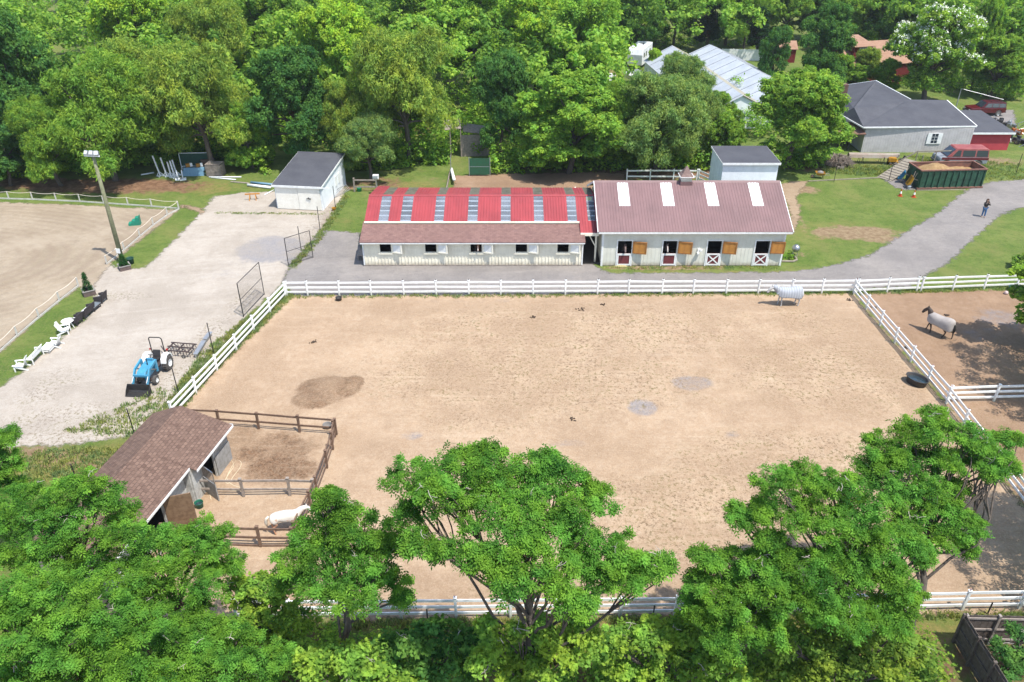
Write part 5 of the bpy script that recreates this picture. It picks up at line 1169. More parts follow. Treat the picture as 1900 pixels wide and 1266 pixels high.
RUB = M('black_rubber', (.035, .035, .038), (.06, .055, .05), 4, .6); WAT = glass('dark_water', (.02, .035, .045)); GRB = M('green_plastic', (.015, .12, .075), (.02, .10, .065), 3, .45)
tub('water_trough', 'large oval black water trough beside the right paddock fence', 1699, 713, .56, .5, RUB, sx=.9, sy=1.25, rz=R(35), cat='trough', water=WAT)
tub('feed_tub', 'small black feed tub under the long white fence near its left corner', 629, 558, .24, .28, RUB)
tub('feed_tub', 'grey rubber tub at the far right corner of the wooden pens', 608, 794, .26, .26, M('grey_rubber', (.2, .19, .18), None, 4, .8))
tub('bucket', 'dark green water bucket by the brown stall door', 371, 942, .22, .36, GRB, water=WAT, cat='bucket')
tub('feed_tub', 'dark green tub at the right edge under the gate fence', 1880, 540, .38, .34, M('dark_green_plastic', (.02, .07, .05), None, 3, .5), cat='tub')
tub('bucket', 'green bucket hung low by the grey wooden fence behind the beige shed', 667, 355, .26, .4, M('bright_green_plastic', (.02, .28, .14), None, 3, .4), cat='bucket')
tub('barrel_pot', 'dark green barrel on the grass beside the light pole planter', 243, 489, .30, .48, M('dark_green_plastic', None), cat='barrel')
o = MB(); o.lathe([(.10, 0), (.17, .08), (.12, .2), (.05, .26)], 10); tag(o.build('salt_lick', M('pale_pink', (.55, .42, .40), None, 3), loc=G(1866, 546), smooth=True), 'small pale salt block on the dirt beside the dark green tub', 'salt block')
# mounting block
g = G(252, 417); t = thing('mounting_block', 'green three-step mounting block standing in the sand arena', 'mounting block', g, R(12))
STG = M('teal_plastic', (.015, .22, .14), (.02, .18, .12), 3, .5)
for k in range(3): mb = MB(); mb.box(-.55+k*.32, -.55+(k+1)*.32-.005, -.28, .28, 0, .24*(k+1)); mb.build('step', STG, t, bevel=.015)
mb = MB(); mb.box(.415, .45, -.28, .28, 0, .85); mb.build('back_panel', STG, t)

# ------------------------------------------------------------------ garden furniture in a row
PLW = M('white_resin', (.80, .80, .76), (.70, .70, .66), 3, .45); WICK = M('black_wicker', (.035, .03, .032), (.07, .06, .06), 18, .8, bump=.6); CUSH = M('white_cushion', (.72, .72, .72), (.62, .62, .62), 4, .9)
d_row = (G(185, 556)-G(38, 683)); RZ = atan2(d_row.y, d_row.x)
def adirondack(label, px, py, rz):
    t = thing('garden_chair', label, 'chair', G(px, py), rz, 'chairs lined up by the arena')
    mb = MB()
    for k in range(5): mb.beam((-.26+k*.13, -.32, .34), (-.26+k*.13, .22, .26), .115, .022)
    mb.build('seat', PLW, t)
    mb = MB()
    for k in range(5): mb.beam((-.26+k*.13, .22, .24), ((-.26+k*.13)*1.15, .52, .92+.05*(2-abs(k-2))), .11, .022, up=(0, 1, 0))
    mb.beam((-.3, .45, .70), (.3, .45, .70), .03, .06); mb.build('backrest', PLW, t)
    for s in (-1, 1):
        mb = MB(); mb.beam((s*.36, -.38, .54), (s*.36, .36, .52), .14, .025); mb.build('armrest', PLW, t)
        mb = MB(); mb.box(s*.34-.03, s*.34+.03, -.34, -.26, 0, .525); mb.build('leg', PLW, t)
        mb = MB(); mb.beam((s*.33, -.20, .34), (s*.33, .55, .02), .03, .10); mb.build('leg', PLW, t)
    return t
AF = RZ+pi-R(25)
adirondack('white garden chair at the lower left end of the row of seats', 40, 685, RZ+R(200))
adirondack('white garden chair just above the stacked white ottoman', 103, 643, RZ+R(190))
adirondack('white garden chair turned away, beside the round white table', 122, 618, RZ+R(20))
def bench(label, px, py, rz, L=1.45):
    t = thing('garden_bench', label, 'bench', G(px, py), rz)
    mb = MB(); [mb.box(-L/2, L/2, -.25+k*.1, -.17+k*.1, .40, .43) for k in range(5)]; mb.build('seat', PLW, t)
    mb = MB(); n = 12; [mb.beam((-L/2+.06+k*(L-.12)/(n-1), .24, .42), (-L/2+.06+k*(L-.12)/(n-1), .34, .88), .06, .02, up=(0, 1, 0)) for k in range(n)]; mb.beam((-L/2, .35, .9), (L/2, .35, .9), .04, .08); mb.build('backrest', PLW, t)
    for s in (-1, 1):
        mb = MB(); mb.beam((s*(L/2+.02), -.28, .62), (s*(L/2+.02), .32, .64), .07, .03); mb.build('armrest', PLW, t)
        for yy in (-.26, .26): mb = MB(); mb.box(s*L/2-.03, s*L/2+.03, yy-.03, yy+.03, 0, .62 if yy < 0 else .42); mb.build('leg', PLW, t)
bench('white slatted garden bench, second seat from the lower left end of the row', 66, 668, RZ+pi+R(6))
t = thing('ottoman', 'white slatted rectangular ottoman between bench and white chair', 'ottoman', G(91, 651), RZ+R(4))
mb = MB(); mb.box(-.45, .45, -.32, .32, .30, .42); mb.build('top', PLW, t, bevel=.02); mb = MB(); mb.box(-.43, .43, -.30, .30, .14, .26); mb.build('lower_tray', PLW, t)
for sx in (-1, 1):
    for sy in (-1, 1): mb = MB(); mb.box(sx*.40-.03, sx*.40+.03, sy*.27-.03, sy*.27+.03, 0, .3); mb.build('leg', GREYP, t)
t = thing('round_table', 'round white plastic table between white chair and dark wicker chair', 'table', G(129, 608))
mb = MB(); mb.lathe([(.40, .58), (.46, .60), (.46, .63), (.42, .645)], 28); mb.build('table_top', PLW, t, smooth=False)
for k in range(4): mb = MB(); mb.tube([(.2*cos(k*pi/2), .2*sin(k*pi/2), .58), (.38*cos(k*pi/2), .38*sin(k*pi/2), 0)], .03, 6); mb.build('leg', PLW, t)
def wicker(label, px, py, rz, L=.75, cat='chair', cush=True):
    t = thing('wicker_'+('sofa' if L > 1 else 'chair'), label, 'sofa' if L > 1 else 'chair', G(px, py), rz, 'black wicker seats')
    mb = MB(); mb.box(-L/2+.1, L/2-.1, -.3, .28, .26, .36); mb.build('seat', WICK, t)
    mb = MB(); mb.add([(-L/2, .28, .26), (L/2, .28, .26), (L/2+.06, .42, .92), (-L/2-.06, .42, .92), (-L/2, .36, .26), (L/2, .36, .26), (L/2+.06, .48, .92), (-L/2-.06, .48, .92)], [(0, 1, 2, 3), (7, 6, 5, 4), (0, 4, 5, 1), (1, 5, 6, 2), (2, 6, 7, 3), (3, 7, 4, 0)]); mb.build('backrest', WICK, t)
    for s in (-1, 1):
        mb = MB(); mb.prism([(-.32, .26), (.30, .26), (.42, .80), (-.34, .58)], s*L/2-.04+s*.03, s*L/2+.04+s*.03, 'x'); mb.build('armrest', WICK, t)
        for yy in (-.27, .30): mb = MB(); mb.box(s*L/2-.03, s*L/2+.03, yy-.03, yy+.03, 0, .26); mb.build('leg', WICK, t)
    if cush: mb = MB(); mb.box(-L/2+.12, L/2-.12, -.28, .24, .362, .44); mb.build('cushion', CUSH, t, bevel=.03)
wicker('black wicker chair with white cushion right of the round white table', 142, 601, RZ+pi)
wicker('long black wicker sofa with white cushions in the middle of the row', 161, 585, RZ+pi, 1.35)
wicker('black wicker chair at the upper end of the row, near the block planter', 188, 560, RZ+pi)
t = thing('coffee_table', 'low dark wicker table with grey glass top between sofa and end chair', 'table', G(177, 574), RZ)
mb = MB(); mb.box(-.5, .5, -.28, .28, .36, .40); mb.build('glass_top', M('grey_glass', (.16, .18, .19), None, 2, .2), t); mb = MB(); mb.box(-.48, .48, -.26, .26, .22, .355); mb.build('apron', WICK, t)
for sx in (-1, 1):
    for sy in (-1, 1): mb = MB(); mb.box(sx*.44-.03, sx*.44+.03, sy*.22-.03, sy*.22+.03, 0, .22); mb.build('leg', WICK, t)

# ------------------------------------------------------------------ tractor with loader, harrow behind
BLUE = M('tractor_blue', alb(92, 180, 214, .62), alb(78, 160, 198, .62), 2, .4, spec=.5); TYRE = M('tyre_rubber', (.06, .055, .05), (.11, .10, .09), 6, .9); DKM = M('dark_steel', (.07, .06, .06), (.12, .08, .07), 5, .6, .4)
def wheel(parent, x, y, r, w_, rimm=WHITEP, lug=0, name='wheel', hub=.5):
    W_ = thing(name, None, None, (x, y, r)); W_.parent = parent
    if 'category' in W_: del W_['category']
    mb = MB(); Mx = Matrix.Rotation(pi/2, 4, 'X'); rr = r*hub
    mb.lathe([(rr, -w_/2), (r*.86, -w_/2), (r*.97, -w_*.36), (r, -w_*.15), (r, w_*.15), (r*.97, w_*.36), (r*.86, w_/2), (rr, w_/2)], 28, M=Mx, cap=False)
    if lug:
        for k in range(lug):
            a = 2*pi*k/lug; mb.box(-.02, .02, -w_*.42, w_*.42, r-.01, r+.025, M=Matrix.Rotation(a, 4, 'Y'))
    mb.build('tyre', TYRE, W_)
    mb = MB(); mb.lathe([(.02, -w_*.2), (rr*.4, -w_*.22), (rr*.9, -w_*.30), (rr*1.0, -w_*.50-.004), (rr*1.0, w_*.50+.004), (rr*.9, w_*.30), (rr*.4, w_*.22), (.02, w_*.2)], 20, M=Mx); mb.build('rim', rimm, W_)
def tractor():
    A = G(280, 712); B = G(312, 672); rz = atan2((A-B).y, (A-B).x)
    b = (G(309, 700)+G(268, 702))/2
    b = G(289, 694); t = thing('tractor', 'light blue compact tractor with front loader bucket and roll bar', 'tractor', b, rz)
    # local +x = forward
    mb = MB(); mb.prism([(.25, .55), (1.55, .50), (1.62, .95), (1.45, 1.12), (.30, 1.22), (.25, 1.1)], -.28, .28, 'y'); mb.build('hood', BLUE, t, bevel=.04)
    mb = MB(); mb.box(1.625, 1.66, -.2, .2, .56, .92); mb.build('grille', BLACKM, t)
    mb = MB(); mb.box(-.75, 1.3, -.14, .14, .35, .62); mb.box(-.85, -.2, -.25, .25, .4, .75); mb.box(1.0, 1.2, -.5, .5, .28, .38); mb.build('chassis', DKM, t)
    mb = MB(); mb.box(-.55, .22, -.42, .42, .66, .72); mb.build('floor_plate', DKM, t)
    mb = MB(); mb.prism([(.12, 1.0), (.34, 1.1), (.34, 1.36), (.16, 1.32)], -.22, .22, 'y'); mb.build('dash', BLUE, t)
    mb = MB(); mb.tube([(.12, 0, 1.2), (-.02, 0, 1.42)], .025, 8); Mx = Matrix.Translation((-.03, 0, 1.43)) @ Matrix.Rotation(R(-30), 4, 'Y'); n = 20
    mb.tube([Mx @ Vector((.19*cos(k*2*pi/n), .19*sin(k*2*pi/n), 0)) for k in range(n+1)], .016, 6); mb.build('steering_wheel', BLACKM, t)
    mb = MB(); mb.tube([(.75, .1, 1.1), (.75, .1, 1.65)], .03, 8); mb.build('exhaust', BLACKM, t)
    mb = MB(); mb.box(-.68, -.25, -.25, .25, .84, .95); mb.build('seat', BLACKM, t, bevel=.03); mb = MB(); mb.beam((-.62, 0, .95), (-.80, 0, 1.34), .48, .10, up=(1, 0, 0)); mb.build('seat_back', BLACKM, t, bevel=.03)
    for s in (-1, 1):
        mb = MB(); pr = [(-1.10, .70), (-1.02, 1.0), (-.80, 1.16), (-.45, 1.18), (-.18, .98), (-.12, .72), (-.2, .72), (-.26, .94), (-.48, 1.10), (-.78, 1.08), (-.95, .95), (-1.03, .70)]
        mb.prism(pr, s*.62-.17, s*.62+.17, 'y'); mb.prism([(-1.03, .60), (-1.0, .94), (-.78, 1.1), (-.46, 1.12), (-.2, .9), (-.16, .6)], s*.44-.015, s*.44+.015, 'y'); mb.build('fender', WHITEP, t)
        wheel(t, -.62, s*.62, .50, .34, WHITEP, 20, 'rear_wheel', .48); wheel(t, 1.10, s*.56, .30, .22, WHITEP, 0, 'front_wheel', .5)
        # loader arm
        mb = MB(); y = s*.46
        mb.beam((.45, y, .55), (.42, y, 1.35), .10, .16, up=(1, 0, 0)); mb.beam((.40, y, 1.32), (1.30, y, 1.18), .09, .17); mb.beam((1.26, y, 1.22), (2.02, y, .36), .09, .16); mb.build('loader_arm', BLUE, t)
        mb = MB(); mb.tube([(.55, y, .75), (1.15, y, 1.12)], .035, 8); mb.tube([(1.35, y, 1.1), (1.98, y, .62)], .028, 8); mb.build('cylinder', STEEL, t)
        mb = MB(); mb.tube([(-.95, s*.42, 1.0), (-.95, s*.42, 2.05), (-.93, s*.36, 2.15)], .035, 8); mb.build('roll_bar_leg', BLACKM, t)
        mb = MB(); mb.box(-1.06, -1.0, s*.55-.05, s*.55+.05, 1.18, 1.28); mb.build('tail_light', M('red_lens', (.5, .02, .02), None, 2, .3), t)
    mb = MB(); mb.tube([(-.93, -.37, 2.14), (-.92, -.3, 2.18), (-.92, .3, 2.18), (-.93, .37, 2.14)], .035, 8); mb.build('roll_bar', BLACKM, t)
    mb = MB(); mb.beam((1.62, -.46, .92), (1.62, .46, .92), .10, .14); mb.build('loader_crossbar', BLUE, t)
    mb = MB(); prof = [(2.06, .60), (2.06, .16), (2.16, .05), (2.62, .02), (2.62, .045), (2.18, .085), (2.10, .18), (2.10, .60)]
    mb.prism(prof, -.72, .72, 'y')
    for s in (-1, 1): mb.prism([(2.08, .60), (2.10, .08), (2.60, .03), (2.40, .32)], s*.72-.015, s*.72+.015, 'y')
    mb.build('bucket', BLACKM, t)
    # harrow
    h = thing('harrow', 'rust-brown steel drag harrow frame hitched behind the tractor', 'harrow', G(337, 655), R(-8))
    mb = MB()
    for x in (-.75, 0, .75): mb.beam((x, -.5, .42), (x, .5, .42), .06, .08)
    for y in (-.5, 0, .5): mb.beam((-.9, y, .45), (.9, y, .45), .06, .06)
    mb.beam((-.9, .5, .45), (.75, -.5, .45), .04, .05); mb.beam((-.9, -.5, .45), (-1.3, -.1, .5), .06, .06); mb.build('frame', DKM, h)
    mb = MB()
    for i in range(9):
        for j in range(4): mb.beam((-.85+i*.21, -.45+j*.3, .42), (-.80+i*.21, -.47+j*.3, .04), .025, .025)
    mb.build('tines', DKM, h)
    for s in (-1, 1): wheel(h, s*.5, -.62, .14, .08, STEEL)
tractor()
o = thing('steel_beam', 'pair of long grey steel guard beams lying by the weedy verge', 'beam', G(378, 645), 0)
for p, q in (((-14, 20), (2, -6)), ((3, -8), (14, -22))):
    a = G(378+p[0], 645+p[1])-G(378, 645); b = G(378+q[0], 645+q[1])-G(378, 645); mb = MB(); mb.beam(a+Vector((0, 0, .3)), b+Vector((0, 0, .3)), .30, .05); mb.beam(a+Vector((0, 0, .13)), b+Vector((0, 0, .13)), .10, .26); mb.build('beam', GREYP, o)

# ------------------------------------------------------------------ cars
def car(name, label, px, py, rz, L, Wd, prof, cab, m, m2, win, wheels, wr, cat, lower=None):
    """prof: side outline of the lower body (x,z); cab: greenhouse outline; width Wd"""
    t = thing(name, label, cat, G(px, py), rz); W_ = Wd/2
    mb = MB(); mb.prism(prof, -W_, W_, 'y'); mb.build('body', m, t, bevel=.06)
    n = len(cab); mid = sum(p[0] for p in cab)/n; zb = min(p[1] for p in cab); zt = max(p[1] for p in cab)
    mb = MB(); k = .12
    ins = lambda z: W_-.03-(z-zb)/(zt-zb)*k
    vs = [(x, -ins(z), z) for x, z in cab]+[(x, ins(z), z) for x, z in cab]
    mb.add(vs, [tuple(range(n)), tuple(reversed(range(n, 2*n)))]+[(i, i+n, (i+1) % n+n, (i+1) % n) for i in range(n)]); mb.build('cabin', m2, t, bevel=.04)
    for (xa, xb, za, zb2, sl, sr) in win:
        for s in (-1, 1):
            mb = MB(); q = [(xa, za), (xb, za), (xb-sr, zb2), (xa+sl, zb2)]; vs = [(x, s*(ins(z)+.012), z) for x, z in q]; v2 = [(x, s*(ins(z)-.02), z) for x, z in q]
            mb.add(vs+v2, [(0, 1, 2, 3), (7, 6, 5, 4), (0, 4, 5, 1), (1, 5, 6, 2), (2, 6, 7, 3), (3, 7, 4, 0)]); mb.build('side_window', GLASS, t)
    for x in wheels:
        for s in (-1, 1): wheel(t, x, s*(W_-.09), wr, .22, STEEL, 0, 'wheel', .58)
    return t
RED2 = M('dark_red_paint', alb(118, 16, 26), alb(100, 14, 24), 2, .3, spec=.6); MRF = M('maroon_roof', alb(110, 40, 50), None, 2, .35); BUMP = M('grey_bumper', (.12, .12, .13), None, 3, .6)
sv = car('off_road_car', 'dark red off-road car parked behind the slate workshop', 1824, 213, R(0), 4.6, 1.8,
    [(-2.25, .45), (-1.85, .42), (-1.72, .72), (-1.45, .84), (-1.15, .72), (-1.02, .42), (1.0, .42), (1.12, .72), (1.4, .84), (1.68, .72), (1.82, .42), (2.25, .48), (2.3, 1.05), (-.9, 1.1), (-2.2, 1.0), (-2.3, .8)],
    [(-.95, 1.09), (2.25, 1.05), (2.15, 1.68), (1.9, 1.74), (-.25, 1.74)], RED2, MRF, [(-.55, .35, 1.14, 1.62, .38, 0), (.42, 1.22, 1.14, 1.62, 0, 0), (1.3, 2.1, 1.14, 1.60, 0, .05)], (-1.43, 1.4), .38, 'car')
mb = MB(); mb.add([(-.90, -.74, 1.13), (-.90, .74, 1.13), (-.34, .66, 1.68), (-.34, -.66, 1.68), (-.94, -.74, 1.15), (-.94, .74, 1.15), (-.38, .66, 1.70), (-.38, -.66, 1.70)], [(0, 1, 2, 3), (7, 6, 5, 4), (0, 4, 5, 1), (1, 5, 6, 2), (2, 6, 7, 3), (3, 7, 4, 0)]); mb.build('windscreen', GLASS, sv)
for s in (-1, 1): mb = MB(); mb.box(-2.33, -2.26, s*.62-.14, s*.62+.14, .68, .84); mb.build('headlight', M('head_lens', (.6, .62, .62), None, 2, .2), sv)
mb = MB(); mb.box(-2.42, -2.28, -.85, .85, .46, .62); mb.build('front_bumper', BUMP, sv); mb = MB(); mb.box(2.26, 2.38, -.85, .85, .46, .62); mb.build('rear_bumper', BUMP, sv)
mb = MB(); [mb.beam((.1, y, 1.80), (1.8, y, 1.80), .04, .04) for y in (-.6, .6)]; [mb.beam((x, -.62, 1.83), (x, .62, 1.83), .04, .03) for x in (.3, 1.1, 1.6)]; mb.build('roof_rack', BLACKM, sv)
PINK = M('faded_red_paint', alb(176, 84, 84), alb(204, 124, 116), 1.6, .6); SILV = M('silver_band', alb(188, 194, 200), alb(166, 172, 178), 2, .5)
vn = car('van', 'old faded red van with silver lower band parked before the grey siding', 1776, 306, R(-2), 5.2, 1.95,
    [(-2.45, .5), (-2.2, .4), (-2.05, .72), (-1.75, .84), (-1.45, .72), (-1.32, .4), (1.25, .4), (1.38, .72), (1.66, .84), (1.95, .72), (2.08, .4), (2.55, .45), (2.6, 1.12), (-1.6, 1.12), (-2.4, 1.02), (-2.5, .8)],
    [(-1.75, 1.11), (2.58, 1.11), (2.5, 1.95), (2.3, 2.02), (-.85, 2.02)], SILV, PINK, [(-1.25, -.4, 1.2, 1.85, .5, 0), (-.2, 1.1, 1.2, 1.85, 0, 0), (1.25, 2.45, 1.2, 1.85, 0, .05)], (-1.73, 1.66), .36, 'van')
mb = MB(); mb.box(-2.3, 2.61, -.985, -.978, .86, 1.11); mb.box(-2.3, 2.61, .978, .985, .86, 1.11); mb.build('red_stripe', M('stripe_red', alb(140, 50, 58), None, 2, .5), vn)
mb = MB(); mb.add([(-1.66, -.8, 1.16), (-1.66, .8, 1.16), (-.96, .72, 1.90), (-.96, -.72, 1.90), (-1.72, -.8, 1.18), (-1.72, .8, 1.18), (-1.0, .72, 1.93), (-1.0, -.72, 1.93)], [(0, 1, 2, 3), (7, 6, 5, 4), (0, 4, 5, 1), (1, 5, 6, 2), (2, 6, 7, 3), (3, 7, 4, 0)]); mb.build('windscreen', GLASS, vn)
mb = MB(); mb.box(-2.62, -2.46, -.9, .9, .42, .6); mb.build('front_bumper', BUMP, vn)
# camper
cpr = thing('camper', 'white camper trailer parked at the edge of the woods', 'camper', G(1186, 121), R(68))
mb = MB(); mb.prism([(-3.2, .6), (3.2, .6), (3.4, 1.4), (3.1, 3.1), (-3.1, 3.1), (-3.4, 2.2)], -1.2, 1.2, 'y'); mb.build('body', M('camper_white', (.78, .78, .78), (.68, .69, .70), 2, .5), cpr, bevel=.08)
for x in (-2.2, -.9, 1.5):
    for s in (-1, 1): mb = MB(); mb.box(x-.32, x+.32, s*1.2-.02, s*1.2+.02, 1.7, 2.4); mb.build('window', GLASS, cpr)
mb = MB(); mb.box(.2, .9, -1.225, -1.19, .8, 2.6); mb.build('door', SIDE, cpr); mb = MB(); mb.box(-1.2, -.4, -.4, .4, 3.1, 3.4); mb.build('roof_vent', WHITEP, cpr); mb = MB(); mb.box(.6, 1.2, -.3, .3, 3.1, 3.22); mb.build('roof_hatch', BLACKM, cpr)
for s in (-1, 1): wheel(cpr, -.2, s*1.05, .36, .22, STEEL)
# wrecked boat and junk beside the greenhouses
def hull(name, label, px, py, rz, L, W_, Hh, m, cat='boat', inner=None, z=.5):
    t = thing(name, label, cat, G(px, py), rz); mb = MB(); n = 12; sec = []
    for i in range(n+1):
        u = i/n; x = -L/2+u*L; w_ = W_/2*math.sqrt(max(0.001, 1-(max(0, u-.35)/.66)**2.2))*(.85+.15*min(1, u*4)); sec.append([(x, -w_, z+Hh), (x, -w_*.7, z+Hh*.3), (x, 0, z), (x, w_*.7, z+Hh*.3), (x, w_, z+Hh)])
    vs = [p for s_ in sec for p in s_]; f = [(i*5+k, i*5+k+1, (i+1)*5+k+1, (i+1)*5+k) for i in range(n) for k in range(4)]+[(4, 3, 2, 1, 0)]
    mb.add(vs, f); o = mb.build('hull', m, t); md = o.modifiers.new('s', 'SOLIDIFY'); md.thickness = .05
    return t
hb = hull('boat', 'derelict white boat hull under the trees below the camper', 1186, 162, R(-70), 7, 2.6, 1.1, WHITEP)
mb = MB(); mb.box(-2.6, -.4, -.9, .9, 1.9, 1.98); [mb.tube([(x, y, 1.5), (x, y, 1.92)], .04, 6) for x in (-2.5, -.5) for y in (-.8, .8)]; mb.build('canopy', GREYP, hb); mb = MB(); mb.box(-3, 1.2, -.9, .9, .95, 1.0); mb.build('deck', GREYP, hb)
hb = hull('boat', 'smaller overgrown white hull nearer the willow tree', 1200, 190, R(-60), 4.5, 1.8, .8, WHITEP)
mb = MB(); mb.box(-1.8, 1.0, -.6, .6, .9, .95); mb.build('deck', GREYP, hb)
mb = MB(); mb.prism([(-1.2, 0), (1.2, 0), (1.0, .9), (-.9, 1.1)], -.5, .5, 'y'); tag(mb.build('storage_box', WHITEP, loc=G(1128, 150), rz=R(35), bevel=.05), 'white storage box in yellow grass left of the wrecked boats', 'box')

# ------------------------------------------------------------------ skip, ramp, wheelbarrows, cones
def skip_():
    a = G(1701, 352); b = G(1821, 349); L = (b-a).length; rz = atan2((b-a).y, (b-a).x); h = hgt(a, 1698, 318); W_ = 2.5
    GRN = M('skip_green', alb(64, 116, 90), alb(48, 78, 62), 1.8, .7, bump=.2); RST = M('rusty_steel', (.22, .10, .07), (.13, .07, .055), 3, .85, bump=.3)
    t = thing('skip', 'long green ribbed rubbish skip heaped with wood shavings', 'skip', a, rz)
    mb = MB(); mb.box(0, L, 0, .05, .12, h); mb.box(0, L, W_-.05, W_, .12, h); mb.box(0, .05, .05, W_-.05, .12, h); mb.box(L-.05, L, .05, W_-.05, .12, h); mb.build('side', GRN, t)
    mb = MB(); mb.box(.05, L-.05, .051, .07, .2, h-.02); mb.box(.05, L-.05, W_-.07, W_-.051, .2, h-.02); mb.box(.051, .07, .07, W_-.07, .2, h-.02); mb.box(L-.07, L-.051, .07, W_-.07, .2, h-.02); mb.box(.05, L-.05, .05, W_-.05, .12, .18); mb.build('lining', RST, t)
    n = 11
    for i in range(n): x = .1+i*(L-.3)/(n-1); mb = MB(); mb.box(x, x+.10, -.10, -.002, .2, h-.1); mb.build('rib', GRN, t)
    mb = MB(); mb.box(-.06, L+.06, -.08, .1, h, h+.10); mb.box(-.06, L+.06, W_-.1, W_+.08, h, h+.10); mb.box(-.06, .1, .1, W_-.1, h, h+.10); mb.box(L-.1, L+.06, .1, W_-.1, h, h+.10); mb.build('top_rail', RST, t)
    mb = MB(); mb.box(-.05, L+.05, -.12, .1, .05, .19); mb.box(-.05, L+.05, W_-.1, W_+.02, .05, .19); mb.build('base_rail', RST, t)
    # shavings heap
    nx, ny = 30, 12; vs = []
    rg = random.Random(5)
    for j in range(ny):
        for i in range(nx):
            u, v = i/(nx-1), j/(ny-1); z = h-.55+.85*math.exp(-((u-.34)/.24)**2)*(1-.5*(2*v-1)**2)+.1*math.exp(-((u-.8)/.1)**2)+rg.uniform(-.03, .03)
            if i in (0, nx-1) or j in (0, ny-1): z = min(z, h+.02)
            vs.append((.08+u*(L-.16), .08+v*(W_-.16), z))
    mb = MB(); mb.add(vs, [(j*nx+i, j*nx+i+1, (j+1)*nx+i+1, (j+1)*nx+i) for j in range(ny-1) for i in range(nx-1)]); o = mb.build('wood_shavings', M('shavings', alb(216, 180, 128), alb(176, 138, 90), 3, .95, bump=1.), None, loc=a, rz=rz, smooth=True); tag(o, 'heap of tan wood shavings filling the green skip', 'shavings')
    # ramp beside
    r0 = G(1644, 332); r1 = G(1688, 318); rd = thing('ramp', 'plank ramp with crosswise battens climbing to the end of the green skip', 'ramp', r0, atan2((r1-r0).y, (r1-r0).x)); Lr = (r1-r0).length
    mb = MB(); slab(mb, (-.4, -.8, .06), (Lr, -.8, 1.2), (Lr, .8, 1.2), (-.4, .8, .06), .06); mb.build('deck', M('pale_plank', alb(196, 186, 166), alb(170, 158, 138), 4, .9), rd)
    mb = MB()
    for k in range(9): x = -.2+k*(Lr/9); z = .06+(x+.4)/(Lr+.4)*1.14; mb.box(x, x+.08, -.8, .8, z+.001, z+.06)
    mb.build('batten', GREYW, rd); mb = MB(); [mb.box(Lr-.12, Lr-.02, y, y+.1, 0, 1.1) for y in (-.75, .65)]; mb.build('support', GREYW, rd)
skip_()
# bare timber handrail frame behind the skip
a = G(1655, 312); b = G(1722, 296); t = thing('timber_frame', 'bare timber handrail frame sloping down behind the green skip', 'handrail', G(1700, 308), 0); o_ = G(1700, 308)
pp = [(1660, 303, .25), (1704, 303, 1.9), (1768, 300, 1.9), (1778, 304, 1.3)]; P3 = [PY(1655, 307, o_.y)-o_, PY(1703, 275+6, o_.y)-o_, PY(1770, 280, o_.y)-o_, PY(1778, 290, o_.y)-o_]
mb = MB(); [mb.beam(u, v, .07, .12) for u, v in zip(P3, P3[1:])]; mb.build('handrail', M('pale_plank', None), t)
for px, pz in ((1703, 283), (1714, 288), (1738, 282), (1766, 281), (1777, 291)):
    p = PY(px, pz, o_.y)-o_; mb = MB(); mb.beam((p.x-.02, 0, 0), (p.x, 0, p.z), .08, .08); mb.build('post', M('pale_plank', None), t)
def wheelbarrow(label, px, py, rz, m, up=False, tip=0):
    t = thing('wheelbarrow', label, 'wheelbarrow', G(px, py), rz, 'wheelbarrows'); 
    mb = MB(); top = [(-.5, -.36, .62), (.5, -.32, .66), (.5, .32, .66), (-.5, .36, .62)]; bot = [(-.3, -.2, .34), (.3, -.2, .36), (.3, .2, .36), (-.3, .2, .34)]
    mb.add(top+bot, [(4, 5, 6, 7), (0, 4, 5, 1), (1, 5, 6, 2), (2, 6, 7, 3), (3, 7, 4, 0)]); o = mb.build('tray', m, t); s_ = o.modifiers.new('s', 'SOLIDIFY'); s_.thickness = .03
    for s in (-1, 1):
        mb = MB(); mb.beam((.75, s*.06, .2), (-.95, s*.30, .50), .045, .045); mb.build('handle', GREYW, t)
        mb = MB(); mb.beam((-.3, s*.2, .33), (-.35, s*.24, 0), .035, .035); mb.build('leg', BLACKM, t)
    wheel(t, .72, 0, .19, .09, m)
    if up: t.rotation_euler = (0, R(tip), rz); t.location.z = .62
    return t
YEL = M('yellow_plastic', alb(226, 166, 44), alb(206, 148, 36), 3, .45); BLP = M('blue_plastic', alb(60, 150, 200), None, 3, .45)
w1 = wheelbarrow('yellow wheelbarrow holding grey rubble at the end of the white board path', 1520, 331, R(170), YEL)
mb = MB(); mb.lathe([(.34, .6), (.3, .72), (.12, .8)], 10, sy=.8); tag(mb.build('rubble', M('grey_rubble', (.25, .24, .23), (.15, .14, .14), 8, .95), loc=w1.location), 'grey load heaped in the yellow wheelbarrow', 'rubble')
wheelbarrow('blue wheelbarrow stood on its nose beside the plank ramp', 1680, 341, R(150), BLP, True, 65)
wheelbarrow('yellow wheelbarrow stood on its nose against the end of the green skip', 1695, 350, R(170), YEL, True, 70)
tub('bucket', 'pale grey bucket between the two upended wheelbarrows', 1686, 351, .17, .3, M('pale_bucket', (.55, .58, .62), None, 3), cat='bucket')
def cone(label, px, py, tilt=0):
    t = thing('traffic_cone', label, 'cone', G(px, py), 0, 'traffic cones'); OR = M('cone_orange', alb(240, 100, 50), alb(224, 84, 40), 3, .5)
    mb = MB(); mb.box(-.2, .2, -.2, .2, 0, .03); mb.build('base', OR, t); mb = MB(); mb.lathe([(.15, .03), (.105, .28)], 16); mb.lathe([(.06, .50), (.03, .72)], 16); mb.build('body', OR, t); mb = MB(); mb.lathe([(.105, .281), (.06, .499)], 16); mb.build('white_band', WHITEP, t)
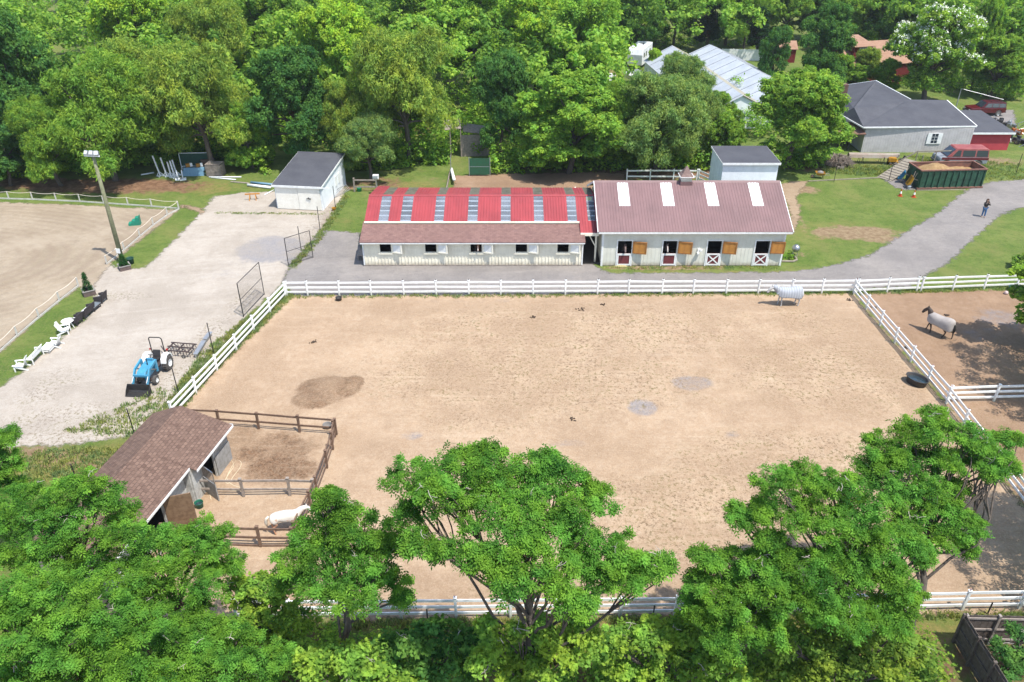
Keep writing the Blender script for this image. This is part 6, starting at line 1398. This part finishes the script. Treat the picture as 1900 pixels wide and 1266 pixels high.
cone('orange traffic cone in the lawn, below the plank ramp', 1670, 364); cone('orange and white traffic cone in the lawn, nearer the green skip', 1695, 366)
a = G(1500, 337); b = G(1645, 330); mb = MB(); mb.beam(a-a+Vector((0, 0, .05)), b-a+Vector((0, 0, .05)), .12, .08); tag(mb.build('edging', M('pale_plank', None), loc=a), 'pale timber edging between the lawn and the weedy strip', 'edging')
a = G(1700, 353); b = G(1790, 352); mb = MB(); mb.beam(Vector((0, -.1, .03)), b-a+Vector((0, -.1, .03)), .1, .05); tag(mb.build('edging', M('pale_plank', None), loc=a), 'thin pale board on the ground along the front of the green skip', 'edging')
# brush pile, canoe on stands, mower
t = thing('brush_pile', 'rounded pile of grey-brown cut branches at the lawn edge', 'brush pile', G(1549, 308)); rg = np.random.default_rng(8); mb = MB()
for k in range(420):
    az = rg.uniform(0, 6.28); r = 1.75*math.sqrt(rg.uniform()); z = 1.25*math.sqrt(max(0, 1-(r/1.9)**2))*rg.uniform(.5, 1); p = Vector((r*cos(az), r*sin(az)*.7, z+.03)); a2 = rg.uniform(0, 6.28); l = rg.uniform(.25, .6); d = Vector((cos(a2)*l, sin(a2)*l, rg.uniform(-.15, .15))); mb.beam(p-d, p+d, .035, .035)
mb.build('branches', M('dead_wood', (.26, .21, .17), (.17, .13, .10), 5, .95), t)
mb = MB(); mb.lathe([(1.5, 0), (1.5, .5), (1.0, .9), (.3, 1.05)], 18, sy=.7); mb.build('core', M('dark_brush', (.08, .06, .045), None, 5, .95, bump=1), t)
mb = MB(); mb.prism([(-.3, .0), (.5, 0), (.45, .45), (-.25, .4)], -1.35, -1.28, 'y'); mb.build('lost_board', GREYW, t)
cn = hull('canoe', 'upturned pale canoe with faded red ends resting on trestles', 1618, 303, R(-3), 5.4, .9, -.45, M('canoe_grey', alb(198, 188, 170), alb(186, 160, 140), 1, .6), z=1.15)
for x in (-1.3, 1.0):
    tr = thing('trestle', 'thin metal trestle under the '+('left' if x < 0 else 'right')+' part of the upturned canoe', 'trestle', G(1618, 303)+Vector((x, 0, 0)), 0, 'canoe trestles'); mb = MB(); [mb.beam((dx, y, 0), (0, y*.9, .74), .04, .04) for dx in (-.15, .15) for y in (-.5, .5)]; mb.build('legs', BLACKM, tr); mb = MB(); mb.beam((0, -.6, .76), (0, .6, .76), .06, .05); mb.build('bar', BLACKM, tr)
mw = thing('ride_on_mower', 'yellow ride-on mower with black seat beside the canoe', 'mower', G(1662, 306), R(175))
mb = MB(); mb.prism([(.1, .35), (.95, .35), (.95, .75), (.75, .85), (.1, .8)], -.28, .28, 'y'); mb.build('hood', YEL, mw, bevel=.05); mb = MB(); mb.box(-.8, .1, -.42, .42, .32, .42); mb.box(-.85, -.3, -.45, .45, .42, .55); mb.build('body', YEL, mw, bevel=.03)
mb = MB(); mb.box(-.65, -.3, -.2, .2, .56, .66); mb.beam((-.62, 0, .66), (-.75, 0, 1.0), .38, .08, up=(1, 0, 0)); mb.build('seat', BLACKM, mw); mb = MB(); mb.tube([(.1, 0, .7), (-.1, 0, 1.0)], .02, 6); mb.tube([(-.1+.05*cos(k), .15*sin(k), 1.0) for k in np.linspace(0, 2*pi, 13)], .015, 5); mb.build('steering_wheel', BLACKM, mw)
mb = MB(); mb.box(-.1, .4, -.55, .55, .12, .26); mb.build('mower_deck', DKM, mw)
for x, r in ((-.6, .24), (.7, .16)):
    for s in (-1, 1): wheel(mw, x, s*.38, r, .16, YEL)
# machinery behind the red annex
jk = [(1852, 232, 'black and chrome engine parts on the apron by the red annex', BLACKM), (1872, 238, 'grey steel frame leaning among machine parts behind the annex', STEEL), (1866, 262, 'dark green machine with pipes right of the red annex', M('dark_green_plastic', None)), (1884, 250, 'orange machine half cut by the right edge', M('machine_orange', alb(216, 120, 50), None, 4, .5)), (1895, 268, 'dark machine low at the right edge', BLACKM)]
for i, (px, py, lab, m) in enumerate(jk):
    t = thing('machine_part' if i < 2 else 'machine', lab, 'machinery', G(px, py), R(30*i)); rg = np.random.default_rng(40+i)
    mb = MB()
    for k in range(7): x, y, z = rg.uniform(-.7, .7), rg.uniform(-.5, .5), rg.uniform(0, .5); mb.box(x-.2, x+.22, y-.15, y+.17, z*.4, z+.35)
    mb.build('body', m, t, bevel=.03); mb = MB()
    for k in range(9): p = Vector(rg.uniform(-.9, .9, 3)); p.z = abs(p.z)*.9; mb.tube([p, p+Vector(rg.uniform(-.6, .6, 3))*1.2], .04, 6)
    mb.build('pipework', STEEL, t)
    for s in (-1, 1): wheel(t, .3, s*.6, .25, .12, STEEL)
# pipe on the slate roof edge / fallen pole by the car
mb = MB(); mb.tube([(0, 0, 3.0), (5.2, -1.2, 1.9)], .03, 6); mb.tube([(0, 0, 0), (0, 0, 3.0)], .06, 6); tag(mb.build('pole', GREYP, loc=G(1778, 212)+Vector((0, 1.0, 0))), 'grey pole leaning across the bonnet of the dark red off-road car', 'pole')

# ------------------------------------------------------------------ jump equipment behind the arena
GP = M('pale_jump_paint', (.80, .82, .82), (.66, .68, .68), 3, .6); BLJ = M('pale_blue_paint', alb(150, 196, 222), alb(128, 176, 206), 3, .5)
for i, (px, py, h, tl, w_) in enumerate([(298, 327, 2.2, -9, 'leftmost and tallest, leaning'), (310, 327, 2.0, -7, 'second from the left'), (318, 328, 1.6, -3, 'third, short'), (325, 330, 1.8, -5, 'fourth, right behind the wheels'), (329, 326, 1.7, -6, 'rightmost of the upright ones')]):
    t = thing('jump_standard', 'white horse jump standard, '+w_, 'jump standard', G(px, py), 0, 'jump standards stacked behind the arena'); t.rotation_euler = (0, R(tl), 0)
    mb = MB(); mb.box(-.06, .06, -.06, .06, .05, h); mb.build('post', GP, t); mb = MB(); mb.box(-.45, .45, -.05, .05, 0, .09); mb.box(-.05, .05, -.4, -.051, 0, .09); mb.box(-.05, .05, .051, .4, 0, .09); mb.build('foot', GP, t)
    for s in (-1, 1): mb = MB(); mb.beam((s*.38, 0, .08), (s*.04, 0, .45), .04, .06); mb.build('brace', GP, t)
for i, px in enumerate((331, 340)):
    t = thing('wheel_jump', ('left' if i == 0 else 'right')+' white wagon-wheel jump standard in front of the blue jump boxes', 'jump standard', G(px, 333), R(20), 'wagon wheel jump standards')
    mb = MB(); mb.tube([(0, .42*cos(k), .52+.42*sin(k)) for k in np.linspace(0, 2*pi, 25)], .04, 6, cap=False); mb.build('rim', GP, t); mb = MB()
    for k in range(4): a2 = k*pi/4; mb.beam((0, -.4*cos(a2), .52-.4*sin(a2)), (0, .4*cos(a2), .52+.4*sin(a2)), .03, .03+.004*k, up=(1, 0, 0))
    mb.build('spokes', GP, t); mb = MB(); mb.box(-.3, .3, -.35, .35, 0, .07); mb.build('foot', GP, t)
t = thing('jump_box', 'pale blue jump boxes stacked beside the white wheels', 'jump box', G(360, 325), R(5)); mb = MB(); mb.prism([(-.35, 0), (.35, 0), (.22, .5), (-.22, .5)], -1.1, 1.1, 'x'); mb.build('lower_box', BLJ, t); mb = MB(); mb.prism([(-.25, .505), (.2, .505), (.12, .8), (-.15, .8)], -.9, 1.2, 'x'); mb.build('upper_box', BLJ, t)
for i, (px, py) in enumerate(((352, 309), (371, 308))):
    t = thing('striped_block', ('left' if i == 0 else 'right')+' orange and white striped jump block on top of the blue boxes', 'jump block', G(px, 325)+Vector((0, .3, .8)), R(30)); mb = MB(); mb.box(-.3, .1, -.1, .1, 0, .35); mb.build('orange_part', M('jump_orange', alb(224, 160, 70), None, 3, .6), t); mb = MB(); mb.box(.101, .35, -.1, .1, 0, .35); mb.build('white_part', WHITEP, t)
b = G(362, 318)+Vector((0, .8, 0)); t = thing('hurdle_screen', 'dark green screen panel in a white frame behind the jump boxes', 'screen', b, R(3)); mb = MB(); frame(mb, -1.6, 1.6, .35, 1.7, 0, .07, .05); mb.box(-1.62, -1.52, -.3, .3, 0, .25); mb.box(1.52, 1.62, -.3, .3, 0, .25); mb.build('frame', GP, t); mb = MB(); mb.box(-1.6, 1.6, -.02, .0, .35, 1.7); mb.build('panel', M('dark_green_plastic', None), t)
for nm, cat, lab, p, q, r_, m in (('jump_pole', 'pole', 'white pole lying left of the jump standards', (262, 326), (286, 322), .07, GP), ('jump_pole', 'pole', 'long white pole lying on the ground right of the wooden crate, rear one', (388, 330), (448, 330), .06, GP), ('jump_pole', 'pole', 'long white pole lying in front of another, right of the crate', (392, 331), (438, 335), .06, GP), ('pvc_pipe', 'pipe', 'fat white pipe lying left of the beige shed, nearest', (460, 346), (503, 351), .14, WHITEP), ('pvc_pipe', 'pipe', 'fat pale pipe lying behind another left of the beige shed', (466, 341), (506, 345), .12, BLJ), ('pvc_pipe', 'pipe', 'thin white pole propped against the lower left of the beige shed', (491, 363), (508, 354), .05, GP), ('plank', 'plank', 'grey plank lying between crate poles and white pipes', (428, 338), (462, 341), .06, GREYW)):
    a = G(*p); b = G(*q); mb = MB(); mb.tube([Vector((0, 0, r_+.02)), b-a+Vector((0, 0, r_+.02))], r_, 10) if nm != 'plank' else mb.beam((0, 0, .05), b-a+Vector((0, 0, .05)), .2, .06); tag(mb.build(nm, m, loc=a, smooth=nm != 'plank'), lab, cat)
t = thing('crate', 'weathered slatted wooden crate at the wood edge beside the jump boxes', 'crate', G(402, 325), R(-5)); mb = MB()
for k in range(8): mb.box(-.8, .8, -.6, -.56, .05+k*.15, .16+k*.15); mb.box(-.8, -.76, -.56, .6, .05+k*.15, .16+k*.15); mb.box(.76, .8, -.56, .6, .05+k*.15, .16+k*.15)
mb.build('slats', GREYW, t); mb = MB(); [mb.box(-.82+k*.2, -.66+k*.2, -.62, .62, 1.26, 1.30) for k in range(8)]; mb.build('lid', GREYW, t)
t = thing('pallet_stack', 'old wooden boxes behind the crate in the bushes', 'crate', G(388, 313), R(10)); mb = MB(); mb.box(-.6, .6, -.4, .4, 0, 1.0); mb.box(-.65, .65, -.45, .45, 1.0, 1.06); mb.build('box', BROWNW, t)
t = thing('sawhorse', 'orange-brown wooden sawhorse on the gravel before the white pipes', 'sawhorse', G(470, 371), R(8)); mb = MB(); mb.beam((-.7, 0, .6), (.7, 0, .6), .09, .12); mb.build('bar', ORANGEW, t)
for sx in (-1, 1):
    for sy in (-1, 1): mb = MB(); mb.beam((sx*.25, sy*.03, .56), (sx*.32, sy*.3, 0), .07, .05); mb.build('leg', ORANGEW, t)
t = thing('flood_lamp', 'white boxy floodlight on a thin post between shed and red roof', 'floodlight', G(701, 362), 0); h = hgt(G(701, 362), 697, 332)
mb = MB(); mb.tube([(0, 0, 0), (0, 0, h)], .035, 8); mb.build('post', GREYP, t); mb = MB(); mb.box(-.32, .24, -.2, .15, h, h+.42); mb.build('lamp_box', WHITEP, t, bevel=.03); mb = MB(); mb.box(-.26, .18, -.24, -.201, h+.05, h+.16); mb.box(-.26, .18, -.24, -.201, h+.24, h+.34); mb.build('slot', GREYP, t)
t = thing('toy_tractor', 'yellow plastic tub tipped beside the black post near the beige shed', 'tub', G(620, 391), R(20)); t.name = 'yellow_tub'; mb = MB(); mb.lathe([(.14, 0), (.22, .3), (.18, .3), (.1, .04)], 14); mb.build('shell', YEL, t)
t = thing('rack', 'grey metal rack lying along the right wall of the beige shed', 'rack', G(628, 362), R(62)); mb = MB(); [mb.beam((-1.6+k*.2, -.2, .05), (-1.6+k*.2, .25, .5), .03, .03) for k in range(17)]; mb.beam((-1.7, -.2, .06), (1.7, -.2, .06), .04, .04); mb.beam((-1.7, .25, .5), (1.7, .25, .5), .04, .04); mb.build('bars', GREYP, t)
# cooler unit and round bed at the right end of the sage stable
t = thing('water_heater', 'grey cylinder unit standing at the right corner of the sage stable', 'tank', G(1474, 476), R(-20)); mb = MB(); Mx = Matrix.Translation((0, 0, .75)) @ Matrix.Rotation(R(70), 4, 'X'); mb.lathe([(.05, -.5), (.28, -.45), (.32, -.2), (.32, .35), (.2, .5), (.05, .52)], 16, M=Mx); mb.build('tank', STEEL, t, smooth=True); mb = MB(); [mb.beam((s*.2, y, 0), (s*.15, y*.8, .6), .04, .04) for s in (-1, 1) for y in (-.3, .3)]; mb.build('stand', GREYP, t)
t = thing('flower_bed', 'small raised bed with rounded timber edge at the right end of the sage stable', 'planting bed', G(1461, 482)); mb = MB(); mb.tube([(-.6+0, -.45, .08), (.3, -.5, .08), (.7, -.2, .08), (.75, .4, .08), (.4, .9, .08)], .09, 8); mb.build('edge', M('pale_plank', None), t)
rg = np.random.default_rng(9); c_ = rg.uniform((-.45, -.3, .1), (.5, .7, .5), (26, 3)); V, T = leaves(c_, np.full(26, .18), np.full(26, .45), 22, .12, .06, rg); mesh_obj('plants', leaf_mesh('plants', V, T), t, GREEN['mid'])
mb = MB(); mb.lathe([(.6, .0), (.5, .06), (.25, .14), (.05, .17)], 14, sy=.5); tag(mb.build('spilled_hay', M('hay', (.42, .36, .18), (.32, .28, .14), 10, .95, bump=1), loc=G(1152, 493)), 'small heap of hay under the first maroon half door', 'hay')
mb = MB(); pts = [G(x, y)+Vector((0, 0, .03)) for x, y in ((429, 854), (434, 866), (425, 880), (418, 893), (424, 898), (434, 884), (446, 868), (447, 858), (438, 856), (428, 872), (421, 888), (430, 900), (446, 906), (440, 912), (400, 908), (390, 915), (392, 928))]; o = pts[0].copy()
def smooth_pts(P, k=5):
    out = []
    for i in range(len(P)-1):
        p0, p1, p2, p3 = P[max(i-1, 0)], P[i], P[i+1], P[min(i+2, len(P)-1)]
        for j in range(k): u = j/k; out.append(.5*((2*p1)+(p2-p0)*u+(2*p0-5*p1+4*p2-p3)*u*u+(3*p1-p0-3*p2+p3)*u**3))
    return out+[P[-1]]
mb.tube([p-o for p in smooth_pts(pts)], .022, 6); tag(mb.build('hose', M('tan_hose', (.55, .48, .33), None, 3, .6), loc=o, smooth=True), 'tan garden hose looped on the ground between shed doors and rail', 'hose')
# droppings
rg = np.random.default_rng(11); DG = M('dung', (.07, .045, .03), (.04, .03, .02), 9, .95)
for i, (px, py, wh) in enumerate(((989, 589, 'right of the paddock centre line, below the cream stable'), (1077, 575, 'widest one, below the gap between the stables'), (1119, 567, 'just right of the widest one'), (1061, 779, 'in the middle of the paddock above the wide tree'), (581, 636, 'near the left fence above the dark mound'), (1576, 558, 'close to the top right paddock corner'), (1757, 586, 'behind the horse in the right side paddock'), (1622, 572, 'just inside the side paddock by its fence'), (1682, 645, 'at the foot of the side fence below the walking horse'))):
    mb = MB()
    for k in range(14): p = rg.normal(size=2)*(.10 if i != 1 else .2); mb.lathe([(.02, 0), (.055, .02), (.045, .06), (.01, .075)], 7, o=(p[0], p[1], .02))
    tag(mb.build('droppings', DG, loc=G(px, py), smooth=True), 'small dark pile of droppings '+wh, 'droppings', 'piles of droppings')
# ------------------------------------------------------------------ horses and person
def skin(name, pts, edges, m, parent, sub=2):
    """pts: {key: ((x,y,z), r or (rx,ry))}"""
    me = bpy.data.meshes.new(name); keys = list(pts); me.from_pydata([pts[k][0] for k in keys], [(keys.index(a), keys.index(b)) for a, b in edges], [])
    o = bpy.data.objects.new(name, me); C.objects.link(o); o.parent = parent; me.materials.append(m)
    md = o.modifiers.new('skin', 'SKIN'); md.use_smooth_shade = True
    for i, k in enumerate(keys):
        r = pts[k][1]; v = me.skin_vertices[0].data[i]; v.radius = r if isinstance(r, tuple) else (r, r); v.use_root = (i == 0)
    s = o.modifiers.new('sub', 'SUBSURF'); s.levels = sub; s.render_levels = sub
    return o
def chain(*k): return list(zip(k, k[1:]))
def horse(label, loc, rz, coat, sz=1., legs=None, head=(1.45, 1.75), hd_yaw=0, stride=(0, 0, 0, 0), leg_m=None, blanket=None, mane=None, tailm=None, grp='horses'):
    """local +x is forward; withers about 1.5 m"""
    t = thing('horse', label, 'horse', loc, rz, grp); t.scale = (sz, sz, sz)
    hx, hz = head; y = hd_yaw
    P = {'bel': ((0, 0, 1.10), .33), 'rump': ((-.58, 0, 1.20), .33), 'dock': ((-.86, 0, 1.22), .16), 'chest': ((.50, 0, 1.14), .31), 'br': ((.72, 0, 1.22), .23), 'n1': ((.72+(hx-.9)*.25, y*.25, 1.30+(hz-1.3)*.45), (.18, .22)), 'n2': ((.72+(hx-.8)*.6, y*.6, 1.35+(hz-1.3)*.8), (.13, .17)), 'poll': ((hx-.12, y*.85, hz), (.115, .13)),
         'face': ((hx+.06, y, hz-.2), (.10, .125)), 'muz': ((hx+.2, y*1.1, hz-.46), (.075, .08))}
    E = chain('bel', 'rump', 'dock')+chain('bel', 'chest', 'br', 'n1', 'n2', 'poll', 'face', 'muz')
    for i, s in enumerate((-1, 1)):
        d = stride[i]; P.update({f'sh{i}': ((.52, s*.17, .92), (.12, .14)), f'el{i}': ((.55+d*.2, s*.17, .72), .075), f'kn{i}': ((.56+d*.75, s*.17, .44), .052), f'fe{i}': ((.56+d*.9, s*.17, .14), .038), f'ho{i}': ((.60+d, s*.17, .03), .058)})
        E += chain('chest', f'sh{i}', f'el{i}', f'kn{i}', f'fe{i}', f'ho{i}')
        d = stride[2+i]; P.update({f'hip{i}': ((-.60, s*.18, .95), (.15, .18)), f'st{i}': ((-.50+d*.3, s*.19, .76), .10), f'hk{i}': ((-.78+d*.7, s*.18, .50), .058), f'hf{i}': ((-.72+d*.95, s*.18, .15), .040), f'hh{i}': ((-.68+d, s*.18, .03), .058)})
        E += chain('rump', f'hip{i}', f'st{i}', f'hk{i}', f'hf{i}', f'hh{i}')
    skin('body', P, E, coat, t)
    for s in (-1, 1): mb = MB(); mb.lathe([(.035, 0), (.04, .05), (.005, .14)], 8, o=(hx-.12, y*.85+s*.06, hz+.08)); mb.build('ear', coat, t, smooth=True)
    mm = mane or coat
    mb = MB()
    for k in range(9):
        u = k/8; a = Vector((.66, 0, 1.47)).lerp(Vector((hx-.16, y*.85, hz+.12)), u); mb.tube([a, a+Vector((-.05, -.07, -.05)), a+Vector((-.06, -.10, -.20))], [.04, .035, .01], 5)
    mb.build('mane', mm, t, smooth=True)
    mb = MB(); mb.tube([(-.88, 0, 1.28), (-1.02, 0, 1.15), (-1.08, .02, .85), (-1.04, .0, .5)], [.05, .08, .09, .02], 8); mb.build('tail', tailm or mm, t, smooth=True)
    if blanket:
        # draped sheet: arch cross-sections open below
        mb = MB(); n = 13; secs = [(-1.0, .20, 1.42, .70), (-.88, .36, 1.56, .66), (-.6, .41, 1.60, .68), (-.2, .40, 1.50, .80), (.2, .39, 1.49, .80), (.5, .37, 1.54, .78), (.72, .30, 1.52, .84), (.86, .20, 1.45, .95)]
        for x, w_, zt, zb in secs:
            for k in range(n):
                a = pi*k/(n-1); mb.v.append((x, -cos(a)*w_*(1+.06*sin(k*2.3+x*7)), zb+(zt-zb)*math.sin(a)**.55))
        for i in range(len(secs)-1):
            for k in range(n-1): mb.f.append((i*n+k, i*n+k+1, (i+1)*n+k+1, (i+1)*n+k))
        mb.f.append(tuple(range(n))); o = mb.build('fly_sheet', blanket, t, smooth=True); o.modifiers.new('s', 'SOLIDIFY').thickness = .02; s_ = o.modifiers.new('u', 'SUBSURF'); s_.levels = s_.render_levels = 1
        P2 = {k: (v[0], tuple(q+.035 for q in (v[1] if isinstance(v[1], tuple) else (v[1], v[1])))) for k, v in P.items() if k in ('br', 'n1', 'n2', 'poll', 'face')}
        if blanket.name.startswith('striped'): skin('neck_cover', {k: P2[k] for k in ('n1', 'br', 'n2', 'poll')}, chain('br', 'n1', 'n2', 'poll'), blanket, t)
    return t
def hide(name, c, c2, sc=2.5, lo=.5, hi=.6, legs=None):
    tt = NT(name); co = tt.co(); col = tt.mix(tt.ramp(tt.noise(sc, 3, .5, co), lo, hi), c, c2)
    if legs:
        z = tt.n('ShaderNodeSeparateXYZ'); tt.l(co, z.inputs[0]); col = tt.mix(tt.ramp(z.outputs[2], .75, .95, 1, 0), col, legs)
    return tt.prin(col, .6, 0, None, .3)
def striped():
    tt = NT('striped_sheet'); co = tt.co(); mp = tt.n('ShaderNodeMapping'); tt.l(co, mp.inputs[0]); wv = tt.n('ShaderNodeTexWave', bands_direction='X'); tt.l(mp.outputs[0], wv.inputs[0]); wv.inputs['Scale'].default_value = 1.7; wv.inputs['Distortion'].default_value = 2.2; wv.inputs['Detail'].default_value = 1
    return tt.prin(tt.mix(tt.ramp(wv.outputs['Fac'], .45, .6), (.36, .38, .41), (.28, .30, .33)), .8)
b = G(1459, 567); horse('grey horse in a striped fly sheet standing by the long white fence', b, R(183), hide('grey_hide', (.46, .45, .43), (.36, .35, .34)), 1.0, head=(1.42, 1.55), stride=(.05, -.1, .06, -.08), blanket=striped(), mane=M('grey_mane', (.6, .6, .6), None))
b = G(1737, 621); horse('brown horse in a pale fly sheet walking across the right side paddock', b, R(128), hide('dark_hide', (.05, .035, .028), (.07, .05, .04)), .98, head=(1.16, 1.66), stride=(.28, -.2, -.3, .22), blanket=M('pale_sheet', (.38, .34, .31), (.30, .27, .25), 1.5, .8), mane=M('black_hair', (.02, .018, .016), None))
b = G(534, 985); horse('white pony with pinkish patches at the rails of the lower wooden pen', b, R(14), hide('white_hide', (.60, .56, .50), (.46, .31, .23), 3.2, .60, .68, legs=(.48, .26, .16)), .86, head=(1.36, 1.52), stride=(.04, -.05, .05, -.05), mane=M('cream_mane', (.72, .66, .55), None))
CH = hide('chestnut_hide', (.34, .15, .07), (.28, .11, .05)); DB = hide('bay_hide', (.14, .10, .09), (.10, .07, .06)); BZ = M('blaze_white', (.75, .70, .64), None)
def stall_horse(label, px, coat, blaze, dz=0, mat2=None):
    x = PY(px, 462, YF).x; t = thing('horse', label, 'horse', (x, YF, 0), R(-90), 'horses looking out of the stables')
    P = {'chest': ((-1.0, 0, 1.15), .30), 'n1': ((-.62, 0, 1.38+dz), (.16, .2)), 'n2': ((-.3, 0, 1.66+dz), (.11, .15)), 'poll': ((-.05, 0, 1.88+dz), (.10, .12)), 'face': ((.12, 0, 1.66+dz), (.09, .11)), 'muz': ((.27, 0, 1.42+dz), (.065, .07)), 'rump': ((-2.1, 0, 1.2), .32)}
    E = chain('chest', 'n1', 'n2', 'poll', 'face', 'muz')+[('chest', 'rump')]
    for i, s in enumerate((-1, 1)):
        P.update({f'a{i}': ((-.95, s*.17, .8), .09), f'b{i}': ((-.92, s*.17, .08), .05), f'c{i}': ((-2.2, s*.17, .8), .1), f'd{i}': ((-2.2, s*.17, .08), .05)}); E += chain('chest', f'a{i}', f'b{i}')+chain('rump', f'c{i}', f'd{i}')
    skin('body', P, E, coat, t)
    for s in (-1, 1): mb = MB(); mb.lathe([(.03, 0), (.035, .05), (.005, .13)], 8, o=(-.07, s*.06, 1.96+dz)); mb.build('ear', coat, t, smooth=True)
    if blaze: mb = MB(); mb.tube([(.06, 0, 1.88+dz), (.215, 0, 1.67+dz), (.335, 0, 1.46+dz)], [.02, .03, .04], 6); mb.build('blaze', BZ, t, smooth=True)
stall_horse('chestnut horse with white blaze leaning out of the middle cream stable window', 887, CH, True, -.0)
stall_horse('dark horse in shade behind the first maroon half door', 1160, DB, False, -.15)
stall_horse('bay horse with white blaze at the second maroon half door', 1238, DB, True, -.1)

def person():
    t = thing('person', 'person in black top and blue jeans on the stone drive, hands at the face', 'person', G(1823, 403), R(-95))
    SK = M('skin', (.48, .30, .22), None); BT = M('black_top', (.02, .018, .02), None, 3, .8); JN = M('blue_jeans', (.06, .13, .26), (.04, .10, .21), 6, .85); HR = M('brown_hair', (.10, .06, .04), None)
    P = {'pel': ((0, 0, .95), (.13, .16)), 'wa': ((0, 0, 1.08), (.11, .13)), 'ch': ((0, 0, 1.30), (.12, .17)), 'nk': ((.0, 0, 1.46), .055), 'hd': ((.02, 0, 1.56), (.08, .075)), 'ht': ((.02, 0, 1.66), (.09, .078))}
    E = chain('pel', 'wa', 'ch', 'nk', 'hd', 'ht')
    for i, s in enumerate((-1, 1)):
        P.update({f'sh{i}': ((0, s*.18, 1.40), .058), f'el{i}': ((.16, s*.26, 1.20), .044), f'wr{i}': ((.25, s*.08, 1.46), .028), f'pa{i}': ((.25, s*.055, 1.53), (.035, .018)), f'hp{i}': ((0, s*.09, .88), .095), f'kn{i}': ((.03+(.05 if i else 0), s*.10, .50), .062), f'an{i}': ((.0+(.1 if i else 0), s*.11, .09), .042), f'to{i}': ((.13+(.1 if i else 0), s*.12, .035), .036)})
        E += chain('ch', f'sh{i}', f'el{i}', f'wr{i}', f'pa{i}')+chain('pel', f'hp{i}', f'kn{i}', f'an{i}', f'to{i}')
        for k in range(4):
            yy = s*(.03+k*.016); P.update({f'f{i}{k}a': ((.262, yy, 1.565), .009), f'f{i}{k}b': ((.24, yy*.9, 1.60+.008*(k in (1, 2))), .008)}); E += chain(f'pa{i}', f'f{i}{k}a', f'f{i}{k}b')
        P[f'th{i}'] = ((.235, s*.02, 1.545), .010); E.append((f'pa{i}', f'th{i}'))
    skin('body', P, E, SK, t, 2)
    top = {k: (P[k][0], tuple(q+.02 for q in (P[k][1] if isinstance(P[k][1], tuple) else (P[k][1],)*2))) for k in ('ch', 'wa', 'sh0', 'sh1', 'el0', 'el1')}; top['pel'] = ((0, 0, 1.02), (.15, .175)); top['w0'] = ((.22, -.12, 1.39), .045); top['w1'] = ((.22, .12, 1.39), .045)
    skin('top', top, chain('ch', 'wa', 'pel')+chain('ch', 'sh0', 'el0', 'w0')+chain('ch', 'sh1', 'el1', 'w1'), BT, t, 2)
    jn = {k: (P[k][0], tuple(q+.018 for q in (P[k][1] if isinstance(P[k][1], tuple) else (P[k][1],)*2))) for k in ('pel', 'hp0', 'hp1', 'kn0', 'kn1', 'an0', 'an1')}
    skin('jeans', jn, chain('pel', 'hp0', 'kn0', 'an0')+chain('pel', 'hp1', 'kn1', 'an1'), JN, t, 2)
    mb = MB()
    for k in range(26):
        a = pi*.35+k/25*pi*1.3; x, y = cos(a)*.10, sin(a)*.095; mb.tube([(.02+x*.3, y*.3, 1.765), (.0+x*.9, y*.95, 1.70), (-.01+x, y, 1.55), (-.01+x*1.1, y*1.1, 1.36)], [.03, .035, .03, .012], 5)
    mb.build('hair', HR, t, smooth=True)
    mb = MB(); mb.box(.085, .115, -.012, .012, 1.60, 1.64); mb.build('nose', SK, t, bevel=.008)
    for s in (-1, 1): mb = MB(); mb.lathe([(.004, -.01), (.012, 0), (.004, .01)], 8, o=(.095, s*.03, 1.655)); mb.build('eye', BLACKM, t)
    mb = MB(); mb.box(.085, .098, -.025, .025, 1.575, 1.585); mb.build('mouth', M('lips', (.4, .15, .13), None), t)
    c = MB(); c.box(-.015, .015, -.075, .075, -.04, .05); o = c.build('phone', BLACKM, loc=t.matrix_world @ Vector((0, 0, 0)), bevel=.005)
    o.location = Vector(t.location)+Matrix.Rotation(R(-95), 3, 'Z') @ Vector((.285, 0, 1.58)); o.rotation_euler = (0, 0, R(-95)); tag(o, 'small black camera phone held up by the person on the drive', 'phone')
person()
# vines tangled round the trunk of the wide tree
def vines():
    b = G(985, 1385); t = thing('vine_tangle', 'grey tangle of bare vines wrapped around the trunk of the wide umbrella tree', 'vine', b); rg = np.random.default_rng(21); mb = MB()
    for k in range(70):
        az = rg.uniform(0, 6.28); r0 = rg.uniform(.2, 1.7)*rg.uniform(.4, 1); h = rg.uniform(1.2, 5.2)
        pts = [(r0*cos(az)+rg.normal()*.1, r0*sin(az)*.7+rg.normal()*.1, 0)]
        for j in range(1, 6):
            u = j/5; r = r0*(1-u)**.7+.22+rg.normal()*.16; a = az+u*rg.uniform(-1.2, 1.2); pts.append((r*cos(a), r*sin(a)*.7, h*u+rg.normal()*.1))
        mb.tube(pts, rg.uniform(.010, .026), 4)
    mb.build('stems', M('vine_bark', (.20, .17, .14), (.12, .10, .08), 4, .95), t)
vines()

# ------------------------------------------------------------------ summer haze
mb = MB(); mb.box(-420, 420, -30, 420, -1.0, 31.0)
t_ = NT('haze_air'); pv = t_.n('ShaderNodeVolumePrincipled'); pv.inputs['Color'].default_value = (.93, .96, 1, 1); pv.inputs['Density'].default_value = .0002; pv.inputs['Anisotropy'].default_value = .3
t_.l(pv.outputs[0], t_.out.inputs['Volume']); hz = mb.build('haze', t_.m); hz['kind'] = 'stuff'; hz['label'] = 'thin pale summer haze in the air'
for q in C.objects:
    if q.name.startswith(('garden_chair', 'wicker_', 'garden_bench', 'ottoman', 'coffee_table', 'round_table')) and q.parent is None: q.scale = (.9, .9, .9)
